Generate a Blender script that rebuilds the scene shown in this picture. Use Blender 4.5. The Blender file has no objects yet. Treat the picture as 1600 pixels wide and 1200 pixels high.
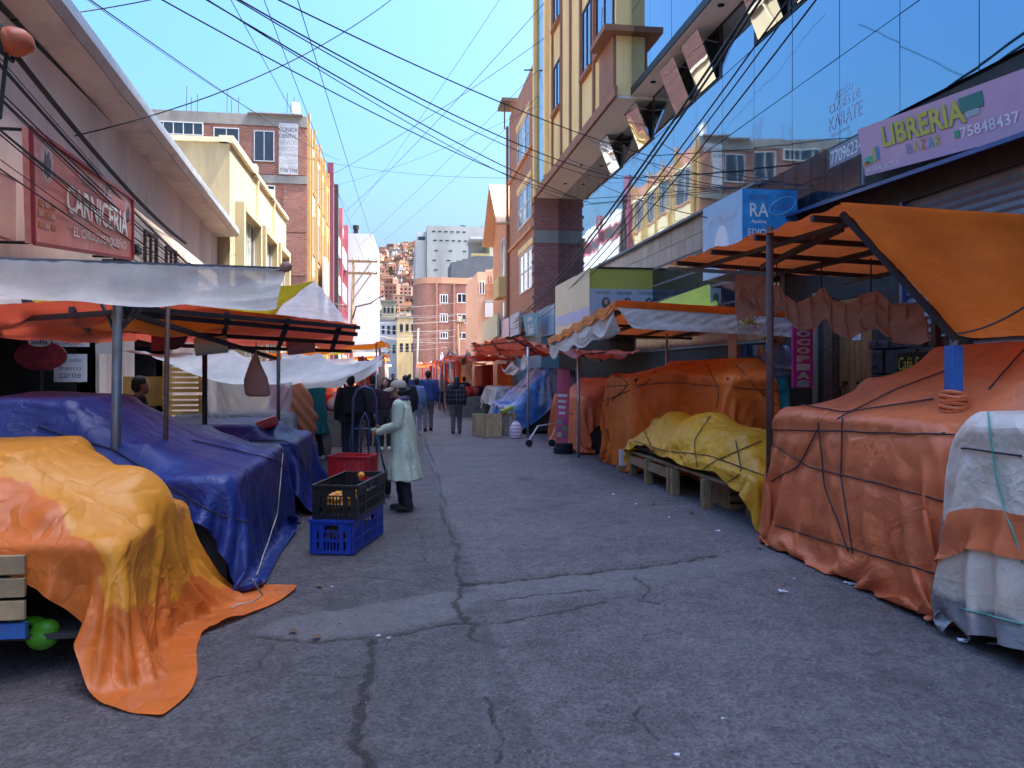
import bpy, bmesh, math, random
import numpy as np
from mathutils import Vector, Matrix
from mathutils.bvhtree import BVHTree
random.seed(7); np.random.seed(7)
S = bpy.context.scene
COL = S.collection
R = math.radians

# ------------------------------------------------------------------ camera, sky, sun, exposure
FPX, HY, CH = 1200.0, 582.0, 1.65
PSI = math.atan(180 / FPX)
cam_d = bpy.data.cameras.new('camera'); cam = bpy.data.objects.new('camera', cam_d); COL.objects.link(cam)
cam.location = (0, 0, CH); cam.rotation_euler = (R(90), 0, -PSI)
cam_d.sensor_fit = 'HORIZONTAL'; cam_d.sensor_width = 36; cam_d.lens = 36 * FPX / 1600
cam_d.shift_y = (HY - 600) / 1600.0
cam_d.clip_start = .05; cam_d.clip_end = 6000
S.camera = cam
SUN_EL, SUN_AZ = 63.0, 97.0        # degrees; azimuth measured clockwise from +Y
world = bpy.data.worlds.new('World'); S.world = world; world.use_nodes = True
wn = world.node_tree; wn.nodes.clear()
wo = wn.nodes.new('ShaderNodeOutputWorld'); wb = wn.nodes.new('ShaderNodeBackground'); sk = wn.nodes.new('ShaderNodeTexSky')
sk.sky_type = 'NISHITA'; sk.sun_disc = False; sk.sun_elevation = R(SUN_EL); sk.sun_rotation = R(SUN_AZ)
sk.altitude = 0; sk.air_density = 1.5; sk.dust_density = 10.; sk.ozone_density = 10.
wb.inputs['Strength'].default_value = .128
hs_ = wn.nodes.new('ShaderNodeHueSaturation'); hs_.inputs['Saturation'].default_value = 1.3; wn.links.new(sk.outputs[0], hs_.inputs['Color']); wn.links.new(hs_.outputs[0], wb.inputs[0]); wn.links.new(wb.outputs[0], wo.inputs[0])
sun_d = bpy.data.lights.new('sun', 'SUN'); sun = bpy.data.objects.new('sun', sun_d); COL.objects.link(sun)
sun_d.energy = 3.4; sun_d.angle = R(.53); sun_d.color = (1, .93, .82)
_sd = Vector((math.sin(R(SUN_AZ)) * math.cos(R(SUN_EL)), math.cos(R(SUN_AZ)) * math.cos(R(SUN_EL)), math.sin(R(SUN_EL))))
sun.rotation_euler = _sd.to_track_quat('Z', 'Y').to_euler(); sun.location = (20, 0, 60)
S.view_settings.view_transform = 'Standard'; S.view_settings.look = 'None'; S.view_settings.gamma = 1
S.view_settings.exposure = 2.24
S.cycles.max_bounces = 8; S.cycles.diffuse_bounces = 4; S.cycles.glossy_bounces = 4; S.cycles.transparent_max_bounces = 8
S.cycles.use_denoising = True

# ------------------------------------------------------------------ measuring: a photo point and one known coordinate give a real place
_fw = np.array([math.sin(PSI), math.cos(PSI), 0]); _rt = np.array([math.cos(PSI), -math.sin(PSI), 0]); _C = np.array([0, 0, CH])
def _ray(px, py): return _fw + _rt * (px - 800) / FPX + np.array([0, 0, 1.]) * (HY - py) / FPX
def onX(px, py, X): d = _ray(px, py); return _C + d * X / d[0]
def onY(px, py, Y): d = _ray(px, py); return _C + d * Y / d[1]
def onZ(px, py, z=0.): d = _ray(px, py); return _C + d * (z - CH) / d[2]

# ------------------------------------------------------------------ materials
MATS = {}
def _nodes(name):
    m = bpy.data.materials.new(name); m.use_nodes = True; nt = m.node_tree; nt.nodes.clear()
    out = nt.nodes.new('ShaderNodeOutputMaterial'); b = nt.nodes.new('ShaderNodeBsdfPrincipled')
    nt.links.new(b.outputs[0], out.inputs[0]); MATS[name] = m
    return m, nt, b, out
def _n(nt, t, **kw):
    n = nt.nodes.new(t)
    for k, v in kw.items():
        if k in n.inputs: n.inputs[k].default_value = v
        else: setattr(n, k, v)
    return n
def _ramp(nt, p0, p1, c0=(0, 0, 0, 1), c1=(1, 1, 1, 1)):
    r = nt.nodes.new('ShaderNodeValToRGB'); e = r.color_ramp.elements
    e[0].position = p0; e[1].position = p1; e[0].color = c0; e[1].color = c1
    return r
def _mix(nt, a, b, fac):
    m = nt.nodes.new('ShaderNodeMix'); m.data_type = 'RGBA'
    for s, v in ((m.inputs['Factor'], fac), (m.inputs[6], a), (m.inputs[7], b)):
        if hasattr(v, 'default_value') or isinstance(v, bpy.types.NodeSocket): nt.links.new(v, s)
        elif isinstance(v, (int, float)): s.default_value = v
        else: s.default_value = (*v[:3], 1)
    return m.outputs[2]
def _coord(nt, uv=False, jitter=True):
    tc = nt.nodes.new('ShaderNodeTexCoord')
    src = tc.outputs['UV' if uv else 'Object']
    if not jitter: return src
    oi = nt.nodes.new('ShaderNodeObjectInfo'); ad = nt.nodes.new('ShaderNodeVectorMath'); ad.operation = 'ADD'
    mu = _n(nt, 'ShaderNodeMath', operation='MULTIPLY'); mu.inputs[1].default_value = 37.0
    nt.links.new(oi.outputs['Random'], mu.inputs[0])
    nt.links.new(src, ad.inputs[0]); nt.links.new(mu.outputs[0], ad.inputs[1])
    return ad.outputs[0]
def sc_(c, k): return tuple(min(1, max(0, x * k)) for x in c[:3])
def M(name, col, rough=.7, metal=0., var=.14, scale=2.5, bump=.15, bscale=30., dirt=None, dirt_amt=.5, streak=False, spec=.4, jit=0., bdist=.01):
    if name in MATS: return MATS[name]
    m, nt, b, out = _nodes(name); L = nt.links.new
    co = _coord(nt)
    if streak:
        mp = nt.nodes.new('ShaderNodeMapping'); mp.inputs['Scale'].default_value = (1, 1, .18); L(co, mp.inputs[0]); c2 = mp.outputs[0]
    else: c2 = co
    n1 = _n(nt, 'ShaderNodeTexNoise', Scale=scale, Detail=8., Roughness=.65); L(c2, n1.inputs['Vector'])
    rp = _ramp(nt, .3, .7); L(n1.outputs[0], rp.inputs[0])
    c = _mix(nt, sc_(col, 1 - var), sc_(col, 1 + var), rp.outputs[0])
    if dirt is not None:
        n2 = _n(nt, 'ShaderNodeTexNoise', Scale=scale * .6, Detail=10., Roughness=.72); L(c2, n2.inputs['Vector'])
        r2 = _ramp(nt, .5, .68); L(n2.outputs[0], r2.inputs[0])
        mm = _n(nt, 'ShaderNodeMath', operation='MULTIPLY'); L(r2.outputs[0], mm.inputs[0]); mm.inputs[1].default_value = dirt_amt
        c = _mix(nt, c, dirt, mm.outputs[0])
    if jit:
        oi = nt.nodes.new('ShaderNodeObjectInfo'); hs = nt.nodes.new('ShaderNodeHueSaturation')
        ma = _n(nt, 'ShaderNodeMapRange'); ma.inputs[3].default_value = 1 - jit; ma.inputs[4].default_value = 1 + jit
        L(oi.outputs['Random'], ma.inputs[0]); L(ma.outputs[0], hs.inputs['Value']); L(c, hs.inputs['Color']); c = hs.outputs[0]
    L(c, b.inputs['Base Color'])
    b.inputs['Metallic'].default_value = metal; b.inputs['Specular IOR Level'].default_value = spec
    rr = _n(nt, 'ShaderNodeMapRange'); rr.inputs[3].default_value = max(.02, rough - .1); rr.inputs[4].default_value = min(1, rough + .1)
    L(n1.outputs[0], rr.inputs[0]); L(rr.outputs[0], b.inputs['Roughness'])
    if bump:
        n3 = _n(nt, 'ShaderNodeTexNoise', Scale=bscale, Detail=6., Roughness=.6); L(co, n3.inputs['Vector'])
        bp = _n(nt, 'ShaderNodeBump', Strength=bump, Distance=bdist); L(n3.outputs[0], bp.inputs['Height']); L(bp.outputs[0], b.inputs['Normal'])
    return m
def M_tarp(name, col, col2=None, mask=(.45, .6), mscale=.9, trans=.25, rough=.42, crease=.55, dirt=(.12, .09, .07), dirt_amt=.45, alpha=1., rim=0.):
    m, nt, b, out = _nodes(name); L = nt.links.new
    co = _coord(nt); uv = _coord(nt, uv=True)
    n1 = _n(nt, 'ShaderNodeTexNoise', Scale=1.7, Detail=9., Roughness=.68); L(co, n1.inputs['Vector'])
    rp = _ramp(nt, .3, .72); L(n1.outputs[0], rp.inputs[0])
    c = _mix(nt, sc_(col, .72), sc_(col, 1.15), rp.outputs[0])
    if col2 is not None:
        nm = _n(nt, 'ShaderNodeTexNoise', Scale=mscale, Detail=5., Roughness=.55); L(uv, nm.inputs['Vector'])
        src = nm.outputs[0]
        if rim:
            at = nt.nodes.new('ShaderNodeAttribute'); at.attribute_name = 'rim'; mr = _n(nt, 'ShaderNodeMapRange'); mr.inputs[2].default_value = rim; mr.inputs[3].default_value = -.3; mr.inputs[4].default_value = .1; L(at.outputs['Fac'], mr.inputs[0])
            ad = _n(nt, 'ShaderNodeMath', operation='ADD'); L(src, ad.inputs[0]); L(mr.outputs[0], ad.inputs[1]); src = ad.outputs[0]
        rm = _ramp(nt, *mask); L(src, rm.inputs[0])
        c = _mix(nt, c, col2, rm.outputs[0])
    nd = _n(nt, 'ShaderNodeTexNoise', Scale=2.6, Detail=12., Roughness=.78); L(co, nd.inputs['Vector'])
    rd = _ramp(nt, .5, .74); L(nd.outputs[0], rd.inputs[0])
    mm = _n(nt, 'ShaderNodeMath', operation='MULTIPLY'); L(rd.outputs[0], mm.inputs[0]); mm.inputs[1].default_value = dirt_amt
    c = _mix(nt, c, dirt, mm.outputs[0])
    L(c, b.inputs['Base Color'])
    rr = _n(nt, 'ShaderNodeMapRange'); rr.inputs[3].default_value = rough - .12; rr.inputs[4].default_value = rough + .2
    L(nd.outputs[0], rr.inputs[0]); L(rr.outputs[0], b.inputs['Roughness']); b.inputs['Specular IOR Level'].default_value = .45
    # creases: ridged noise at two sizes over a warped coordinate, plus the fine weave
    wv = _n(nt, 'ShaderNodeTexNoise', Scale=1.3, Detail=2.); L(uv, wv.inputs['Vector'])
    va = nt.nodes.new('ShaderNodeVectorMath'); va.operation = 'MULTIPLY_ADD'; va.inputs[1].default_value = (.6, .6, .6)
    L(wv.outputs['Color'], va.inputs[0]); L(uv, va.inputs[2])
    h = None
    cm = _n(nt, 'ShaderNodeTexNoise', Scale=1.6, Detail=2.); L(uv, cm.inputs['Vector']); cr_ = _ramp(nt, .42, .62); L(cm.outputs[0], cr_.inputs[0])
    for sca, amp in ((1.5, -.7), (4.2, .42), (11., -.36)):
        nr = _n(nt, 'ShaderNodeTexNoise', Scale=sca, Detail=2., Roughness=.45); L(va.outputs[0], nr.inputs['Vector'])
        s1 = _n(nt, 'ShaderNodeMath', operation='SUBTRACT'); s1.inputs[1].default_value = .5; L(nr.outputs[0], s1.inputs[0])
        s2 = _n(nt, 'ShaderNodeMath', operation='ABSOLUTE'); L(s1.outputs[0], s2.inputs[0])
        s3 = _n(nt, 'ShaderNodeMath', operation='POWER'); s3.inputs[1].default_value = .7; L(s2.outputs[0], s3.inputs[0])
        s4 = _n(nt, 'ShaderNodeMath', operation='MULTIPLY'); s4.inputs[1].default_value = amp; L(s3.outputs[0], s4.inputs[0]); r_ = s4.outputs[0]
        if sca > 5: s5 = _n(nt, 'ShaderNodeMath', operation='MULTIPLY'); L(r_, s5.inputs[0]); L(cr_.outputs[0], s5.inputs[1]); r_ = s5.outputs[0]
        if h is None: h = r_
        else:
            a = _n(nt, 'ShaderNodeMath', operation='ADD'); L(h, a.inputs[0]); L(r_, a.inputs[1]); h = a.outputs[0]
    # the sheet's old fold lines: a square grid of sharp creases
    sx = nt.nodes.new('ShaderNodeSeparateXYZ'); vb = nt.nodes.new('ShaderNodeVectorMath'); vb.operation = 'MULTIPLY_ADD'; vb.inputs[1].default_value = (.12, .12, .12); L(wv.outputs['Color'], vb.inputs[0]); L(uv, vb.inputs[2]); L(vb.outputs[0], sx.inputs[0])
    for o_ in (0, 1):
        d_ = _n(nt, 'ShaderNodeMath', operation='DIVIDE'); d_.inputs[1].default_value = (.52, .71)[o_]; L(sx.outputs[o_], d_.inputs[0])
        p_ = _n(nt, 'ShaderNodeMath', operation='PINGPONG'); p_.inputs[1].default_value = .5; L(d_.outputs[0], p_.inputs[0])
        q_ = _n(nt, 'ShaderNodeMath', operation='MINIMUM'); q_.inputs[1].default_value = .022; L(p_.outputs[0], q_.inputs[0])
        m_ = _n(nt, 'ShaderNodeMath', operation='MULTIPLY_ADD'); m_.inputs[1].default_value = -1.3; L(q_.outputs[0], m_.inputs[0]); L(h, m_.inputs[2]); h = m_.outputs[0]
    bp = _n(nt, 'ShaderNodeBump', Strength=crease, Distance=.065); L(h, bp.inputs['Height']); L(bp.outputs[0], b.inputs['Normal'])
    last = b.outputs[0]
    if trans:
        t = nt.nodes.new('ShaderNodeBsdfTranslucent'); L(c, t.inputs[0]); L(bp.outputs[0], t.inputs['Normal'])
        mx = _n(nt, 'ShaderNodeMixShader'); mx.inputs[0].default_value = trans; L(last, mx.inputs[1]); L(t.outputs[0], mx.inputs[2]); last = mx.outputs[0]
    if alpha < 1:
        t = nt.nodes.new('ShaderNodeBsdfTransparent'); mx = _n(nt, 'ShaderNodeMixShader'); mx.inputs[0].default_value = alpha
        L(t.outputs[0], mx.inputs[1]); L(last, mx.inputs[2]); last = mx.outputs[0]
    L(last, out.inputs[0])
    return m
def M_brick(name, c1, c2, mortar=(.35, .31, .28), bw=.26, rh=.1, bump=.6, dirt=.4):
    m, nt, b, out = _nodes(name); L = nt.links.new
    uv = _coord(nt, uv=True, jitter=False); co = _coord(nt)
    br = _n(nt, 'ShaderNodeTexBrick'); br.inputs['Scale'].default_value = 1.; br.inputs['Brick Width'].default_value = bw; br.inputs['Row Height'].default_value = rh
    br.inputs['Mortar Size'].default_value = .011; br.inputs['Mortar Smooth'].default_value = .3
    br.inputs['Color1'].default_value = (*c1, 1); br.inputs['Color2'].default_value = (*c2, 1); br.inputs['Mortar'].default_value = (*mortar, 1)
    L(uv, br.inputs['Vector'])
    n1 = _n(nt, 'ShaderNodeTexNoise', Scale=1.1, Detail=9., Roughness=.7); L(co, n1.inputs['Vector'])
    rp = _ramp(nt, .35, .75); L(n1.outputs[0], rp.inputs[0])
    mm = _n(nt, 'ShaderNodeMath', operation='MULTIPLY'); L(rp.outputs[0], mm.inputs[0]); mm.inputs[1].default_value = dirt
    c = _mix(nt, br.outputs[0], sc_(c2, .5), mm.outputs[0]); L(c, b.inputs['Base Color']); b.inputs['Roughness'].default_value = .85
    bp = _n(nt, 'ShaderNodeBump', Strength=bump, Distance=.02, invert=True); L(br.outputs['Fac'], bp.inputs['Height']); L(bp.outputs[0], b.inputs['Normal'])
    return m
def M_glass(name, col=(.36, .5, .68), rough=.015, wob=.02):
    m, nt, b, out = _nodes(name); L = nt.links.new
    b.inputs['Base Color'].default_value = (*col, 1); b.inputs['Metallic'].default_value = 1.; b.inputs['Roughness'].default_value = rough
    co = _coord(nt)
    n3 = _n(nt, 'ShaderNodeTexNoise', Scale=.9, Detail=1.); L(co, n3.inputs['Vector'])
    bp = _n(nt, 'ShaderNodeBump', Strength=wob, Distance=.2); L(n3.outputs[0], bp.inputs['Height']); L(bp.outputs[0], b.inputs['Normal'])
    return m
def M_emit(name, col, s=1.):
    m, nt, b, out = _nodes(name); e = _n(nt, 'ShaderNodeEmission', Strength=s); e.inputs[0].default_value = (*col, 1)
    nt.links.new(e.outputs[0], out.inputs[0]); return m
def M_clear(name, alpha=.35, col=(.8, .85, .9), rough=.2):
    m, nt, b, out = _nodes(name); L = nt.links.new
    b.inputs['Base Color'].default_value = (*col, 1); b.inputs['Roughness'].default_value = rough
    co = _coord(nt); n3 = _n(nt, 'ShaderNodeTexNoise', Scale=9., Detail=4.); L(co, n3.inputs['Vector'])
    bp = _n(nt, 'ShaderNodeBump', Strength=.5, Distance=.03); L(n3.outputs[0], bp.inputs['Height']); L(bp.outputs[0], b.inputs['Normal'])
    t = nt.nodes.new('ShaderNodeBsdfTransparent'); mx = _n(nt, 'ShaderNodeMixShader'); mx.inputs[0].default_value = alpha
    L(t.outputs[0], mx.inputs[1]); L(b.outputs[0], mx.inputs[2]); L(mx.outputs[0], out.inputs[0]); return m
def M_check(name, base, line, sx=.035, sy=.035, lw=.16, bands=None):
    """woven check cloth; UV in metres"""
    m, nt, b, out = _nodes(name); L = nt.links.new
    co = _coord(nt, jitter=False)
    sp = nt.nodes.new('ShaderNodeSeparateXYZ'); L(co, sp.inputs[0])
    ax = _n(nt, 'ShaderNodeMath', operation='ADD'); L(sp.outputs[0], ax.inputs[0]); L(sp.outputs[1], ax.inputs[1])
    fs = []
    for o, s in ((ax.outputs[0], sx), (sp.outputs[2], sy)):
        d = _n(nt, 'ShaderNodeMath', operation='DIVIDE'); d.inputs[1].default_value = s; L(o, d.inputs[0])
        f = _n(nt, 'ShaderNodeMath', operation='FRACT'); L(d.outputs[0], f.inputs[0])
        g = _n(nt, 'ShaderNodeMath', operation='LESS_THAN'); g.inputs[1].default_value = lw; L(f.outputs[0], g.inputs[0]); fs.append(g.outputs[0])
    a = _n(nt, 'ShaderNodeMath', operation='ADD'); L(fs[0], a.inputs[0]); L(fs[1], a.inputs[1])
    h = _n(nt, 'ShaderNodeMath', operation='MULTIPLY'); h.inputs[1].default_value = .55; L(a.outputs[0], h.inputs[0])
    n1 = _n(nt, 'ShaderNodeTexNoise', Scale=5., Detail=6.); L(co, n1.inputs['Vector'])
    bc = _mix(nt, sc_(base, .85), sc_(base, 1.1), n1.outputs[0])
    L(_mix(nt, bc, line, h.outputs[0]), b.inputs['Base Color']); b.inputs['Roughness'].default_value = .9; b.inputs['Specular IOR Level'].default_value = .15
    n3 = _n(nt, 'ShaderNodeTexNoise', Scale=14., Detail=4.); L(co, n3.inputs['Vector'])
    bp = _n(nt, 'ShaderNodeBump', Strength=.5, Distance=.02); L(n3.outputs[0], bp.inputs['Height']); L(bp.outputs[0], b.inputs['Normal'])
    return m

# ------------------------------------------------------------------ objects
WL = {}
def tag(o, label=None, cat=None, group=None, kind=None):
    for k, v in (('label', label), ('category', cat), ('group', group), ('kind', kind)):
        if v: o[k] = v
    return o
def thing(name, label, cat, loc=(0, 0, 0), group=None):
    o = bpy.data.objects.new(name, None); COL.objects.link(o); o.location = loc; o.empty_display_size = .2
    WL[o] = np.array(loc, float); return tag(o, label, cat, group)
def link(name, me, parent=None):
    o = bpy.data.objects.new(name, me); COL.objects.link(o)
    if parent is not None: o.parent = parent
    WL[o] = WL.get(parent, np.zeros(3)); return o
def copy_tree(o, parent=None):
    c = o.copy(); COL.objects.link(c); c.parent = parent; WL[c] = WL.get(o, np.zeros(3))
    for ch in o.children: copy_tree(ch, c)
    return c
class MB:
    def __init__(s): s.v = []; s.f = []; s.m = []
    def add(s, vs, fs, mi=0):
        b = len(s.v); s.v += [tuple(map(float, v)) for v in vs]; s.f += [tuple(i + b for i in f) for f in fs]; s.m += [mi] * len(fs); return s
    def box(s, x0, x1, y0, y1, z0, z1, mi=0):
        if x0 > x1: x0, x1 = x1, x0
        if y0 > y1: y0, y1 = y1, y0
        if z0 > z1: z0, z1 = z1, z0
        v = [(x0, y0, z0), (x1, y0, z0), (x1, y1, z0), (x0, y1, z0), (x0, y0, z1), (x1, y0, z1), (x1, y1, z1), (x0, y1, z1)]
        return s.add(v, [(0, 3, 2, 1), (4, 5, 6, 7), (0, 1, 5, 4), (1, 2, 6, 5), (2, 3, 7, 6), (3, 0, 4, 7)], mi)
    def obox(s, c, ax, ay, az, mi=0):
        c, ax, ay, az = (np.array(t, float) for t in (c, ax, ay, az))
        v = [c + i * ax + j * ay + k * az for k in (-1, 1) for (i, j) in ((-1, -1), (1, -1), (1, 1), (-1, 1))]
        return s.add(v, [(0, 3, 2, 1), (4, 5, 6, 7), (0, 1, 5, 4), (1, 2, 6, 5), (2, 3, 7, 6), (3, 0, 4, 7)], mi)
    def bar(s, a, b, w=.02, h=None, mi=0):
        a = np.array(a, float); b = np.array(b, float); h = h or w; d = b - a; L = np.linalg.norm(d); d /= L
        u = np.array([0, 0, 1.]) if abs(d[2]) < .95 else np.array([1., 0, 0]); sd = np.cross(d, u); sd /= np.linalg.norm(sd); u = np.cross(sd, d)
        return s.obox((a + b) / 2, d * L / 2, sd * w / 2, u * h / 2, mi)
    def tube(s, pts, r, n=6, mi=0, closed=False):
        pts = [np.array(p, float) for p in pts]; m = len(pts); rs = r if hasattr(r, '__len__') else [r] * m
        b = len(s.v); pu = None
        for i, p in enumerate(pts):
            a = pts[i - 1] if (i > 0 or closed) else pts[0]; c = pts[(i + 1) % m] if (i < m - 1 or closed) else pts[-1]
            d = c - a; d /= max(1e-9, np.linalg.norm(d))
            if pu is None: pu = np.array([0, 0, 1.]) if abs(d[2]) < .9 else np.array([1., 0, 0])
            x = np.cross(d, pu); x /= max(1e-9, np.linalg.norm(x)); y = np.cross(x, d); pu = y
            for k in range(n):
                t = 2 * math.pi * k / n; s.v.append(tuple(p + rs[i] * (x * math.cos(t) + y * math.sin(t))))
        for i in range(m if closed else m - 1):
            for k in range(n):
                a = b + i * n; c = b + ((i + 1) % m) * n
                s.f.append((a + k, a + (k + 1) % n, c + (k + 1) % n, c + k)); s.m.append(mi)
        if not closed:
            s.f.append(tuple(b + k for k in range(n))[::-1]); s.m.append(mi); e = b + (m - 1) * n; s.f.append(tuple(e + k for k in range(n))); s.m.append(mi)
        return s
    def cyl(s, c, r, z0, z1, n=16, mi=0, r2=None):
        return s.tube([(c[0], c[1], z0), (c[0], c[1], z1)], [r, r if r2 is None else r2], n, mi)
    def prism(s, poly, z0, z1, mi=0):
        n = len(poly); v = [(x, y, z0) for x, y in poly] + [(x, y, z1) for x, y in poly]
        f = [tuple(range(n))[::-1], tuple(range(n, 2 * n))] + [(i, (i + 1) % n, n + (i + 1) % n, n + i) for i in range(n)]
        return s.add(v, f, mi)
    def plate(s, pts, n, t, mi=0):
        """flat polygon given thickness t along n"""
        n = np.array(n, float) * t; k = len(pts); v = [np.array(p, float) for p in pts] + [np.array(p, float) - n for p in pts]
        return s.add(v, [tuple(range(k)), tuple(range(2 * k - 1, k - 1, -1))] + [(i, k + i, k + (i + 1) % k, (i + 1) % k) for i in range(k)], mi)
    def sphere(s, c, r, n=10, m=7, mi=0, jit=0):
        rr = r if hasattr(r, '__len__') else (r, r, r); v = []; f = []
        for j in range(m + 1):
            a = math.pi * j / m
            for i in range(n):
                t = 2 * math.pi * i / n; q = 1 + random.uniform(-jit, jit)
                v.append((c[0] + q * rr[0] * math.sin(a) * math.cos(t), c[1] + q * rr[1] * math.sin(a) * math.sin(t), c[2] + q * rr[2] * math.cos(a)))
        for j in range(m):
            for i in range(n): f.append((j * n + i, (j + 1) * n + i, (j + 1) * n + (i + 1) % n, j * n + (i + 1) % n))
        return s.add(v, f, mi)
    def mesh(s, name, mats, off=(0, 0, 0), smooth=False):
        me = bpy.data.meshes.new(name); o = np.array(off, float)
        me.from_pydata([tuple(np.array(v) - o) for v in s.v], [], s.f)
        mats = mats if isinstance(mats, (list, tuple)) else [mats]
        for m in mats: me.materials.append(m)
        me.polygons.foreach_set('material_index', s.m)
        uv = me.uv_layers.new(name='UVMap').data; V = np.array(s.v)
        for p in me.polygons:
            nn = p.normal; ax = max(range(3), key=lambda i: abs(nn[i]))
            ia, ib = ((1, 2), (0, 2), (0, 1))[ax]
            for li in p.loop_indices:
                v = V[me.loops[li].vertex_index]; uv[li].uv = (v[ia], v[ib])
        if smooth: me.polygons.foreach_set('use_smooth', [True] * len(me.polygons))
        me.update(); return me
    def build(s, name, mats, parent=None, smooth=False, bevel=0., world=True):
        me = s.mesh(name, mats, WL.get(parent, np.zeros(3)) if world else (0, 0, 0), smooth)
        if bevel:
            bm = bmesh.new(); bm.from_mesh(me); bmesh.ops.remove_doubles(bm, verts=bm.verts, dist=1e-5)
            bmesh.ops.bevel(bm, geom=list(bm.edges), offset=bevel, segments=1, affect='EDGES', clamp_overlap=True); bm.to_mesh(me); bm.free()
        return link(name, me, parent)
def B(name, mat, parent, *b, bevel=0.): return MB().box(*b).build(name, mat, parent, bevel=bevel)
def shared(names, me, parent, loc):
    o = link(names, me, parent); o.location = tuple(np.array(loc) - WL.get(parent, np.zeros(3))); WL[o] = np.array(loc, float); return o

def lettering(name, txt, mat, parent, org, xd, up, w=None, h=.2, depth=.004, align='CENTER', shear=0., bold=0.):
    cu = bpy.data.curves.new('t', 'FONT'); cu.body = txt; cu.align_x = align; cu.align_y = 'CENTER'; cu.size = 1; cu.extrude = 0; cu.shear = shear; cu.offset = bold
    cu.resolution_u = 3
    ob = bpy.data.objects.new('t', cu); COL.objects.link(ob)
    me = bpy.data.meshes.new_from_object(ob.evaluated_get(bpy.context.evaluated_depsgraph_get()))
    bpy.data.objects.remove(ob); bpy.data.curves.remove(cu)
    n = len(me.vertices)
    if n == 0: return None
    V = np.zeros(n * 3); me.vertices.foreach_get('co', V); V = V.reshape(-1, 3)
    ex = V[:, 0].max() - V[:, 0].min(); ey = V[:, 1].max() - V[:, 1].min(); cy = (V[:, 1].max() + V[:, 1].min()) / 2
    sy = h / ey; sx = (w / ex) if w else sy
    cx = (V[:, 0].max() + V[:, 0].min()) / 2 if align == 'CENTER' else V[:, 0].min()
    xd = np.array(xd, float); xd /= np.linalg.norm(xd); up = np.array(up, float); up /= np.linalg.norm(up); nn = np.cross(xd, up)
    P = np.array(org, float) + np.outer((V[:, 0] - cx) * sx, xd) + np.outer((V[:, 1] - cy) * sy, up) + nn * depth - WL.get(parent, np.zeros(3))
    me.vertices.foreach_set('co', P.ravel()); me.materials.clear(); me.materials.append(mat); me.update()
    return link(name, me, parent)
def cable(a, b, sag, r=.008, n=18, label='thin black cable strung across the street against the sky', group='overhead cables', name='overhead_cable', mat=None):
    a = np.array(a, float); b = np.array(b, float); pts = []
    for i in range(n + 1):
        t = i / n; p = a + (b - a) * t; p[2] -= sag * 4 * t * (1 - t); pts.append(p)
    o = MB().tube(pts, r, 5).build(name, mat or MATS['cable'], smooth=True)
    return tag(o, label, 'cable', group)

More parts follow.
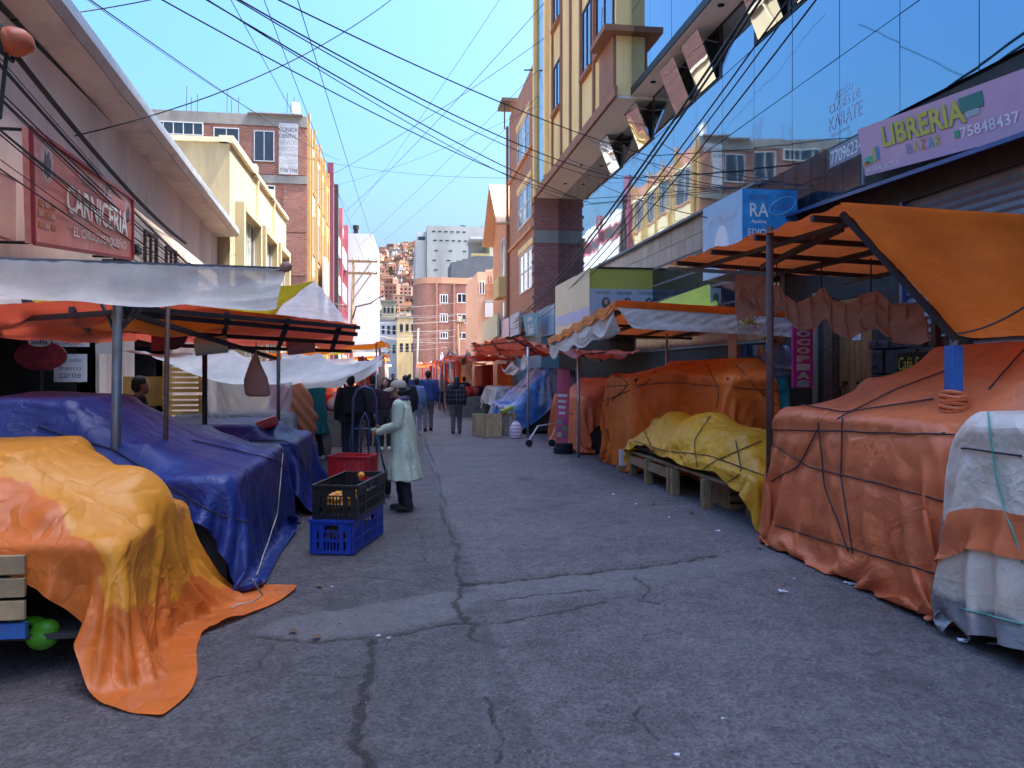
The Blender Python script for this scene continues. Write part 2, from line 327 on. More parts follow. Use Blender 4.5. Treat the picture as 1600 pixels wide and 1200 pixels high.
# ------------------------------------------------------------------ cloth: sheets are let fall over what they cover
def drape(P, pins=(), boxes=(), balls=(), steps=110, iters=5, ground=.012, comp=.35, bend=.08, grav=9.8, fric=.3, damp=.985, th=.028, seed=0, sag=1.0, dt=1 / 50., wrap=None, wrapboxes=None):
    """P: (n,m,3) start; pins: list of (i,j) held where they start; boxes: (cx,cy,cz,hx,hy,hz,rotz)"""
    rng = np.random.RandomState(seed); P = P.copy(); n, m, _ = P.shape; T0 = P.copy(); R0 = P.copy()
    P += rng.normal(0, .004, P.shape); sag = 1 + (sag - 1) * .45
    W = np.ones((n, m, 1))
    for ij in pins: W[ij] = 0
    free = W[..., 0] > 0; pinned = ~free
    def pair(a, b): return (a, b, np.linalg.norm(R0[a] - R0[b], axis=-1, keepdims=True) * sag)
    A_ = slice(None); G = []      # Gauss-Seidel structural pairs
    for st in (0, 1):
        k = (n - 1 - st + 1) // 2; G.append(pair((slice(st, st + 2 * k, 2), A_), (slice(st + 1, st + 1 + 2 * k, 2), A_)))
        k = (m - 1 - st + 1) // 2; G.append(pair((A_, slice(st, st + 2 * k, 2)), (A_, slice(st + 1, st + 1 + 2 * k, 2))))
    J = []                        # Jacobi: shear, bend, long-range limits
    s_ = lambda d, N: (slice(0, N - d), slice(d, N))
    (a1, b1), (a2, b2) = s_(1, n), s_(1, m)
    J.append((*pair((a1, a2), (b1, b2)), .2, .06)); J.append((*pair((a1, b2), (b1, a2)), .2, .06))
    for d, k1, k2 in ((2, .2, bend), (5, .22, 0.), (12, .22, 0.), (24, .2, 0.)):
        if d < n: a, b = s_(d, n); J.append((*pair((a, A_), (b, A_)), k1, k2))
        if d < m: a, b = s_(d, m); J.append((*pair((A_, a), (A_, b)), k1, k2))
    V = np.zeros_like(P)
    for s in range(steps):
        gk = grav if s < steps - 18 else grav * .25
        V[..., 2] -= gk * dt; V *= damp; O = P.copy(); P = P + V * dt * W
        for it in range(iters):
            for a, b, L0, k1, k2 in J:
                d = P[b] - P[a]; L = np.sqrt(np.einsum('ijk,ijk->ij', d, d))[..., None] + 1e-9; e = L - L0; d *= np.where(e > 0, k1, k2) * e / L
                P[a] += d; P[b] -= d
            for a, b, L0 in G:
                X = P[a]; Y = P[b]; d = Y - X; L = np.sqrt(np.einsum('ijk,ijk->ij', d, d))[..., None] + 1e-9; e = L - L0; d *= np.where(e > 0, .5, .5 * comp) * e / L
                X += d; Y -= d
            P[pinned] = T0[pinned]
        hit = np.zeros((n, m), bool)
        for (cx, cy, cz, hx, hy, hz, rz) in boxes:
            lx = P[..., 0] - cx; ly = P[..., 1] - cy; lz = P[..., 2] - cz
            px = hx + th - np.abs(lx); py = hy + th - np.abs(ly); pz = hz + th - lz
            ins = (px > 0) & (py > 0) & (pz > 0) & (lz > -hz - .3)
            if not ins.any(): continue
            pzz = np.where(lz > hz * .2, pz, 9); mn = np.minimum(np.minimum(px, py), pzz)
            kx = ins & (mn == px); ky = ins & (mn == py) & ~kx; kz = ins & ~kx & ~ky
            P[..., 0] += np.where(kx, np.sign(lx) * px, 0); P[..., 1] += np.where(ky, np.sign(ly) * py, 0); P[..., 2] += np.where(kz, pz, 0); hit |= ins
        for (cx, cy, cz, r) in balls:
            X = P - np.array([cx, cy, cz]); d = np.sqrt((X * X).sum(-1)); ins = d < r + th
            if ins.any(): P += np.where(ins, (r + th - d) / (d + 1e-9), 0)[..., None] * X; hit |= ins
        if wrap is not None and s > 25:
            best = None
            for (cx, cy, cz, hx, hy, hz, rz) in (wrapboxes or boxes):
                qx = cx + np.clip(P[..., 0] - cx, -hx, hx); qy = cy + np.clip(P[..., 1] - cy, -hy, hy); dd = np.hypot(P[..., 0] - qx, P[..., 1] - qy)
                if best is None: best = [dd, qx, qy]
                else:
                    k = dd < best[0]; best = [np.where(k, dd, best[0]), np.where(k, qx, best[1]), np.where(k, qy, best[2])]
            dd, qx, qy = best; ex = np.maximum(0, dd - wrap - th); f = .25 * ex / (dd + 1e-9)
            P[..., 0] -= (P[..., 0] - qx) * f; P[..., 1] -= (P[..., 1] - qy) * f
        if ground is not None:
            lo = P[..., 2] < ground; P[..., 2] = np.maximum(P[..., 2], ground); hit |= lo
        V = (P - O) / dt; V[hit] *= fric
        sp = np.sqrt((V * V).sum(-1, keepdims=True)); V *= np.minimum(1, 4. / (sp + 1e-9))
    return P
def sheet(n, m, c00, c10, c11, c01, noise=0.):
    u = np.linspace(0, 1, n)[:, None, None]; v = np.linspace(0, 1, m)[None, :, None]
    c00, c10, c11, c01 = (np.array(c, float) for c in (c00, c10, c11, c01))
    P = (1 - u) * (1 - v) * c00 + u * (1 - v) * c10 + u * v * c11 + (1 - u) * v * c01
    return P
def crinkled(P, crinkle, seed=0):
    n, m, _ = P.shape
    rng = np.random.RandomState(seed); N = np.cross(np.gradient(P, axis=0), np.gradient(P, axis=1)); N /= np.linalg.norm(N, axis=-1, keepdims=True) + 1e-9
    h = np.zeros((n, m))
    for k, a in ((5, 1.), (11, .6), (23, .35)):
        q = rng.normal(0, 1, (k + 3, k + 3)); ui = np.linspace(0, k, n); vi = np.linspace(0, k, m); i0 = ui.astype(int); j0 = vi.astype(int); fu = (ui - i0)[:, None]; fv = (vi - j0)[None]
        fu = fu * fu * (3 - 2 * fu); fv = fv * fv * (3 - 2 * fv)
        g = q[i0][:, j0] * (1 - fu) * (1 - fv) + q[i0 + 1][:, j0] * fu * (1 - fv) + q[i0][:, j0 + 1] * (1 - fu) * fv + q[i0 + 1][:, j0 + 1] * fu * fv
        h += a * (np.abs(g) - .7)
    P = P + N * h[..., None] * crinkle
    return P
def grid_mesh(name, P, mat, parent=None, sub=1, thick=0., crinkle=0., seed=0, uvs=None):
    n, m, _ = P.shape
    if crinkle: P = crinkled(P, crinkle, seed)
    off = WL.get(parent, np.zeros(3)); me = bpy.data.meshes.new(name)
    idx = np.arange(n * m).reshape(n, m); F = np.stack([idx[:-1, :-1], idx[1:, :-1], idx[1:, 1:], idx[:-1, 1:]], -1).reshape(-1, 4)
    me.from_pydata((P - off).reshape(-1, 3).tolist(), [], F.tolist()); me.materials.append(mat)
    du = np.linalg.norm(P[1:] - P[:-1], axis=-1).mean() * (n - 1); dv = np.linalg.norm(P[:, 1:] - P[:, :-1], axis=-1).mean() * (m - 1)
    uv = me.uv_layers.new(name='UVMap'); U = np.stack(np.meshgrid(np.linspace(0, du, n), np.linspace(0, dv, m), indexing='ij'), -1).reshape(-1, 2)
    li = np.zeros(len(me.loops), int); me.loops.foreach_get('vertex_index', li); uv.data.foreach_set('uv', U[li].ravel())
    ri = np.minimum(np.minimum(U[:, 0], du - U[:, 0]), np.minimum(U[:, 1], dv - U[:, 1])); me.attributes.new('rim', 'FLOAT', 'POINT').data.foreach_set('value', ri.astype(np.float32))
    me.polygons.foreach_set('use_smooth', [True] * len(me.polygons)); me.update()
    o = link(name, me, parent)
    if thick:
        md = o.modifiers.new('thick', 'SOLIDIFY'); md.thickness = thick; md.offset = 0
    if sub:
        md = o.modifiers.new('sub', 'SUBSURF'); md.levels = sub; md.render_levels = sub
    return o
def bvh_of(P):
    n, m, _ = P.shape; idx = np.arange(n * m).reshape(n, m); F = np.stack([idx[:-1, :-1], idx[1:, :-1], idx[1:, 1:], idx[:-1, 1:]], -1).reshape(-1, 4)
    return BVHTree.FromPolygons([Vector(p) for p in P.reshape(-1, 3)], F.tolist())
def rope_over(P, tree, pts, parent, r=.007, mat=None, press=.02):
    """rope lying on sheet P along pts; the sheet is pinched under it"""
    out = []
    c = np.array([P[..., k].mean() for k in range(3)])
    for i in range(len(pts) - 1):
        a = np.array(pts[i], float); b = np.array(pts[i + 1], float); k = max(4, int(np.linalg.norm(b - a) / .05))
        for t in np.linspace(0, 1, k, endpoint=(i == len(pts) - 2)):
            q = a + (b - a) * t; hit = tree.find_nearest(Vector(q))
            if hit[0] is None: continue
            nn = hit[1]; 
            if nn.dot(Vector(q - c)) < 0: nn = -nn
            out.append(np.array(hit[0] + nn * (r * .8 - press * .3)))
    if len(out) < 3: return None
    o = np.array(out); o[1:-1] = (o[:-2] + 2 * o[1:-1] + o[2:]) / 4
    return MB().tube(list(o), r, 5).build('rope', mat or MATS['rope_dark'], parent, smooth=True)
# ------------------------------------------------------------------ palette
M('cable', (.018, .018, .02), .6, var=.1, bump=0)
M('rope_dark', (.035, .03, .04), .8, var=.2, bump=.3, bscale=200)
M('rope_pale', (.45, .45, .38), .8, var=.2, bump=.3, bscale=200)
M('rope_green', (.12, .38, .3), .7, var=.2, bump=.3, bscale=200)
M('pink_plaster', (.84, .71, .6), .9, var=.12, scale=1.2, bump=.25, bscale=18, dirt=(.33, .22, .19), dirt_amt=.55, streak=True)
M('tan_plaster', (.46, .37, .22), .9, var=.12, scale=.9, bump=.25, bscale=14, dirt=(.2, .17, .13), dirt_amt=.6, streak=True)
M('cream_plaster', (.5, .42, .27), .9, var=.08, scale=1.1, bump=.18, bscale=16, dirt=(.42, .33, .2), dirt_amt=.4, streak=True)
M('cream_trim', (.7, .62, .42), .85, var=.08, bump=.15, dirt=(.35, .3, .24), dirt_amt=.35)
M('concrete', (.3, .28, .25), .92, var=.15, scale=1.3, bump=.35, bscale=12, dirt=(.13, .12, .11), dirt_amt=.6, streak=True)
M('concrete_pale', (.42, .42, .38), .92, var=.12, scale=.25, bump=.2, bscale=2, dirt=(.2, .2, .19), dirt_amt=.5, streak=True)
M('white_wall', (.56, .57, .58), .85, var=.06, scale=.4, bump=.1, dirt=(.5, .5, .5), dirt_amt=.3, streak=True)
M('kerb_concrete', (.26, .25, .24), .92, var=.2, scale=2, bump=.4, bscale=25, dirt=(.1, .09, .09), dirt_amt=.6)
M('zinc', (.5, .54, .58), .5, .6, var=.15, bump=.1, dirt=(.3, .22, .17), dirt_amt=.3)
M('dark_void', (.012, .012, .014), .9, var=.1, bump=0)
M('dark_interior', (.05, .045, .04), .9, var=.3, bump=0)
M('alu', (.45, .47, .5), .4, .8, var=.1, bump=0)
M('white_frame', (.7, .7, .68), .5, var=.06, bump=0)
M('dark_frame', (.05, .045, .045), .5, var=.1, bump=0)
M('win_dark', (.03, .035, .045), .08, 0, var=.3, scale=.6, bump=.03, bscale=1.2, spec=.8)
M('win_pale', (.35, .4, .42), .1, 0, var=.25, scale=.8, bump=.03, bscale=1.2, spec=.8)
M('ochre_paint', (.9, .62, .27), .8, var=.08, bump=.12, dirt=(.35, .23, .1), dirt_amt=.35, streak=True)
M('ochre_fin', (.5, .34, .13), .75, var=.1, bump=.12)
M('terracotta_trim', (.32, .14, .08), .8, var=.15, bump=.12)
M('soffit', (.82, .7, .62), .85, var=.06, scale=.5, bump=.08)
M('magenta_paint', (.2, .06, .11), .6, var=.1, bump=.1)
M('red_paint', (.34, .09, .11), .6, var=.12, bump=.1)
M('grey_panel', (.55, .58, .6), .6, var=.08, bump=.05)
M('peach_plaster', (.68, .45, .3), .9, var=.08, bump=.15, dirt=(.5, .32, .22), dirt_amt=.3)
M('peach_orange', (.6, .3, .16), .85, var=.1, bump=.15)
M('yellow_wall', (.62, .47, .2), .9, var=.1, bump=.15)
M('black_tile', (.018, .022, .034), .12, 0, var=.4, scale=1.5, bump=.04, bscale=3, spec=.6, jit=.5)
M('grey_tile', (.2, .19, .18), .35, 0, var=.2, scale=1.5, bump=.08, bscale=8, spec=.5, jit=.3)
M('grout', (.24, .24, .24), .9, var=.2, bump=.1)
M('slate', (.035, .036, .04), .55, 0, var=.5, scale=4, bump=1., bscale=9, spec=.6, jit=.5, bdist=.05)
M('blue_metal', (.05, .09, .22), .35, .3, var=.15, bump=.05, dirt=(.2, .19, .18), dirt_amt=.3)
M('shutter_steel', (.33, .35, .38), .42, .55, var=.12, scale=3, bump=.06, dirt=(.18, .16, .15), dirt_amt=.35)
M('black_metal', (.02, .018, .02), .5, .3, var=.3, bump=.1)
M('frame_paint', (.028, .026, .034), .55, .2, var=.4, bump=.15, dirt=(.12, .06, .035), dirt_amt=.3)
M('rusty_pole', (.1, .05, .045), .6, .3, var=.3, scale=9, bump=.2, dirt=(.05, .03, .03), dirt_amt=.5)
M('steel_pole', (.17, .18, .21), .45, .6, var=.25, scale=8, bump=.1, dirt=(.2, .1, .05), dirt_amt=.5)
M('blue_paint', (.03, .13, .42), .5, var=.2, scale=9, bump=.1, dirt=(.1, .09, .09), dirt_amt=.4)
M('wood', (.26, .16, .085), .75, var=.35, scale=7, bump=.35, bscale=40, dirt=(.1, .065, .04), dirt_amt=.5, jit=.25)
M('wood_pale', (.42, .29, .16), .75, var=.25, scale=8, bump=.35, bscale=45, dirt=(.2, .12, .07), dirt_amt=.45, jit=.25)
M('wood_grey', (.19, .16, .14), .85, var=.3, scale=6, bump=.4, bscale=40, dirt=(.07, .06, .05), dirt_amt=.5, jit=.3)
M('door_wood', (.3, .145, .055), .5, var=.3, scale=5, bump=.25, bscale=30, dirt=(.13, .05, .02), dirt_amt=.5, streak=True, jit=.15)
M('carved_wood', (.11, .055, .035), .6, var=.5, scale=14, bump=1., bscale=16, bdist=.05)
M_brick('brick_old', (.44, .17, .1), (.32, .11, .07))
M_brick('brick_wine_shaded', (.42, .15, .13), (.3, .1, .09), mortar=(.33, .26, .24))
M_brick('brick_orange', (.5, .21, .1), (.4, .15, .07), mortar=(.45, .33, .25))
M_glass('mirror_blue', (.28, .37, .44), .03, .02)
M_glass('mirror_pale', (.5, .58, .68), .02, .03)
M_glass('mirror_dark', (.22, .25, .3), .03, .03)

# ------------------------------------------------------------------ the ground
def seg_dist(X, Y, pts):
    d = np.full(X.shape, 1e9)
    for (x0, y0), (x1, y1) in zip(pts[:-1], pts[1:]):
        vx, vy = x1 - x0, y1 - y0; L2 = vx * vx + vy * vy + 1e-9
        t = np.clip(((X - x0) * vx + (Y - y0) * vy) / L2, 0, 1); d = np.minimum(d, np.hypot(X - x0 - t * vx, Y - y0 - t * vy))
    return d
def vnoise(X, Y, s, seed):
    rng = np.random.RandomState(seed); T = rng.rand(256, 256); x = X * s; y = Y * s; i = np.floor(x).astype(int); j = np.floor(y).astype(int); fx = x - i; fy = y - j
    fx = fx * fx * (3 - 2 * fx); fy = fy * fy * (3 - 2 * fy); a = lambda p, q: T[p % 256, q % 256]
    return a(i, j) * (1 - fx) * (1 - fy) + a(i + 1, j) * fx * (1 - fy) + a(i, j + 1) * (1 - fx) * fy + a(i + 1, j + 1) * fx * fy
def fbm(X, Y, s, seed, o=4): return sum(vnoise(X, Y, s * 2 ** k, seed + k) / 2 ** k for k in range(o)) / sum(1 / 2 ** k for k in range(o))
def gpoly(pp): return [tuple(onZ(*p)[:2]) for p in pp]
def in_poly(X, Y, poly):
    c = np.zeros(X.shape, bool); n = len(poly)
    for i in range(n):
        (x0, y0), (x1, y1) = poly[i], poly[(i + 1) % n]
        c ^= ((y0 > Y) != (y1 > Y)) & (X < (x1 - x0) * (Y - y0) / (y1 - y0 + 1e-12) + x0)
    return c
def axis_steps(a, b, lo, hi, fine):
    xs = [lo]
    while xs[-1] < hi:
        x = xs[-1]; d = max(0, a - x, x - b); xs.append(x + min(80, fine + d * .22))
    return np.array(xs)
def road():
    xs = axis_steps(-1.8, 4.0, -1500, 1500, .0145); ys = axis_steps(2.8, 7., -60, 2500, .0165)
    X, Y = np.meshgrid(xs, ys, indexing='ij')
    wx = X + (fbm(X, Y, 3., 3) - .5) * .16 + (fbm(X, Y, 16., 13, 3) - .5) * .06; wy = Y + (fbm(X, Y, 3., 9) - .5) * .16 + (fbm(X, Y, 16., 19, 3) - .5) * .06
    cr = np.zeros(X.shape); dp = np.zeros(X.shape); so = np.zeros(X.shape)
    for pp, w, d in (([(668, 688), (688, 760), (706, 830), (722, 910)], .018, .012),
                     ([(722, 911), (790, 908), (880, 897), (960, 888), (1040, 882), (1112, 868)], .034, .022),
                     ([(585, 996), (580, 1030), (577, 1080), (565, 1120), (558, 1200)], .024, .016),
                     ([(736, 968), (746, 1000)], .02, .012),
                     ([(400, 990), (500, 998), (600, 990), (690, 974), (740, 968)], .022, .012),
                     ([(740, 972), (800, 968), (870, 955), (950, 940)], .018, .01),
                     ([(760, 938), (850, 925), (930, 918)], .016, .008), ([(985, 900), (1010, 915), (1000, 935), (1030, 940)], .013, .008), ([(720, 915), (700, 940), (735, 968)], .02, .01), ([(770, 1085), (785, 1120), (780, 1180)], .011, .006), ([(430, 1000), (400, 1040), (330, 1060)], .012, .006),
                     ([(470, 1042), (520, 1050), (575, 1052)], .012, .006),
                     ([(450, 905), (560, 896), (640, 904)], .010, .005),
                     ([(690, 905), (660, 860), (655, 820)], .009, .004),
                     ([(1000, 1095), (1010, 1120), (1025, 1150)], .016, .008)):
        dd = seg_dist(wx, wy, gpoly(pp)); ww = w * (.45 + 1.1 * fbm(X, Y, 5., 21))
        k = np.clip(1 - dd / ww, 0, 1); cr = np.maximum(cr, np.clip(k * 2.6, 0, 1)); dp = np.maximum(dp, k ** .6 * d); so = np.maximum(so, np.clip(1 - dd / (w * 4.5), 0, 1) * np.clip((fbm(X, Y, 7., 31) - .35) * 4, 0, 1) * (w / .03))
    pa = np.zeros(X.shape)
    for pp, s in (([(400, 985), (430, 962), (560, 940), (690, 922), (760, 920), (720, 965), (600, 985), (480, 998)], 1.),
                  ([(730, 912), (1112, 871), (1260, 858), (1240, 885), (1010, 915), (800, 948)], .75),
                  ([(738, 990), (752, 1000), (785, 1080), (805, 1200), (775, 1200), (760, 1090), (742, 1030)], 1.2),
                  ([(588, 860), (604, 860), (606, 925), (590, 930)], .6),
                  ([(575, 1075), (585, 1100), (575, 1200), (556, 1200)], .8)):
        p = gpoly(pp); i = in_poly(wx, wy, p); e = np.clip(seg_dist(wx, wy, p + p[:1]) / .07, 0, 1); pa = np.maximum(pa, np.where(i, e * s, 0))
    near = np.clip(1 - np.hypot(X - 1, Y - 6) / 14, 0, 1)
    Z = (fbm(X, Y, .35, 50) - .5) * .05 * near + (fbm(X, Y, 9, 51) - .5) * .008 * near
    Z += (fbm(X, Y, 30, 52, 2) - .5) * .010 * np.clip(1 - np.hypot(X - 1, Y - 6) / 6, 0, 1)
    Z += np.where(in_poly(wx, wy, gpoly([(722, 911), (1112, 868), (1230, 840), (1000, 690), (668, 688)])), .008, 0) + pa * .004 - dp
    Z -= Z.max() * 0 + .012
    n, m = X.shape; P = np.stack([X, Y, Z], -1); me = bpy.data.meshes.new('road')
    idx = np.arange(n * m).reshape(n, m); F = np.stack([idx[:-1, :-1], idx[1:, :-1], idx[1:, 1:], idx[:-1, 1:]], -1).reshape(-1, 4)
    me.vertices.add(n * m); me.vertices.foreach_set('co', P.ravel()); me.loops.add(F.size); me.loops.foreach_set('vertex_index', F.ravel().astype(np.int32))
    me.polygons.add(len(F)); me.polygons.foreach_set('loop_start', np.arange(0, F.size, 4, dtype=np.int32)); me.update(calc_edges=True)
    me.polygons.foreach_set('use_smooth', [True] * len(F))
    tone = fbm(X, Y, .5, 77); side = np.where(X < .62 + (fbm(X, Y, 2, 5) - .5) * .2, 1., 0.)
    for nm, a in (('crack', cr), ('patch', pa), ('side', side), ('soil', np.clip(so, 0, 1))):
        at = me.attributes.new(nm, 'FLOAT', 'POINT'); at.data.foreach_set('value', a.ravel().astype(np.float32))
    m_, nt, b, out = _nodes('asphalt'); L = nt.links.new; co = _coord(nt, jitter=False)
    def attr(nm): q = nt.nodes.new('ShaderNodeAttribute'); q.attribute_name = nm; return q.outputs['Fac']
    n1 = _n(nt, 'ShaderNodeTexNoise', Scale=.7, Detail=10., Roughness=.7); L(co, n1.inputs['Vector']); r1 = _ramp(nt, .3, .7); L(n1.outputs[0], r1.inputs[0])
    c = _mix(nt, (.175, .142, .145), (.31, .26, .26), r1.outputs[0])
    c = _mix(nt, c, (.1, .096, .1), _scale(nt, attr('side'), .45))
    vo = _n(nt, 'ShaderNodeTexVoronoi', Scale=52.); L(co, vo.inputs['Vector'])
    rv = _ramp(nt, .0, 1.); L(vo.outputs['Color'], rv.inputs[0])
    c = _mixmul(nt, c, rv.outputs[0], .6)
    n2 = _n(nt, 'ShaderNodeTexNoise', Scale=95., Detail=3.); L(co, n2.inputs['Vector']); r2 = _ramp(nt, .64, .7); L(n2.outputs[0], r2.inputs[0])
    c = _mix(nt, c, (.34, .33, .33), _scale(nt, r2.outputs[0], .55))
    n4 = _n(nt, 'ShaderNodeTexNoise', Scale=2.3, Detail=10., Roughness=.75); L(co, n4.inputs['Vector']); r4 = _ramp(nt, .56, .72); L(n4.outputs[0], r4.inputs[0])
    c = _mix(nt, c, (.04, .037, .036), _scale(nt, r4.outputs[0], .55))
    n6 = _n(nt, 'ShaderNodeTexNoise', Scale=7., Detail=8., Roughness=.7); L(co, n6.inputs['Vector']); r6 = _ramp(nt, .35, .7); L(n6.outputs[0], r6.inputs[0]); c = _mixmul(nt, c, r6.outputs[0], .35)
    n7 = _n(nt, 'ShaderNodeTexNoise', Scale=1.2, Detail=3.); L(co, n7.inputs['Vector']); r7 = _ramp(nt, .63, .68); L(n7.outputs[0], r7.inputs[0]); c = _mix(nt, c, (.05, .047, .05), _scale(nt, r7.outputs[0], .5))
    c = _mix(nt, c, (.27, .255, .245), _scale(nt, attr('patch'), .26))
    c = _mix(nt, c, (.13, .1, .08), _scale(nt, attr('soil'), .45))
    c = _mix(nt, c, (.045, .036, .032), attr('crack'))
    L(c, b.inputs['Base Color']); b.inputs['Specular IOR Level'].default_value = .35
    rr = _n(nt, 'ShaderNodeMapRange'); rr.inputs[3].default_value = .5; rr.inputs[4].default_value = .9; L(n4.outputs[0], rr.inputs[0]); L(rr.outputs[0], b.inputs['Roughness'])
    bp = _n(nt, 'ShaderNodeBump', Strength=1., Distance=.014); L(vo.outputs['Distance'], bp.inputs['Height']); L(bp.outputs[0], b.inputs['Normal'])
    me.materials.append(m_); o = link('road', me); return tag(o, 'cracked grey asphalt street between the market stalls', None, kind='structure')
def _scale(nt, s, k):
    m = _n(nt, 'ShaderNodeMath', operation='MULTIPLY'); m.inputs[1].default_value = k; nt.links.new(s, m.inputs[0]); return m.outputs[0]
def _mixmul(nt, a, b, f):
    m = nt.nodes.new('ShaderNodeMix'); m.data_type = 'RGBA'; m.blend_type = 'MULTIPLY'; m.inputs['Factor'].default_value = f; nt.links.new(a, m.inputs[6]); nt.links.new(b, m.inputs[7]); return m.outputs[2]
road()
o = MB().box(5.35, 6.62, -4, 75, -.05, .13).build('sidewalk_right', MATS['kerb_concrete'], bevel=.015); tag(o, kind='structure')
o = MB().prism([(-3.35, -4), (-3.9, 30), (-3.9, 75), (-5.6, 75), (-5.6, 24), (-4.3, -4)], -.05, .13).build('sidewalk_left', MATS['kerb_concrete']); tag(o, kind='structure')

# ------------------------------------------------------------------ windows and wall pieces
def window_x(parent, X, y0, y1, z0, z1, out=1, nv=2, nh=1, fm='white_frame', gm='win_dark', fw=.06, dep=.12, sill=None, pm=None):
    """window in a wall facing +-X: frame, panes (and sill) stand at the wall face"""
    s = out; f = MB(); a, b = min(y0, y1), max(y0, y1)
    f.box(X, X + s * .05, a, b, z0, z0 + fw).box(X, X + s * .05, a, b, z1 - fw, z1).box(X, X + s * .05, a, a + fw, z0 + fw, z1 - fw).box(X, X + s * .05, b - fw, b, z0 + fw, z1 - fw)
    for i in range(1, nv): yy = a + (b - a) * i / nv; f.box(X, X + s * .045, yy - fw * .4, yy + fw * .4, z0 + fw, z1 - fw)
    for i in range(1, nh): zz = z0 + (z1 - z0) * i / nh; f.box(X, X + s * .04, a + fw, b - fw, zz - fw * .4, zz + fw * .4)
    w = f.build('window', MATS[fm], parent)
    for i in range(nv): 
        B('pane', MATS[pm if (pm and i % 2) else gm], w, X + s * .004, X + s * .02, a + (b - a) * i / nv + .02, a + (b - a) * (i + 1) / nv - .02, z0 + .02, z1 - .02)
    if sill: B('sill', MATS[sill], w, X, X + s * .14, a - .08, b + .08, z0 - .12, z0 - .002)
    return w
def window_y(parent, Y, x0, x1, z0, z1, nv=2, fm='white_frame', gm='win_dark', fw=.06, sill=None):
    f = MB(); a, b = min(x0, x1), max(x0, x1)
    f.box(a, b, Y - .05, Y, z0, z0 + fw).box(a, b, Y - .05, Y, z1 - fw, z1).box(a, a + fw, Y - .05, Y, z0 + fw, z1 - fw).box(b - fw, b, Y - .05, Y, z0 + fw, z1 - fw)
    for i in range(1, nv): xx = a + (b - a) * i / nv; f.box(xx - fw * .4, xx + fw * .4, Y - .045, Y, z0 + fw, z1 - fw)
    w = f.build('window', MATS[fm], parent)
    for i in range(nv): B('pane', MATS[gm], w, a + (b - a) * i / nv + .02, a + (b - a) * (i + 1) / nv - .02, Y - .02, Y - .004, z0 + .02, z1 - .02)
    if sill: B('sill', MATS[sill], w, a - .08, b + .08, Y - .14, Y, z0 - .12, z0 - .002)
    return w

# ------------------------------------------------------------------ left: the long low plastered building with the butcher's sign
def pinkX(y): return -4.62 - .045 * (y - 8)      # wall face
t = thing('plastered_building', 'long low pink-beige plastered building with deep eave behind the left stalls', 'building', (-4.6, 12, 0))
ya, yb, zt = -3., 24.2, 6.0
def wall_l(mb, y0, y1, z0, z1, d=.35): mb.prism([(pinkX(y0), y0), (pinkX(y1), y1), (pinkX(y1) - d, y1), (pinkX(y0) - d, y0)], z0, z1)
w = MB()
wall_l(w, ya, 8.3, 0, 2.75); wall_l(w, 13.6, 15.6, 0, 2.75); wall_l(w, 18.6, yb, 0, 2.75); wall_l(w, ya, yb, 2.75, zt)
w.box(-12, pinkX(ya) - .35, ya, ya + .3, 0, zt).box(-12, pinkX(yb) - .35, yb - .3, yb, 0, zt).box(-12, -11.7, ya + .3, yb - .3, 0, zt)
w.build('wall', MATS['pink_plaster'], t)
rf = MB(); e0, e1 = pinkX(ya) + .55, pinkX(yb) + .5
def ez(y): return 6.32 - .028 * (y - 8)
rf.add([(e0, ya, ez(ya)), (e1, yb + .1, ez(yb)), (-12, yb + .1, 6.9), (-12, ya, 7.3), (e0, ya, ez(ya) + .1), (e1, yb + .1, ez(yb) + .1), (-12, yb + .1, 7.0), (-12, ya, 7.4)],
       [(3, 2, 1, 0), (4, 5, 6, 7), (0, 1, 5, 4), (1, 2, 6, 5), (2, 3, 7, 6), (3, 0, 4, 7)])
r = rf.build('roof', MATS['concrete_pale'], t)
g = MB(); g.add([(e0 + .02, ya, ez(ya) - .13), (e1 + .02, yb + .1, ez(yb) - .13), (e1 + .02, yb + .1, ez(yb) + .11), (e0 + .02, ya, ez(ya) + .11), (e0 + .12, ya, ez(ya) - .04), (e1 + .12, yb + .1, ez(yb) - .04), (e1 + .12, yb + .1, ez(yb) + .12), (e0 + .12, ya, ez(ya) + .12)],
                [(3, 2, 1, 0), (4, 5, 6, 7), (0, 1, 5, 4), (1, 2, 6, 5), (2, 3, 7, 6), (3, 0, 4, 7)]).build('gutter', MATS['zinc'], r)
sf = MB(); sf.add([(pinkX(ya), ya, ez(ya) - .14), (pinkX(yb), yb, ez(yb) - .14), (e1, yb, ez(yb) - .12), (e0, ya, ez(ya) - .12), (pinkX(ya), ya, ez(ya) - .03), (pinkX(yb), yb, ez(yb) - .03), (e1, yb, ez(yb) - .03), (e0, ya, ez(ya) - .03)],
                  [(0, 1, 2, 3), (7, 6, 5, 4), (0, 4, 5, 1), (1, 5, 6, 2), (2, 6, 7, 3), (3, 7, 4, 0)]).build('eave', MATS['pink_plaster'], r)
for (a, b, lo, hi) in ((14.3, 15.1, 3.1, 4.55), (16.2, 17.0, 3.1, 4.5), (17.9, 18.7, 3.1, 4.45), (20.2, 21.0, 3.1, 4.4)):
    x = pinkX((a + b) / 2) + .02; window_x(t, x, a, b, lo, hi, 1, 2, 1, 'dark_frame', 'win_dark', fw=.07)
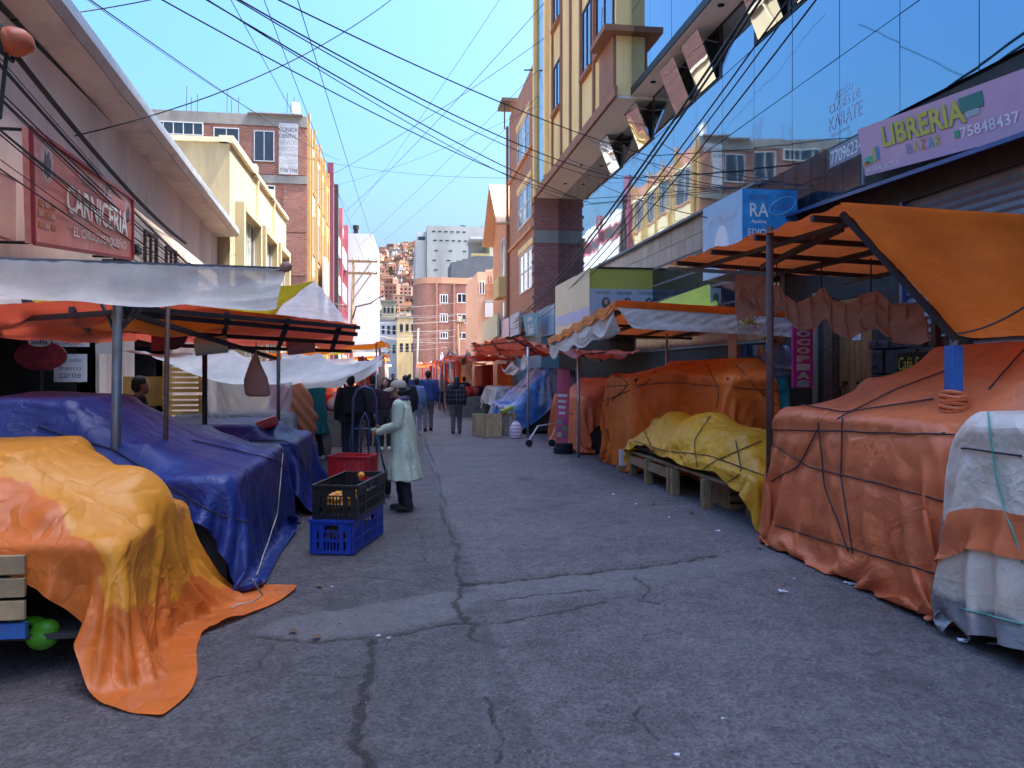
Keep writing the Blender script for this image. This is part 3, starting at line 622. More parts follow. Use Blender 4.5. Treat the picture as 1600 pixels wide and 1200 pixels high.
# shops at street level: recesses with dark interiors
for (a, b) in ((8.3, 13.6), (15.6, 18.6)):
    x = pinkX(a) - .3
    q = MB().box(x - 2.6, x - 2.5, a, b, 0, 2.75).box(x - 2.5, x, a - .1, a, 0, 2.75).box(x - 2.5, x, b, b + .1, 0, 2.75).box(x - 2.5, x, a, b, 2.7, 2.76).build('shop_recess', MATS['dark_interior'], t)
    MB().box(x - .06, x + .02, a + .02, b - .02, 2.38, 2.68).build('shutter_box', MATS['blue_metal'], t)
B('door_jamb', M('jamb_yellow', (.42, .33, .17), .8, dirt=(.2, .15, .1)), t, pinkX(8.3), pinkX(8.3) + .04, 7.2, 8.28, .13, 2.7)
# dado
MB().prism([(pinkX(ya) + .03, ya), (pinkX(8.2) + .03, 8.2), (pinkX(8.2), 8.2), (pinkX(ya), ya)], .13, 1.2).build('dado', M('maroon_paint', (.1, .03, .03), .6), t)

# butcher's sign
sg = thing('butcher_sign', 'red butcher sign with pale CARNICERIA lettering under the left eave', 'sign', (-4.2, 10, 3))
P0, P1, P2, P3 = onX(47, 199, -4.2), onX(206, 311, -4.2), onX(206, 405, -4.2), onX(52, 380, -4.2)
q = MB().plate([P3, P2, P1, P0], (1, 0, 0), .09).build('board', M('sign_red', (.68, .2, .15), .35, var=.18, scale=1.1, bump=.04, dirt=(.75, .45, .45), dirt_amt=.6), sg)
fr = MB()
for a, b in ((P0, P1), (P1, P2), (P2, P3), (P3, P0)): fr.bar(a + np.array([.01, 0, 0]), b + np.array([.01, 0, 0]), .03, .045)
fr.build('frame', M('sign_frame', (.3, .03, .04), .4), sg)
pl = M('sign_cream', (.95, .88, .76), .5); pg = M('sign_rose', (.6, .42, .4), .5)
def on_sign(u, v):
    a = P0 + (P1 - P0) * u; b = P3 + (P2 - P3) * u; return a + (b - a) * v
yd = (P1 - P0) / np.linalg.norm(P1 - P0)
def sgl(txt, u, v, wu, h, mat, **k):
    a = on_sign(u - wu / 2, v); b = on_sign(u + wu / 2, v); d = b - a
    lettering('lettering', txt, mat, sg, (a + b) / 2 + np.array([.012, 0, 0]), -d * 0 + d, (0, 0, 1), np.linalg.norm(d), h, **k)
sgl('CARNICERIA', .6, .47, .66, .36, pl, bold=.02)
sgl('FRIDALE', .56, .17, .34, .17, pg, bold=.01)
sgl('EL CHUQUISAQUE\u00d1O', .62, .8, .58, .17, pl)
for u in (.24, .98):
    a = on_sign(u, .8); d = on_sign(u + .06, .8) - on_sign(u, .8)
for (u, v, r0) in ((.12, .22, .2), (.94, .27, .15)):
    c = on_sign(u, v); pts = [c + np.array([.004, math.cos(k * math.pi / 12) * r0 * .9, math.sin(k * math.pi / 12) * r0 * 1.25]) for k in range(24)]
    em = MB().plate(pts, (1, 0, 0), .006).build('emblem', pg, sg)
    pts = [c + np.array([.012, math.cos(k * math.pi / 8) * r0 * .45, -.03 + math.sin(k * math.pi / 8) * r0 * .7 + .05 * math.sin(k * 2.4)]) for k in range(16)]
    MB().plate(pts, (1, 0, 0), .006).build('emblem_figure', M('sign_grey', (.16, .13, .14), .5), em)
for k in range(9):
    c = on_sign(.06 + .05 * (k % 3), .62 + .1 * (k // 3)); MB().box(c[0] + .003, c[0] + .009, c[1] - .06, c[1] + .05, c[2] - .035, c[2] + .03).build('print_block', M('sign_ochre%d' % (k % 2), ((.5, .2, .05), (.55, .33, .25))[k % 2], .5), sg)
MB().tube([P0 + [-.09, .1, 0], P0 + [-.5, .1, 0]], .02).tube([P1 + [-.09, -.1, 0], P1 + [-.55, -.1, 0]], .02).tube([P3 + [-.09, .1, .02], P3 + [-.5, .1, .02]], .02).tube([P2 + [-.09, -.1, .02], P2 + [-.55, -.1, .02]], .02).build('bracket', MATS['black_metal'], sg)
# second sign cut by the frame
s2 = thing('shop_sign', 'faded pink shop sign cut by the left edge of the picture', 'sign', (-4.1, 8.6, 3))
a, b = onX(-60, 290, -4.1), onX(24, 395, -4.1)
MB().box(-4.18, -4.1, onX(-70, 0, -4.1)[1], onX(25, 0, -4.1)[1], 3.08, 3.75).build('board', M('sign_pink', (.55, .24, .2), .4, dirt=(.7, .5, .3), dirt_amt=.5), s2)
MB().box(-4.6, -4.18, 8.2, 8.26, 3.3, 3.36).build('bracket', MATS['black_metal'], s2)
# floodlight
fl = thing('floodlight', 'small black floodlight beside the butcher sign', 'floodlight', tuple(onX(214, 392, -4.3)))
c = onX(214, 390, -4.3); MB().obox(c, (.03, 0, .02), (0, .1, 0), (-.03, 0, .07)).build('lamp_housing', MATS['black_metal'], fl); MB().bar(c + [-.02, 0, -.05], c + [-.12, 0, -.18], .025).bar(c + [-.12, 0, -.18], c + [-.55, .02, -.18], .025).build('bracket', MATS['black_metal'], fl)
# pigeons
for (px, py) in ((331, 318), (341, 328)):
    c = onX(px, py + 5, e1 + .05); c[2] = ez(c[1]) + .1; bd = thing('pigeon', 'dark pigeon perched on the left roof edge, %s' % ('upper of two' if px == 331 else 'lower of two'), 'pigeon', tuple(c), 'pigeons on the roof edge')
    MB().sphere(c + [0, 0, .09], (.06, .12, .06)).sphere(c + [0, -.1, .17], (.035, .04, .04)).bar(c + [0, .08, .08], c + [0, .22, .05], .05, .015).bar(c + [0, -.13, .17], c + [0, -.16, .165], .012).bar(c + [.02, 0, 0], c + [.02, 0, .06], .01).bar(c + [-.02, 0, 0], c + [-.02, 0, .06], .01).build('body', M('pigeon_grey', (.05, .05, .06), .7), bd, smooth=True)

# ------------------------------------------------------------------ left: cream two-storey building
t = thing('cream_building', 'sunlit cream building with square-framed windows beyond the butcher', 'building', (-5, 30, 0))
zr = 8.6
MB().box(-12.2, -5.0, 24.3, 36.2, 0, zr).build('wall', MATS['cream_plaster'], t)
MB().box(-12.2, -5.005, 24.26, 24.3, 0, zr - .02).build('side_wall', MATS['tan_plaster'], t)
MB().box(-12.35, -5.05, 24.15, 24.5, zr, zr + .14).box(-5.3, -4.88, 24.16, 28.1, zr, zr + .2).build('coping', MATS['cream_trim'], t)
for (a, b, dz) in ((28.3, 31.9, -.04), (32.1, 36.2, -.06)):
    B('coping', MATS['cream_trim'], t, -5.3, -4.88, a, b, zr, zr + .18 + dz); B('coping_block', MATS['cream_trim'], t, -5.25, -4.86, a - .45, a - .03, zr, zr + .34)
for a, b in ((25.3, 28.0), (29.3, 31.7), (33., 35.3)):
    for (z0, z1) in ((5.0, 6.55), (2.2, 3.5)):
        h = MB().box(-5, -4.72, a - .3, a - .02, z0 - .3, z1 + .45).box(-5, -4.72, b + .02, b + .3, z0 - .3, z1 + .45).box(-5, -4.7, a - .02, b + .02, z1 + .2, z1 + .43).box(-5, -4.7, a - .02, b + .02, z0 - .3, z0 - .1).build('window_surround', MATS['cream_plaster'], t)
        window_x(t, -4.99, a, b, z0 - .1, z1 + .2, 1, 4, 1, 'white_frame', 'win_pale', pm='win_dark')
for y in (28.6, 32.3): B('downpipe', MATS['cream_trim'], t, -5, -4.9, y, y + .1, 0, zr - .01)

# ------------------------------------------------------------------ left: unfinished brick and concrete building
t = thing('brick_building', 'tall unfinished brick and concrete building with white banner and yellow fins', 'building', (-5, 50, 0))
Yb, zb = 44.5, 15.8
MB().box(-20, -5.0, Yb, 57, 0, zb).build('wall', MATS['brick_old'], t)
def bx(px): return onY(px, 300, Yb)[0]
def bz(py): return onY(420, py, Yb)[2]
beams = MB().box(-20, -5, Yb - .06, Yb - .002, bz(197), zb + .25).box(-20, -5, Yb - .06, Yb - .002, bz(286), bz(274)).build('beam', MATS['concrete'], t)
for (a, b, c, d) in ((205, 224, 198, 272), (376, 396, 199, 272), (396, 430, 255, 272), (330, 396, 255, 272), (443, 478, 287, 362), (443, 478, 364, 430), (467, 478, 198, 272), (205, 330, 222, 272), (205, 408, 318, 430), (205, 408, 290, 315)):
    B('brick_panel', MATS['brick_old'], t, bx(a), bx(b), Yb - .03, Yb - .004, bz(d), bz(c))
for (a, b, c, d, nv) in ((240, 318, 197, 217, 5), (334, 374, 203, 252, 2), (397, 429, 205, 253, 2), (409, 430, 290, 317, 1)): window_y(t, Yb - .035, bx(a), bx(b), bz(d), bz(c), nv, 'white_frame', 'win_dark', fw=.05)
bn = thing('wall_banner', 'tall white lettered banner hanging on the brick side wall', 'banner', (bx(450), Yb - .1, bz(272)))
MB().box(bx(436), bx(466), Yb - .1, Yb - .07, bz(272), bz(192)).build('sheet', M('banner_white', (.6, .6, .6), .6, dirt=(.4, .4, .4)), bn)
ink = M('ink_dark', (.07, .07, .09), .6)
for k, (s, hh) in enumerate((('CLINICA', .5), ('DENTAL', .5), ('SERVICIO', .3), ('PRECIOS', .3), ('BAJOS', .3), ('CONSULTA', .22), ('2do PISO', .22))): lettering('lettering', s, ink if k < 2 else M('ink_grey', (.35, .35, .37), .6), bn, ((bx(436) + bx(466)) / 2, Yb - .104, bz(196) - .22 - k * .36), (1, 0, 0), (0, 0, 1), 1.0, .24)
lettering('lettering', '7198', ink, bn, (bx(444), Yb - .104, bz(266)), (1, 0, 0), (0, 0, 1), .42, .22); lettering('lettering', '7198', ink, bn, (bx(459), Yb - .104, bz(266)), (1, 0, 0), (0, 0, 1), .42, .22)
# street front: cream bays between yellow fins
for i in range(4):
    y0 = Yb + .35 + i * 3.05; y1 = y0 + 2.75
    for z0, z1 in ((12.3, 14.6), (8.7, 11.0), (5.2, 7.4), (1.5, 4.)):
        B('bay_panel', MATS['cream_plaster'], t, -4.99, -4.9, y0, y1, z0 - .95, z0 - .03); window_x(t, -4.985, y0 + .1, y1 - .1, z0, z1, 1, 3, 1, 'white_frame', 'win_dark', sill='terracotta_trim')
        B('lintel', MATS['cream_trim'], t, -4.99, -4.92, y0, y1, z1 + .03, z1 + .3)
    for dy, lean in ((-.2, 0), (.08, .0)): B('fin', MATS['ochre_fin'], t, -4.99, -4.78 + dy * .3, y0 + dy - .05, y0 + dy + .1, .3, zb + (.5 if dy < 0 else -.3))
B('fin', MATS['ochre_fin'], t, -4.99, -4.8, 56.75, 56.95, .3, zb + .2)
B('sign_panel', MATS['white_wall'], t, -4.6, -4.45, 49.2, 51.6, 5.4, 8.9)
for k, (x, y) in enumerate([(-15.5, 45.2), (-15.3, 45.2), (-11.6, 45), (-11.35, 45), (-11.1, 45.3), (-9.5, 45.3), (-9.2, 45), (-8.9, 45.4), (-6.2, 45.2), (-6, 45.2), (-5.8, 45)]): MB().tube([(x, y, zb), (x + .03, y, zb + 1.2 + .3 * (k % 3))], .018, 5).build('rebar', MATS['rusty_pole'], t)
B('roof_block', MATS['white_wall'], t, -5.9, -5.5, 44.9, 45.6, zb, zb + 1.2); B('roof_edge', MATS['zinc'], t, -8.2, -5.2, 44.2, 45.2, zb + .26, zb + .32)
# brick stair head on the low building's roof (seen in the mirror glass)
t = thing('brick_stair_head', 'raw brick stair head rising above the low roof, mirrored in the glass', 'building', (-9.5, 17, 6))
B('wall', MATS['brick_orange'], t, -10.6, -8.2, 16., 18.6, 6.4, 9.6); B('roof_slab', MATS['concrete'], t, -10.7, -8.1, 15.9, 18.7, 9.6, 9.8)

# ------------------------------------------------------------------ left: magenta and grey building, white tower
t = thing('magenta_building', 'narrow magenta and grey panelled building before the white tower', 'building', (-5, 65, 0))
MB().box(-16, -5.0, 57.05, 74.9, 0, 15.2).build('wall', MATS['grey_panel'], t)
B('fin', MATS['magenta_paint'], t, -4.99, -4.55, 57.1, 57.7, 0, 16.9); B('fin', MATS['dark_frame'], t, -4.99, -4.3, 58.2, 58.9, 0, 15.6)
for i, z in enumerate((2.2, 5.4, 8.6, 11.8)):
    window_x(t, -4.98, 59.5, 74., z + 1.2, z + 2.5, 1, 5, 1, 'red_paint', 'win_dark', fw=.18); B('band', MATS['grey_panel'], t, -4.99, -4.7, 59.5, 74.5, z - .5, z + 1.0)
for y in (59.2, 66.5, 74.2): B('fin', MATS['red_paint'], t, -4.99, -4.55, y, y + .35, 0, 15.6)
t = thing('white_tower', 'plain white tower block standing at the left of the street end', 'building', (-3.4, 78, 0))
xa, xb, z = onY(537, 400, 76)[0], onY(582, 400, 76)[0], onY(560, 365, 76)[2]; x2 = onY(592, 400, 86)[0]
MB().prism([(xa, 76), (xb, 76), (x2, 88), (xa, 88)], 0, z).build('wall', MATS['white_wall'], t); MB().box(xa + .9, xa + 1.3, 77, 77.5, z, z + .6).cyl((xa + 1.1, 77.2), .3, z + .6, z + 1.0).build('water_tank', MATS['black_metal'], t)
for k in range(8):
    zz = z - 2.0 - k * 1.55
    if zz > .5: window_y(t, 75.998, xa + .08, xa + .42, zz, zz + .55, 1, 'white_frame', 'win_dark', fw=.03)

# ------------------------------------------------------------------ right: mirror-glass building
t = thing('glass_building', 'blue mirror-glass building with dark tiled shopfronts on the right side', 'building', (6.8, 14, 0))
XG, zT, zS = 6.6, 5.1, 8.8
MB().box(XG + .2, 16, -8, 31, zS + .02, 26.5).box(XG + .06, 16, -8, 31, zT - .02, zS + .02).build('wall', MATS['dark_void'], t)
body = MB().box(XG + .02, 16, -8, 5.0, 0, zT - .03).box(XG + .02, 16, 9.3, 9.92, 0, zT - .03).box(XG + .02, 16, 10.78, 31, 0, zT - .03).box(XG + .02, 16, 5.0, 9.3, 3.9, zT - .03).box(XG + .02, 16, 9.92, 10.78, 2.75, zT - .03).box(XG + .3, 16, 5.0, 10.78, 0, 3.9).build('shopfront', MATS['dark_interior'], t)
# panes of the lower glass band: each its own sheet, a hair out of true
def pane_mesh(nm, w, h):
    m = MB().box(-.008, .004, -w / 2 + .008, w / 2 - .008, -h / 2 + .008, h / 2 - .008).mesh(nm, [MATS['mirror_blue']]); return m
OPEN = [(11.2, 1), (12.6, 1), (14.0, 1), (15.4, 1), (21.1, 1), (23.9, 1)]
pw = 1.4; rows = [(zT, zT + 1.3), (zT + 1.3, zT + 2.6), (zT + 2.6, zS)]
pm = [pane_mesh('pane', pw, b - a) for a, b in rows]
ys = np.arange(-6.1, 31, pw); opened = []
for i, y in enumerate(ys):
    for j, (a, b) in enumerate(rows):
        if j == 2 and i in (12, 13, 15, 16, 18, 20): opened.append((y, a, b)); continue
        o = shared('pane', pm[j], t, (XG, y + pw / 2, (a + b) / 2)); o.rotation_euler = (0, random.gauss(0, .0022), random.gauss(0, .0022))
for k, (y, a, b) in enumerate(opened):
    yc = y + pw / 2; wd = .92; hz = zS - .08; tilt = R(22)
    f = MB().box(XG - .02, XG + .05, y + .02, y + pw - .02, b - .06, b).box(XG - .02, XG + .05, y + .02, y + pw - .02, a, a + .06).box(XG - .02, XG + .05, y + .02, y + .14, a + .06, b - .06).box(XG - .02, XG + .05, y + pw - .14, y + pw - .02, a + .06, b - .06).build('window_frame', MATS['black_metal'], t)
    dz = np.array([-math.sin(tilt), 0, -math.cos(tilt)]); nx = np.array([-math.cos(tilt), 0, math.sin(tilt)]); h = (b - a) * 1.08
    dz = np.array([math.sin(tilt), 0, -math.cos(tilt)]); nx = np.array([-math.cos(tilt), 0, -math.sin(tilt)]); bot = np.array([XG - .03, yc, a + .06]); h = (b - a) * .98; ctr = bot - dz * h / 2
    MB().obox(ctr, dz * h / 2, (0, wd / 2, 0), nx * .02).build('open_sash', MATS['mirror_pale'], f)
    for s in (-1, 1): MB().bar(ctr - dz * h * .3 + np.array([0, s * wd / 2, 0]), (XG, yc + s * wd / 2, b - .3), .02).build('stay', MATS['alu'], f)
# mullion lines (recessed joints read dark); soffit and upper bay
MB().box(XG - .02, XG + .05, -8, 31, zS - .03, zS + .015).build('head_rail', MATS['black_metal'], t)
MB().box(6.0, XG + .2, -8, 19.2, zS + .016, zS + .16).box(5.62, XG + .2, 19.2, 30.7, zS - .06, zS + .012).build('soffit', MATS['soffit'], t)
for y in (14.2, 16.2, 18.2, 20.4, 23, 25.6, 28.2): MB().cyl((6.25, y), .07, zS - .0 if y < 19.2 else zS - .075, zS + .02 if y < 19.2 else zS - .058, 14).build('downlight', MATS['dark_void'], t)
B('edge_trim', MATS['black_metal'], t, 5.97, 6.0, -8, 19.15, zS + .02, zS + .2)
for a, b in ((zS + .2, 10.9), (10.9, 13.1), (13.1, 15.3), (15.3, 17.5), (17.5, 20), (20, 22.5), (22.5, 24.5), (24.5, 26.5)):
    um = MB().box(-.01, 0, .008, 1.44, .008, b - a - .008).mesh('pane', [MATS['mirror_blue']])
    for y in np.arange(-7., 17.8, 1.45):
        o = shared('pane', um, t, (5.99, y, a)); o.rotation_euler = (0, random.gauss(0, .0015), random.gauss(0, .002))
MB().box(6.0, XG + .2, -8, 19.15, zS + .17, 26.5).build('bay_core', MATS['dark_void'], t)
# ochre bay
yb_ = thing('ochre_building', 'ochre rendered building with terracotta trim jutting over the street on the right', 'building', (5.7, 25, 8.8))
MB().box(5.6, 7.2, 19.2, 30.7, zS + .02, 20.5).build('wall', MATS['ochre_paint'], yb_)
def ry(px, X=5.6): return onX(px, 300, X)[1]
B('bottom_trim', MATS['terracotta_trim'], yb_, 5.52, 5.6, 19.1, 30.7, zS - .06, zS + .22)
MB().box(5.2, 7.2, 18.9, 20.4, 10.35, 10.5).box(5.52, 5.6, 19.2, 20.6, zS + .23, 10.34).build('bay_ledge', MATS['terracotta_trim'], yb_)
for y in (21.3, 22.9, 24.3, 25.7, 27.2): B('pilaster', MATS['terracotta_trim'], yb_, 5.53, 5.6, y, y + .14, zS + .23, 20.5)
B('pilaster', MATS['ochre_paint'], yb_, 5.45, 5.6, 28.05, 28.5, zS + .23, 20.5); B('pilaster', MATS['ochre_paint'], yb_, 5.45, 5.6, 30.35, 30.7, zS - .05, 20.5)
for z in np.arange(zS + .3, 19., 2.15): B('glass_strip', MATS['mirror_blue'], yb_, 5.56, 5.598, 28.55, 30.3, z, z + 2.12)
for (y0, y1) in ((19.35, 21.1), (21.65, 22.7), (25.95, 27.05)):
    for z in (10.55, 13.6, 16.6):
        window_x(yb_, 5.597, y0, y1, z + (.35 if y0 > 25 else 0), z + 2.0, -1, 2, 1, 'dark_frame', 'mirror_dark', sill='terracotta_trim')
MB().tube([(5.5, 30.6, 13.9), (5.1, 30.7, 13.9)], .03).build('pipe_stub', MATS['black_metal'], yb_)
# ------------------------------------------------------------------ right: tiles, shutter, door, stone
tm = MB().box(-.012, 0, .006, .444, .006, .372).mesh('tile', [MATS['black_tile']]); tg = MB().box(-.012, 0, .006, .444, .006, .372).mesh('tile', [MATS['grey_tile']])
B('tile_backing', MATS['grout'], t, XG - .012, XG + .02, 10.1, 30.95, 4.33, zT - .008)
for y in np.arange(10.15, 30.5, .45):
    for z in (4.34, 4.72): shared('tile', tm if y < 13.2 else tg, t, (XG - .013, y, z))
B('tile_backing', MATS['grout'], t, XG - .012, XG + .02, 12.4, 20.8, 2.2, 4.325)
for y in np.arange(12.5, 20.5, .45):
    for z in np.arange(2.24, 4.2, .42): shared('tile', tm, t, (XG - .013, y, z))
B('ledge', MATS['kerb_concrete'], t, XG - .14, XG - .013, 13.2, 30.95, zT - .005, zT + .05)
aw = MB(); aw.plate([(6.2, 4.0, 3.98), (6.2, 12.2, 4.22), (6.61, 12.2, 4.34), (6.61, 4.0, 4.1)], (0, 0, 1), .05); aw.build('awning_rail', MATS['blue_metal'], t)
sh = thing('roller_shutter', 'closed grey steel roller shutter under the lilac stationery sign', 'shutter', (6.7, 7, 0))
ms = MB(); ms.add([(0, 0, 0), (0, 4.24, 0), (-.035, 4.24, .035), (-.035, 0, .035), (0, 4.24, .1), (0, 0, .1)], [(0, 1, 2, 3), (3, 2, 4, 5)])
msh = ms.mesh('slat', [MATS['shutter_steel']])
for k in range(38): shared('slat', msh, sh, (6.7, 5.03, .13 + k * .1))
B('guide_rail', MATS['blue_metal'], sh, 6.6, 6.72, 9.27, 9.33, .13, 3.9); B('guide_rail', MATS['blue_metal'], sh, 6.6, 6.72, 4.97, 5.03, .13, 3.9)
dr = thing('wooden_door', 'plank wooden door with iron handle and paper notice on the right', 'door', (6.66, 10.3, .13))
for k in range(6): MB().box(6.62, 6.67, 9.95 + k * .136, 9.95 + k * .136 + .13, .14, 2.74).build('plank', MATS['door_wood'], dr, bevel=.008)
B('carved_jamb', MATS['carved_wood'], dr, 6.52, 6.68, 10.79, 11.02, .13, 2.8)
hd = MB().tube([(6.6, 10.6, 1.15), (6.54, 10.6, 1.2), (6.54, 10.6, 1.42), (6.6, 10.6, 1.47)], .014, 6).box(6.6, 6.62, 10.54, 10.66, 1.1, 1.14).box(6.6, 6.62, 10.54, 10.66, 1.48, 1.52).build('handle', MATS['black_metal'], dr, smooth=False)
for y in (10.12, 10.27, 9.99): MB().sphere((6.61, y, 1.5), .022).build('stud', MATS['black_metal'], dr, smooth=True)
B('notice', M('paper', (.7, .72, .75), .7, var=.1), dr, 6.61, 6.617, 10.2, 10.4, 2.12, 2.42)
for k in range(5): lettering('lettering', ('SE ALQUILA', 'TIENDA', 'CUARTO', 'CEL 7191', 'PISO 2')[k], M('ink_blue', (.1, .14, .35), .6), dr, (6.609, 10.3, 2.38 - k * .055), (0, -1, 0), (0, 0, 1), .16, .035)
# black doorway with pale post
B('post', M('pale_post', (.35, .28, .22), .7), t, 6.5, 6.56, 11.25, 11.31, .13, 2.9)
st = random.Random(3)
z = .15
while z < 2.05:
    y = 8.0
    hgt = st.uniform(.22, .36)
    while y < 9.88:
        w_ = min(st.uniform(.25, .5), 9.9 - y)
        if w_ > .08: MB().box(XG - .03 - st.uniform(0, .05), XG + .015, y + .008, y + w_ - .008, z + .008, min(z + hgt, 2.1) - .008).build('stone', MATS['slate'], t, bevel=.012)
        y += w_
    z += hgt
cf = thing('cafe_sign', 'small black cafe sign with yellow script on the stone wall', 'sign', (6.5, 9, 1.5))
p = onX(1428, 568, 6.5); B('board', MATS['black_metal'], cf, 6.48, 6.5, p[1] - .32, p[1] + .3, p[2] - .14, p[2] + .14)
lettering('lettering', 'Caf\u00e9 Sel', M('sign_lime', (.55, .6, .05), .5), cf, (6.478, p[1] + .02, p[2]), (0, -1, 0), (0, 0, 1), .5, .17, shear=.25)
MB().box(6.474, 6.478, p[1] - .2, p[1] + .22, p[2] - .115, p[2] - .105).build('underline', MATS['sign_lime'], cf)
# faint karate lettering behind the glass, phone number
kt = thing('window_lettering', 'pale karate class lettering on the blue mirror glass', 'lettering', (6.58, 10.3, 6))
wl = M('vinyl_pale', (.42, .52, .64), .4)
for s, px, py, w_, h_ in (('AIKIDO', 1318, 142, .45, .13), ('CLASES DE', 1319, 158, .8, .14), ('KARATE', 1320, 182, .85, .22), ('defensa personal', 1312, 206, .5, .09)):
    p = onX(px, py, 6.59); lettering('lettering', s, wl, kt, p, (0, -1, 0), (0, 0, 1), w_, h_, depth=.0005)
p = onX(1321, 236, 6.56); B('number_plate', M('plate_grey', (.3, .29, .33), .5), kt, 6.575, 6.585, p[1] - .45, p[1] + .45, p[2] - .14, p[2] + .14)
lettering('lettering', '77096234', M('ink_white', (.75, .75, .75), .5), kt, (6.574, p[1], p[2]), (0, -1, 0), (0, 0, 1), .8, .2, bold=.01)
# ------------------------------------------------------------------ right: LIBRERIA sign
lb = thing('stationery_sign', 'long lilac LIBRERIA BAZAR sign board above the steel shutter', 'sign', (6.4, 8, 4.4))
a0, a1 = onX(1352, 283, 6.4), onX(1352, 207, 6.4); Ln = a0[1] - 5.2
v0 = np.array([6.4, a0[1], 4.36]); vt = np.array([6.28, a0[1], 5.0])
yv = np.array([0, -1., -.095]); yv /= np.linalg.norm(yv); uz = (vt - v0) / np.linalg.norm(vt - v0); nn = np.cross(yv, uz)
Hs = np.linalg.norm(vt - v0)
MB().plate([v0, v0 + yv * Ln, vt + yv * Ln, vt], nn, .1).build('board', M('sign_lilac', (.55, .36, .5), .4, var=.08, scale=1.5, bump=.02, bscale=3, dirt=(.62, .45, .6), dirt_amt=.6), lb)
def lbp(u, v): return v0 + yv * u + uz * v + nn * .006
def lbt(s, u, v, w_, h_, mat, **k): lettering('lettering', s, mat, lb, lbp(u, v), yv, uz, w_, h_, **k)
lime = M('sign_yellowlime', (.5, .5, .08), .4); white_ink = MATS['ink_white']
lbt('LIBRERIA', 1.25, .43, 1.5, .27, M('sign_shadow', (.25, .16, .3), .5), bold=.05, depth=.0); lbt('LIBRERIA', 1.25, .44, 1.5, .27, lime, bold=.03)
for k, (ch, cc) in enumerate(zip('BAZAR', ((.3, .3, .5), (.55, .5, .1), (.6, .2, .1), (.1, .4, .5), (.5, .5, .1)))): lbt(ch, .98 + k * .13, .2, .1, .13, M('bz%d' % k, cc, .4), bold=.02)
lbt('MATERIAL ESCOLAR', .42, .07, .72, .07, white_ink); lbt('75848437', 2.3, .2, .85, .12, white_ink, bold=.01)
for k, (u, v, w_, h_, cc) in enumerate(((.16, .2, .2, .1, (.1, .4, .25)), (.28, .25, .06, .2, (.5, .5, .1)), (.35, .26, .07, .18, (.1, .25, .45)), (.1, .16, .14, .06, (.55, .25, .1)), (2.1, .5, .36, .17, (.03, .22, .18)), (2.1, .38, .2, .07, (.4, .5, .5)), (1.82, .2, .08, .08, (.05, .4, .15)))):
    c = lbp(u, v); MB().obox(c, yv * w_ / 2, uz * h_ / 2, nn * .004).build('picture_patch', M('lbpic%d' % k, cc, .5), lb, bevel=.003)
for s in (.3, 1.6, 3.): MB().bar(v0 + yv * s - nn * .1, (6.6, v0[1] - s, 4.55), .03).bar(vt + yv * s - nn * .1, (6.6, v0[1] - s, 4.95), .03).build('bracket', MATS['black_metal'], lb)
# ------------------------------------------------------------------ right: EDICIONES box sign and yellow shampoo box sign
def box_sign(name, label, Y0, Y1, X0, X1, z0, z1, mf, ms_):
    q = thing(name, label, 'sign', (X0, Y0, z0)); B('side_face', MATS[ms_], q, X0, X1, Y0 + .012, Y1, z0, z1); B('front_face', MATS[mf], q, X0, X1, Y0, Y0 + .01, z0, z1); return q
M('ed_blue', (.03, .22, .5), .4, var=.35, scale=2.5, bump=0, dirt=(.1, .45, .65), dirt_amt=.6); M('ed_pale', (.3, .5, .65), .45, var=.15, scale=2, bump=0, dirt=(.5, .62, .7), dirt_amt=.6)
Ye = 11.6; xL, xR = onY(1160, 330, Ye)[0], onY(1246, 330, Ye)[0]; zb0, zt0 = 3.3, onY(1205, 296, Ye)[2]
ed = box_sign('publisher_sign', 'blue publisher box sign with white EDICIONES lettering above the orange awning', Ye, 13.2, xL, xR, zb0, zt0, 'ed_blue', 'ed_pale')
xm = (xL + xR) / 2; wd = xR - xL; f = lambda u, v: (xL + wd * u, Ye - .004, zt0 - (zt0 - zb0) * v)
for s, u, v, w_, h_, mm in (('EDICIONES', .28, .1, .32, .07, MATS['ink_blue']), ('RA', .3, .26, .34, .22, white_ink), ('Papeleria', .3, .41, .26, .07, white_ink), ('EDICIONES', .45, .54, .7, .12, white_ink), ('ESCOLARES', .5, .7, .6, .11, white_ink)): lettering('lettering', s, mm, ed, f(u, v), (1, 0, 0), (0, 0, 1), wd * w_, h_, bold=.015)
e = [np.array(f(.72 + .24 * math.cos(k * .2618), .2 + .1 * math.sin(k * .2618) - .06 * math.cos(k * .2618))) for k in range(24)]
MB().tube(e, .006, 4, closed=True).build('leaf_outline', M('ink_teal', (.25, .55, .6), .5), ed); lettering('lettering', 'CRECER', MATS['ink_blue'], ed, f(.72, .2), (1, 0, .12), (0, 0, 1), wd * .32, .08, shear=.2)
lettering('lettering', 'COPACABANA', white_ink, ed, (xL - .004, 12.4, zt0 - .32), (0, -1, 0), (0, 0, 1), 1.15, .14)
pts = [(xL - .004, 12.4 + .3 * math.cos(k * .3), zt0 - .85 + .4 * math.sin(k * .3)) for k in range(21)]; MB().plate(pts, (-1, 0, 0), .004).build('emblem', white_ink, ed)
M('pt_yellow', (.48, .42, .07), .5, var=.08, bump=0, dirt=(.4, .36, .12)); M('pt_cream', (.62, .55, .36), .5, var=.1, bump=0)
Yp = 19.2; x0, x1 = onY(921, 430, Yp)[0], onY(1023, 430, Yp)[0]; z1 = onY(970, 420, Yp)[2]; z0 = onY(970, 500, Yp)[2]
pt = box_sign('shampoo_sign', 'yellow and white shampoo box sign with three faces above the far awning', Yp, 23.5, x0, x1, z0 - .3, z1, 'pt_yellow', 'pt_cream')
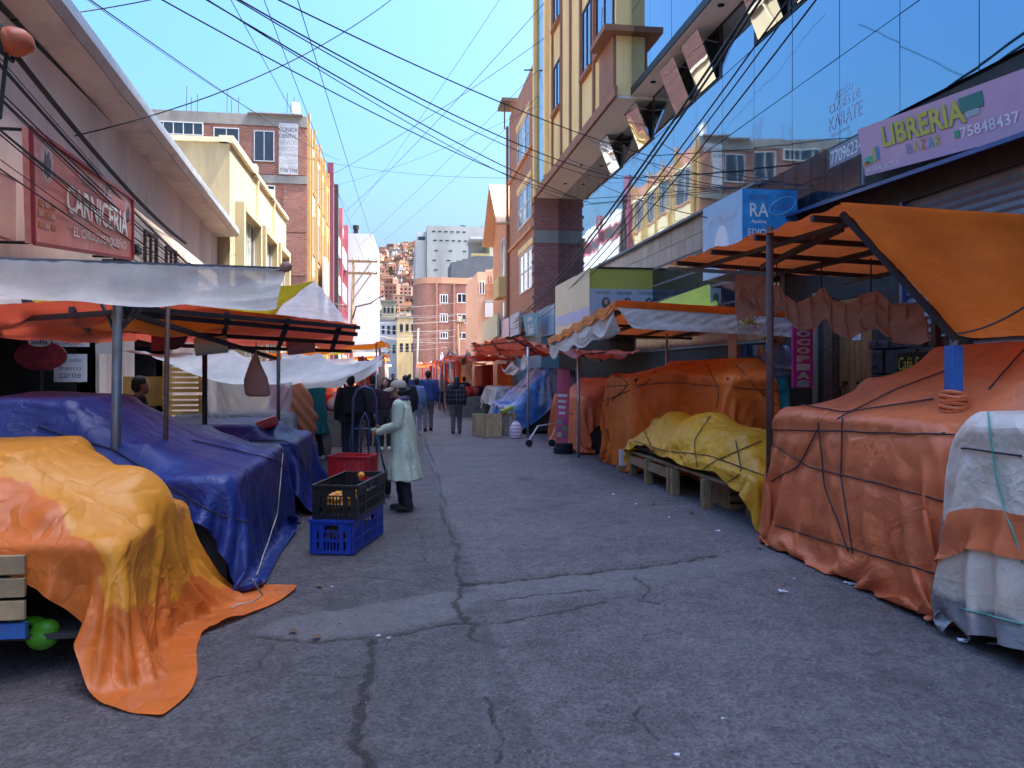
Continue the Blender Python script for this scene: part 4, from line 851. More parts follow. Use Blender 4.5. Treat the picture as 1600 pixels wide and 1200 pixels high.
zz = onY(970, 452, Yp)[2]; B('poster', M('poster_grey', (.4, .43, .48), .5), pt, x0 + .01, x1 - .01, Yp - .012, Yp - .002, z0 - .29, zz)
for k in range(3):
    cx = x0 + (x1 - x0) * (.2 + .33 * k); lettering('lettering', 'PANTENE', MATS['ink_dark'], pt, (cx, Yp - .014, zz - .1), (1, 0, 0), (0, 0, 1), .38, .08)
    MB().sphere((cx + .08, Yp - .02, zz - .36), (.11, .012, .15), 10, 6).build('printed_hair', MATS['ink_dark'], pt); MB().sphere((cx + .09, Yp - .03, zz - .34), (.055, .012, .075), 10, 6).build('printed_face', M('print_skin', (.5, .28, .2), .6), pt)
B('top_edge', MATS['black_metal'], pt, x0 + .2, x1, Yp - .03, Yp + .3, z1, z1 + .04)
MB().plate([(x0 - .005, Yp + .1, z0 + .35), (x0 - .005, 23.4, z0 + .35), (x0 - .005, 23.4, z0 + .05), (x0 - .005, Yp + .1, z0 + .05)], (-1, 0, 0), .004).build('stripe', M('print_blue', (.35, .42, .6), .5), pt)
ly = thing('lime_awning', 'lime yellow sloping shop awning with a small poster behind the orange awning', 'awning', (6, 15, 3))
ya_ = 14.6; pA, pB, pC, pD = onY(1030, 474, 15.5), onY(1118, 445, 15.0), onY(1122, 478, 14.0), onY(1030, 485, 14.6)
MB().plate([onX(1018, 476, 5.7), onX(1108, 444, 6.5), onX(1122, 476, 6.0), onX(1060, 500, 5.3)], (0, 0, 1), .02).build('sheet', M('lime_sheet', (.5, .5, .03), .5), ly)
p = onX(1108, 462, 6.0); B('poster', MATS['poster_grey'], ly, p[0], p[0] + .22, p[1] - .06, p[1] - .05, p[2] - .16, p[2] + .14)
lv = MB(); lv.sphere((p[0] + .11, p[1] - .06, p[2] - .04), (.06, .008, .09)); lv.build('poster_figure', M('print_green', (.06, .16, .09), .6), ly)
# ------------------------------------------------------------------ right: wine-brick building, gabled house, peach building
t = thing('brick_corner_building', 'wine red brick building with tall street windows beyond the ochre building', 'building', (5.6, 34, 0))
MB().box(5.6, 14, 31.05, 38, 3.4, 14.4).build('wall', MATS['brick_wine_shaded'], t)  # shade of the near side put into the darker red brick
MB().box(5.9, 14, 31.2, 37.9, 0, 3.4).build('ground_floor', M('teal_wall', (.18, .3, .36), .7, dirt=(.3, .3, .3)), t)
MB().box(5.56, 5.598, 31.05, 38, 3.4, 14.4).build('street_face', MATS['brick_orange'], t)  # same brick as the wall, coloured brighter for light bounced onto this side
B('concrete_patch', MATS['concrete'], t, 5.6, 6.75, 31.0, 31.045, onY(860, 380, 31)[2], onY(860, 360, 31)[2])
B('beam', MATS['blue_metal'], t, 5.5, 7.2, 30.98, 31.2, 3.3, 3.62)
for k in range(10): B('brick_end', MATS['brick_wine_shaded'], t, 5.5, 5.557, 31.06, 31.2, 4.2 + k * .48, 4.32 + k * .48)
for (a, b, c, d) in ((813, 833, 392, 455), (811, 831, 292, 350), (810, 828, 190, 245)):
    y0, y1 = onX(b, 0, 5.56)[1], onX(a, 0, 5.56)[1]; z0 = onX((a + b) / 2, d, 5.56)[2]; z1 = onX((a + b) / 2, c, 5.56)[2]
    window_x(t, 5.558, y0, y1, z0, z1, -1, 3, 2, 'white_frame', 'win_dark', pm='win_pale'); B('lintel', MATS['ochre_paint'], t, 5.48, 5.556, y0 - .2, y1 + .2, z1 + .04, z1 + .3)
for z in (3.45, 7.6, 11.0): B('band', MATS['peach_orange'], t, 5.46, 5.556, 31.25, 38, z, z + .12)
MB().tube([(5.45, 37.9, 0), (5.45, 37.9, 13.9)], .07, 8).build('downpipe', MATS['terracotta_trim'], t)
MB().box(4.95, 5.7, 36.2, 37.8, 14.6, 14.75).bar((5.1, 36.4, 13.3), (5.1, 36.4, 14.6), .06).build('roof_ledge', MATS['wood_grey'], t)
t = thing('gabled_house', 'narrow orange house with a pitched roof edge beyond the brick corner building', 'house', (5.5, 40, 0))
xg = 5.5; MB().add([(xg, 38.1, 0), (xg, 44, 0), (xg, 44, 9.2), (xg, 41, 11.6), (xg, 38.1, 9.4), (12, 38.1, 0), (12, 44, 0), (12, 44, 9.2), (12, 41, 11.6), (12, 38.1, 9.4)], [(4, 3, 2, 1, 0), (5, 6, 7, 8, 9), (0, 5, 9, 4), (1, 2, 7, 6), (2, 3, 8, 7), (3, 4, 9, 8)]).build('wall', MATS['peach_orange'], t)
MB().plate([(4.9, 37.8, 9.1), (4.9, 41, 11.75), (12, 41, 11.75), (12, 37.8, 9.1)], (0, -.6, .75), .14).plate([(4.9, 41, 11.75), (4.9, 44.3, 9.0), (12, 44.3, 9.0), (12, 41, 11.75)], (0, .6, .75), .14).build('roof', MATS['peach_plaster'], t)
for z0, z1 in ((3.6, 5.4), (6.6, 8.6)): window_x(t, xg, 39., 40.1, z0, z1, -1, 1, 2, 'white_frame', 'win_dark')
B('balcony', MATS['yellow_wall'], t, 5.1, 5.498, 38.6, 40.6, 5.5, 6.5)
t = thing('peach_building', 'sunlit peach building with stepped parapet and brick infill near the street end', 'building', (5, 52, 0))
Yc = 52.; X = lambda px: onY(px, 500, Yc)[0]; Z = lambda py: onY(760, py, Yc)[2]
MB().box(X(746), 12, Yc, Yc + 9, 0, Z(425)).build('wall', MATS['peach_plaster'], t)
for k in range(4): B('parapet_step', MATS['peach_plaster'], t, X(760 + k * 10), X(760 + k * 10 + 9.6), Yc - .01, Yc + .5, Z(425), Z(425 - 4 - 2.5 * k))
B('pier', MATS['peach_plaster'], t, X(789), X(797), Yc - .2, Yc + .5, 0, Z(393))
B('brick_panel', MATS['brick_orange'], t, X(758), X(787), Yc - .06, Yc - .003, Z(468), Z(443)); B('slab', MATS['concrete'], t, X(757), X(783), Yc - .25, Yc - .003, Z(473), Z(468.5))
for px in (762, 766, 784, 789): B('slot', MATS['brick_old'], t, X(px), X(px + 2), Yc - .02, Yc - .002, Z(442), Z(430))
for px in (749, 753): window_y(t, Yc - .01, X(px), X(px + 4), Z(460), Z(440), 1, 'white_frame', 'win_dark', fw=.04)
B('canopy_wall', MATS['white_wall'], t, X(757), X(784), Yc - .4, Yc - .26, Z(496), Z(474))
ye = thing('yellow_house', 'small pale yellow gabled shop front below the brick infill', 'house', (5, 46.5, 0)); Yc = 47.
X = lambda px: onY(px, 500, Yc)[0]; Z = lambda py: onY(760, py, Yc)[2]
MB().add([(X(780), Yc, 0), (9, Yc, 0), (9, Yc, Z(442)), (X(796), Yc, Z(442)), (X(781), Yc, Z(486)), (X(780), Yc + 2, 0), (9, Yc + 2, 0), (9, Yc + 2, Z(442)), (X(796), Yc + 2, Z(442)), (X(781), Yc + 2, Z(486))], [(0, 1, 2, 3, 4), (9, 8, 7, 6, 5), (0, 5, 6, 1), (1, 6, 7, 2), (2, 7, 8, 3), (3, 8, 9, 4), (4, 9, 5, 0)]).build('wall', MATS['yellow_wall'], ye)
# shop boards along the right pavement further on
def board(name, label, px0, px1, py0, py1, Xp, mat, cat='sign', txt=None, group=None):
    y0, y1 = onX(px1, 500, Xp)[1], onX(px0, 500, Xp)[1]; zt_ = onX((px0 + px1) / 2, py0, Xp)[2]; zb_ = onX((px0 + px1) / 2, py1, Xp)[2]
    q = thing(name, label, cat, (Xp, y0, zb_), group); B('board', mat, q, Xp, Xp + .08, y0, y1, zb_, zt_); B('frame', MATS['alu'], q, Xp + .081, Xp + .12, y0 + .05, y1 - .05, zb_ + .05, zt_ - .05)
    if txt:
        for k, s in enumerate(txt): lettering('lettering', s, MATS['ink_white'], q, (Xp - .004, (y0 + y1) / 2, zt_ - (zt_ - zb_) * (k + .5) / len(txt)), (0, -1, 0), (0, 0, 1), (y1 - y0) * .7, (zt_ - zb_) / len(txt) * .4)
    return q
board('shop_board', 'white shop board with blue print beside the shampoo sign', 871, 915, 470, 520, 5.3, M('print_white', (.6, .62, .66), .5, dirt=(.4, .5, .7), dirt_amt=.5))
board('shop_board', 'light blue shop board left of the shampoo sign', 838, 866, 480, 525, 5.4, M('board_blue', (.2, .36, .5), .5, dirt=(.4, .5, .5), dirt_amt=.5))
board('shop_board', 'pale pink printed shop board by the far red awnings', 778, 795, 500, 528, 5.2, M('board_pink', (.6, .38, .4), .5, dirt=(.65, .6, .6), dirt_amt=.5))
board('shop_board', 'grey blue upright board right of the pink shop board', 797, 811, 490, 524, 5.25, M('board_grey', (.3, .38, .46), .5))
board('shop_board', 'green and cream awning board at the far right pavement', 752, 777, 497, 530, 5.0, M('board_green', (.42, .45, .25), .5, dirt=(.6, .5, .35), dirt_amt=.6))
tb = thing('teal_banner', 'tapered teal cloth banner with white print over the right stalls', 'banner', tuple(onX(828, 520, 5.0)))
q0, q1, q2, q3 = onX(816, 492, 5.0), onX(840, 488, 5.0), onX(840, 523, 5.0), onX(822, 525, 5.0)
MB().plate([q0, q1, q2, q3], (-1, 0, 0), .01).build('cloth', M('teal_cloth', (.02, .24, .34), .6), tb)
for k, (v, hh) in enumerate(((.22, .14), (.55, .1), (.8, .16))): c = (q0 + q1) / 2 * (1 - v) + (q2 + q3) / 2 * v; lettering('lettering', ('ofertas', 'de la', 'semana')[k], MATS['ink_white'], tb, c + [-.006, 0, 0], (0, -1, 0), (0, 0, 1), 1.1, hh * 1.4, shear=.2)

# ------------------------------------------------------------------ street end: round-cornered brick building, concrete tower, small houses
t = thing('round_brick_building', 'round-cornered brick building with wide windows closing the street', 'building', (6, 92, 0))
Yc = 90.; X = lambda px: onY(px, 500, Yc)[0]; Z = lambda py: onY(700, py, Yc)[2]
xa, xb, zt_ = X(662), X(745), Z(443)
poly = [(xb, Yc + .5), (xb, Yc + 12), (xa - 1, Yc + 12), (xa - 1, Yc + 3.4)] + [(xa - 1 + 1.9 * (1 - math.cos(k * math.pi / 12)), Yc + 3.4 - 3.4 * math.sin(k * math.pi / 12)) for k in range(1, 6)] + [(X(690), Yc)]
MB().prism(poly[::1], 0, zt_).build('wall', MATS['brick_old'], t)
cx_ = sum(p[0] for p in poly) / len(poly); cy_ = sum(p[1] for p in poly) / len(poly)
MB().prism([(cx_ + (x - cx_) * 1.03, cy_ + (y - cy_) * 1.05) for x, y in poly], zt_, zt_ + .7).build('parapet', M('brick_cap', (.5, .25, .15), .8), t)
for (a, b, c, d) in ((687, 700, 460, 474), (714, 737, 458, 473), (687, 700, 490, 504), (714, 737, 490, 505), (687, 700, 519, 530), (714, 737, 519, 530)): window_y(t, Yc + (.0 if a < 700 else .1), X(a), X(b), Z(d), Z(c), 3, 'white_frame', 'win_dark', fw=.1)
for c, d in ((463, 476), (491, 505)): window_y(t, Yc + 1.2, X(668), X(676), Z(d), Z(c), 2, 'white_frame', 'win_pale', fw=.1)
for px in (681, 708): B('pilaster', MATS['brick_old'], t, X(px), X(px + 3), Yc - .25, Yc + .3, 0, zt_)
t = thing('roof_shed', 'white sheet roof shed on top of the round brick building', 'building', (8, 94, zt_)); 
MB().box(X(703), X(747), Yc + 3, Yc + 9, zt_ + .72, Z(432)).build('wall', MATS['white_wall'], t); B('window_band', MATS['win_dark'], t, X(716), X(745), Yc + 2.9, Yc + 2.99, Z(441), Z(434)); MB().plate([(X(700), Yc + 2.5, Z(433)), (X(750), Yc + 2.5, Z(428)), (X(750), Yc + 9, Z(426)), (X(700), Yc + 9, Z(431))], (0, 0, 1), .2).build('roof', MATS['white_wall'], t)
t = thing('concrete_tower', 'tall bare concrete apartment block with slit windows at the street end', 'building', (12, 132, 0))
Yc = 130.; X = lambda px: onY(px, 400, Yc)[0]; Z = lambda py: onY(700, py, Yc)[2]
MB().box(X(667), X(763), Yc, Yc + 16, 0, Z(353)).build('wall', MATS['concrete_pale'], t)
MB().box(X(649), X(666.8), Yc + .3, Yc + 12, 0, Z(376)).build('wing', MATS['concrete_pale'], t); B('stair_house', MATS['white_wall'], t, X(653), X(666.8), Yc + 3, Yc + 10, Z(376), Z(358)); window_y(t, Yc + 2.99, X(654), X(665), Z(374), Z(366), 2, 'dark_frame', 'win_dark', fw=.1)
for i, py in enumerate((361, 375, 391, 406, 421)):
    for j in range((6, 6, 4, 2, 2)[i]):
        px = 675 + j * (9.5 if i < 2 else 22) + (i * 7 % 5); B('slit_window', MATS['win_dark'], t, X(px), X(px + 5.5), Yc - .02, Yc + .1, Z(py + 2), Z(py))
MB().box(X(723), X(724), Yc + 2, Yc + 2.1, Z(353), Z(347)).cyl((X(725), Yc + 2), .6, Z(353), Z(349)).build('water_tank', MATS['black_metal'], t)
t = thing('concrete_annex', 'lower dark grey stepped block in front of the concrete tower', 'building', (16, 115, 0))
Yc = 115.; X = lambda px: onY(px, 400, Yc)[0]; Z = lambda py: onY(740, py, Yc)[2]
M('dark_concrete', (.13, .14, .15), .9, var=.15, scale=.3, bump=.2, bscale=3)
for k in range(5): B('step_block', MATS['dark_concrete'], t, X(705 + k * 9), X(705 + k * 9 + 8.95) if k < 4 else X(790), Yc, Yc + 8, 0, Z(410 - k * 2.6))
t = thing('roof_pavilion', 'cream open pavilion with white roof on the grey annex', 'building', (17, 117, Z(400)))
MB().box(X(737), X(766), Yc + 1, Yc + 6, Z(400), Z(394)).build('parapet', MATS['yellow_wall'], t); B('roof', MATS['white_wall'], t, X(735), X(782), Yc + .5, Yc + 7, Z(372), Z(369)); B('wall', MATS['cream_trim'], t, X(766.2), X(781), Yc + 1, Yc + 6, Z(400), Z(372.2)); B('back', MATS['grey_panel'], t, X(737), X(766), Yc + 5.5, Yc + 6, Z(393.8), Z(372.2))
for k, (px0, px1, py0, Yq, mt, lab) in enumerate(((596, 618, 471, 150, 'cream_plaster', 'pale cream house with upper windows right of the white tower'), (620, 652, 496, 118, 'ochre_paint', 'low ochre house between the white tower and round brick building'), (652, 664, 490, 105, 'brick_old', 'narrow brick house against the round brick building'), (592, 622, 500, 122, 'white_wall', 'small white house below the cream house'))):
    q = thing('far_house', lab, 'house', tuple(onY((px0 + px1) / 2, 560, Yq))); x0, x1, zz = onY(px0, 500, Yq)[0], onY(px1, 500, Yq)[0], onY(600, py0, Yq)[2]
    B('wall', MATS[mt], q, x0, x1, Yq, Yq + 8, 0, zz); B('roof', MATS['concrete'], q, x0 - .2, x1 + .2, Yq - .2, Yq + 8.2, zz, zz + .25)
    for i in range(3):
        for j in range(2): B('window', MATS['win_dark'], q, x0 + (x1 - x0) * (.15 + .28 * i), x0 + (x1 - x0) * (.3 + .28 * i), Yq - .03, Yq + .1, zz - 2.2 - 3 * j, zz - .9 - 3 * j)

# ------------------------------------------------------------------ the hillside and its houses
def hill_h(x, y):
    d = (y - 330) / 690.; base = np.clip(d, 0, 1)
    return -6 + (170 + .17 * np.clip(x, -250, 320)) * base ** .9 * (1 + .03 * np.sin(x * .013 + y * .006)) + 9 * (vnoise(x * 1., y * 1., .02, 5) - .5) * np.clip(d * 3, 0, 1) - 60 * np.clip((y - 1030) / 200, 0, 1)
hx = np.linspace(-700, 900, 90); hy = np.linspace(330, 1250, 60); X_, Y_ = np.meshgrid(hx, hy, indexing='ij'); Z_ = hill_h(X_, Y_)
M('hill_earth', (.17, .11, .08), .95, var=.25, scale=.03, bump=.3, bscale=.3, dirt=(.08, .1, .05), dirt_amt=.6)
o = grid_mesh('hillside', np.stack([X_, Y_, Z_], -1), MATS['hill_earth'], sub=0); tag(o, kind='structure')
hm = [M('hh_brick', (.33, .15, .1), .9, var=.15, scale=.2, bump=0, jit=.3), M('hh_rose', (.42, .25, .18), .9, var=.12, scale=.2, bump=0, jit=.25), M('hh_cream', (.52, .42, .32), .9, var=.1, scale=.2, bump=0, jit=.2), M('hh_grey', (.3, .29, .29), .9, var=.1, scale=.2, bump=0, jit=.2), M('hh_orange', (.45, .21, .11), .9, var=.12, scale=.2, bump=0, jit=.2)]
hms = []
rg = random.Random(11)
for k in range(10):
    w_, d_, h_ = rg.uniform(6, 12), rg.uniform(6, 10), rg.choice((4.5, 6.5, 7.5, 9.5)); q = MB().box(-w_ / 2, w_ / 2, -d_ / 2, d_ / 2, -8, h_)
    q.box(-w_ / 2 - .2, w_ / 2 + .2, -d_ / 2 - .2, d_ / 2 + .2, h_, h_ + .3, 1)
    if k % 2: q.box(-w_ / 4, w_ / 5, -d_ / 4, d_ / 4, h_ + .3, h_ + 2.6)
    for fl_ in range(int(h_ // 2.6)):
        for i in range(3): x = -w_ / 2 + w_ * (i + .28) / 3; q.box(x, x + 1.5, -d_ / 2 - .06, -d_ / 2 + .2, fl_ * 2.7 + 1, fl_ * 2.7 + 2.3, 2)
    hms.append(q.mesh('hillside_house', [hm[k % 5], MATS['concrete'] if k % 3 else hm[2], MATS['win_dark']]))
cnt = 0
cols = [(586, 652)] * 3 + [(768, 806)] + [(560, 830)]
tries = 0; placed = []
while cnt < 285 and tries < 6000:
    tries += 1; a, b = cols[tries % 5]; px = rg.uniform(a, b); Yq = 345 + 675 * rg.random() ** .9; p = onY(px, 500, Yq); x = p[0]
    if any(abs(x - u) < 8.5 and abs(Yq - v) < 12 for u, v in placed): continue
    placed.append((x, Yq)); o = link('hillside_house', hms[rg.randrange(10)]); o.location = (x, Yq, float(hill_h(np.array(x), np.array(Yq)))); o.rotation_euler = (0, 0, rg.uniform(-.5, .5))
    tag(o, 'small brick or plastered house on the distant steep hillside', 'house', 'houses on the hillside'); cnt += 1
# trees along the ridge and among the houses
M('far_leaf', (.05, .075, .035), .9, var=.4, scale=.5, bump=.3, bscale=1, jit=.3)
def far_tree_mesh(sd):
    r_ = random.Random(sd); q = MB()
    for k in range(90):
        a = r_.uniform(0, 6.28); z = r_.uniform(2.5, 8.5); rr = r_.uniform(0, 2.6) * math.sin(min(1, (z - 1.5) / 7) * math.pi) ** .5; c = np.array([rr * math.cos(a), rr * math.sin(a), z]); s = r_.uniform(.35, .8)
        u = np.array([r_.gauss(0, 1) for _ in range(3)]); u /= np.linalg.norm(u); v = np.cross(u, [.3, .2, .9]); v /= np.linalg.norm(v)
        q.add([c - u * s, c + v * s * .7, c + u * s, c - v * s * .7], [(0, 1, 2, 3)])
    return q.mesh('crown', [MATS['far_leaf']])
ftm = [far_tree_mesh(k) for k in range(3)]; trm = MB().tube([(0, 0, -2), (.1, 0, 3), (.2, .1, 6)], [.3, .22, .1], 6).mesh('trunk', [MATS['wood_grey']])
for k in range(44):
    px = rg.choice([rg.uniform(745, 806), rg.uniform(586, 652)]); Yq = rg.uniform(985, 1020) if (px > 700 and k % 3) else rg.uniform(420, 900); p = onY(px, 500, Yq); q = thing('hill_tree', 'small dark tree on the distant hillside', 'tree', (p[0], Yq, float(hill_h(np.array(p[0]), np.array(Yq)))), 'trees on the hillside')
    link('crown', ftm[k % 3], q); link('trunk', trm, q); q.rotation_euler = (0, 0, rg.uniform(0, 6)); s = rg.uniform(.9, 1.5); q.scale = (s, s, s)

# ------------------------------------------------------------------ utility poles and cables
def pole(label, px, Y, top, arms, r=.13, mat='wood_grey', lamp=False):
    b = onY(px, 560, Y); x = b[0]; q = thing('utility_pole', label, 'pole', (x, Y, 0)); MB().tube([(x, Y, 0), (x + .1, Y, top * .5), (x + .22, Y, top)], [r * 1.2, r, r * .8], 8).build('shaft', MATS[mat], q, smooth=True)
    for z, l in arms: MB().box(x - .15, x + l, Y - .16, Y - .08, z, z + .14).build('crossarm', MATS[mat], q); MB().bar((x + .15, Y - .1, z - 1.5), (x + l * .75, Y - .1, z), .06).build('brace', MATS[mat], q)
    for z, l in arms:
        for k in (.35, .7, .98): MB().cyl((x + l * k, Y - .12), .06, z + .14, z + .34, 8).build('insulator', MATS['grey_panel'], q)
    if lamp: MB().tube([(x + .1, Y, 4.6), (x + .35, Y - .2, 5.5), (x + 1.2, Y - .3, 5.7), (x + 2., Y - .3, 6.3)], .05, 6).build('lamp_arm', MATS['rusty_pole'], q, smooth=True)
    return q
M('pole_wood', (.3, .2, .12), .85, var=.25, scale=6, bump=.3)
pole('wooden utility pole with two crossarms in front of the white tower', 547, 46., 8.4, ((8.1, 1.6), (7.4, 1.6)), .1, 'pole_wood', True)
pole('slim concrete utility pole before the round brick building', 713, 62., 6.2, ((5.6, .6),), .17, 'pole_wood')
pole('thin grey utility pole at the far street end', 650, 75., 5.9, (), .1, 'concrete')
K = lambda px, py, Y: onY(px, py, Y)
for i, (a, b, s, r) in enumerate(((K(130, -8, 9), K(530, 250, 40), .2, .008), (K(-120, 40, 10), K(270, -8, 12), .08, .009), (K(60, 225, 12), K(630, -15, 20), .5, .011), (K(200, -30, 10), K(900, 310, 27), .3, .011), (K(290, -20, 10), K(930, 320, 26), .25, .012), (K(300, -16, 10), K(905, 320, 27), .3, .008), (K(340, -20, 10), K(1000, 285, 24), .4, .012), (K(350, -12, 10), K(960, 282, 25), .4, .009), (K(395, -20, 10), K(1085, 260, 22), .3, .011), (K(350, -20, 14), K(545, 330, 56), .1, .008), (K(405, -20, 14), K(575, 420, 60), .1, .008), (K(462, -10, 14), K(590, 400, 60), .1, .009), (K(850, 60, 28), K(505, 280, 46), .25, .011), (K(850, 5, 24), K(540, 330, 56), .3, .011), (K(790, -15, 18), K(525, 370, 58), .2, .006), (K(840, 110, 30), K(560, 385, 60), .1, .008), (K(840, 150, 30), K(600, 375, 70), .3, .008), (K(130, -5, 12), K(450, 200, 42), .2, .007), (K(445, 240, 42), K(805, 278, 36), .35, .008), (K(480, 300, 46), K(840, 165, 30), .4, .006))):
    cable(a, b, s, r, label=None, group=None)['label'] = 'thin black cable crossing the open blue sky over the street'
for o in [o for o in COL.objects if o.name.startswith('overhead_cable')]: o['group'] = 'cables across the sky'; o['category'] = 'cable'
# the thick bundle running past the mirror glass on the right
for i, (a, b, s, r) in enumerate((((4.4, 5.4, 7.0), (5.3, 36, 3.9), .75, .02), ((4.42, 5.4, 7.12), (5.32, 36, 4.0), .7, .022), ((4.5, 5.4, 6.7), (5.3, 36, 3.8), .95, .013), ((4.5, 5.4, 6.55), (5.25, 36, 3.7), 1.0, .011), ((4.6, 5.4, 6.4), (5.35, 36, 3.75), 1.05, .012))):
    o = cable(a, b, s, r, 26); o['label'] = 'black cable of the thick bundle running past the mirror glass'; o['group'] = 'cable bundle by the glass'
for i, (a, b, s) in enumerate(((K(915, 215, 22), K(1250, 290, 11.6), .25), (K(880, 245, 24), K(1245, 296, 11.6), .3), (K(905, 270, 24), K(1105, 340, 13), .15), (K(960, 255, 24), K(1180, 300, 12), .2))):
    o = cable(a, b, s, .009); o['label'] = 'thin cable slung in front of the mirror glass to the blue sign'; o['group'] = 'cables to the blue sign'
# bundles along the left facade
for i in range(11):
    z = 4.9 - i * .14 + random.uniform(-.03, .03); o = cable((-3.75 - .02 * i, 4.2, z + .55 + .1 * (i % 3)), (-4.95 + .04 * (i % 4), 24 + i, 3.9 - .06 * i), .35 + .06 * (i % 4), .006 + .003 * (i % 3), 24); o['label'] = 'black cable drooping along the left facade past the butcher sign'; o['group'] = 'cables along the left facade'
o = cable(onY(20, 80, 7.5), onY(290, 380, 17), .15, .03, 26, name='overhead_cable'); o['label'] = 'thickest twisted black cable falling from the orange bundle along the left facade'; o['group'] = 'thick facade cable'
ob = thing('wrapped_joint', 'orange plastic-wrapped cable joint at the upper left corner', 'cable joint', tuple(onY(22, 65, 7.5)))
c = onY(22, 65, 7.5); MB().sphere(c, (.17, .16, .12), 14, 9, jit=.05).build('wrap', M_tarp('orange_wrap', (.62, .17, .08), trans=.2), ob, smooth=True)
MB().tube([c + np.array([-.06, -.12 + .0, .1]), c + [-.06, -.16, 0], c + [-.06, -.1, -.14], c + [-.06, .1, -.14], c + [-.06, .14, .05]], .02, 6).build('tie', MATS['cable'], ob); MB().tube([c + [-.06, 0, -.1], c + [-.12, 0, -.7]], .018, 6).tube([c + [-.2, 0, .02], c + [-.9, 0, .12]], .03, 6).build('cable_tail', MATS['cable'], ob)
# web of thin wires at the street end
for i in range(16):
    y = 50 + i * 2.2; zl = 3.6 + (i * 37 % 11) * .28; o = cable((-4.6 if i % 3 else -2.2, y, zl + .6), (5.0, y + (i * 13 % 9) - 4, zl + (i * 7 % 5) * .3), .35, .012, 12); o['label'] = 'thin pale wire in the web of wires over the far street end'; o['group'] = 'wires over the street end'; o.data.materials[0] = M('wire_pale', (.3, .28, .27), .6, bump=0)
# ------------------------------------------------------------------ tarpaulins
ORG = M_tarp('tarp_orange', (.84, .2, .07), dirt=(.55, .16, .08), trans=.12, crease=.7)
ORG2 = M_tarp('tarp_orange_bright', (.9, .2, .025), dirt=(.65, .15, .03), trans=.15, crease=.55)
BLU = M_tarp('tarp_blue', (.017, .035, .2), dirt=(.01, .014, .07), trans=.08, rough=.36, crease=.6)
YEL = M_tarp('tarp_yellow', (.92, .42, .02), dirt=(.5, .27, .04), trans=.15, crease=.8, rough=.38)
AMB = M_tarp('tarp_amber', (.88, .2, .03), (.9, .34, .03), mask=(.385, .405), mscale=1.3, rim=.75, dirt=(.4, .14, .03), dirt_amt=.3, trans=.22, crease=.8, rough=.36)
WHT = M_tarp('tarp_white', (.6, .58, .55), dirt=(.36, .32, .29), trans=.12, crease=.7)
GRY = M_tarp('tarp_grey', (.24, .25, .28), dirt=(.15, .13, .12), trans=.06, crease=.8)
CAN = M_tarp('canopy_orange', (.94, .19, .012), dirt=(.8, .15, .012), dirt_amt=.25, trans=.55, crease=.35)
RED = M_tarp('canopy_red', (.82, .13, .06), dirt=(.55, .08, .05), dirt_amt=.25, trans=.45, crease=.35)
CNR = M_tarp('canopy_rust', (.88, .15, .03), dirt=(.65, .1, .03), dirt_amt=.3, trans=.45, crease=.35)
SHW = M_tarp('canopy_white', (.85, .82, .77), dirt=(.62, .58, .52), dirt_amt=.3, trans=.55, crease=.45, alpha=.9)
YLC = M_tarp('canopy_yellow', (.75, .55, .03), dirt=(.5, .35, .03), dirt_amt=.3, trans=.4, crease=.35)
PLB = M_tarp('plastic_blue', (.05, .2, .5), (.45, .52, .6), mask=(.5, .62), mscale=1.1, dirt=(.02, .08, .25), trans=.15, rough=.25, crease=1.)
PLC = M_tarp('plastic_clear', (.62, .68, .78), dirt=(.5, .54, .62), trans=.3, rough=.22, crease=.9, alpha=.6)
ROL = M_tarp('rolled_cloth', (.5, .29, .23), dirt=(.3, .17, .14), trans=.3, crease=.6)
M('goods_dark', (.05, .045, .045), .9, var=.4, bump=.2)
def ctr(b): x0, x1, y0, y1, z0, z1 = b; return ((x0 + x1) / 2, (y0 + y1) / 2, (z0 + z1) / 2, (x1 - x0) / 2, (y1 - y0) / 2, (z1 - z0) / 2, 0.)
def cast(tree, px, py):
    d = Vector(_ray(px, py)).normalized(); h = tree.ray_cast(Vector(_C), d); return h
def rope_px(tree, pix, parent, r=.006, mat=None):
    out = []
    for i in range(len(pix) - 1):
        (x0, y0), (x1, y1) = pix[i], pix[i + 1]; k = max(3, int(math.hypot(x1 - x0, y1 - y0) / 7))
        for t_ in np.linspace(0, 1, k, endpoint=(i == len(pix) - 2)):
            h = cast(tree, x0 + (x1 - x0) * t_, y0 + (y1 - y0) * t_)
            if h[0] is not None:
                nn = h[1] if h[1].dot(Vector(_ray(x0, y0))) < 0 else -h[1]; q = np.array(h[0] + nn * (r + .008))
                if not out or np.linalg.norm(q - out[-1]) < .6: out.append(q)
    if len(out) > 3:
        o = np.array(out); o[1:-1] = (o[:-2] + 2 * o[1:-1] + o[2:]) / 4
        return MB().tube(list(o), r, 5).build('rope', MATS[mat or 'rope_dark'], parent, smooth=True)
def press(P, tree, paths, depth=.018, rad=.05):
    """pull the sheet in where ropes cross it"""
    pts = []
    for pix in paths:
        for (x0, y0), (x1, y1) in zip(pix[:-1], pix[1:]):
            for t_ in np.linspace(0, 1, max(3, int(math.hypot(x1 - x0, y1 - y0) / 8))):
                h = cast(tree, x0 + (x1 - x0) * t_, y0 + (y1 - y0) * t_)
                if h[0] is not None: pts.append(np.array(h[0]))
    if not pts: return P
    N = np.cross(np.gradient(P, axis=0), np.gradient(P, axis=1)); N /= np.linalg.norm(N, axis=-1, keepdims=True) + 1e-9
    vw = P - _C; N = np.where((N * vw).sum(-1, keepdims=True) < 0, -N, N); d2 = np.full(P.shape[:2], 1e9)
    for q in pts: d2 = np.minimum(d2, ((P - q) ** 2).sum(-1))
    return P + N * (np.exp(-d2 / rad ** 2) * depth)[..., None]
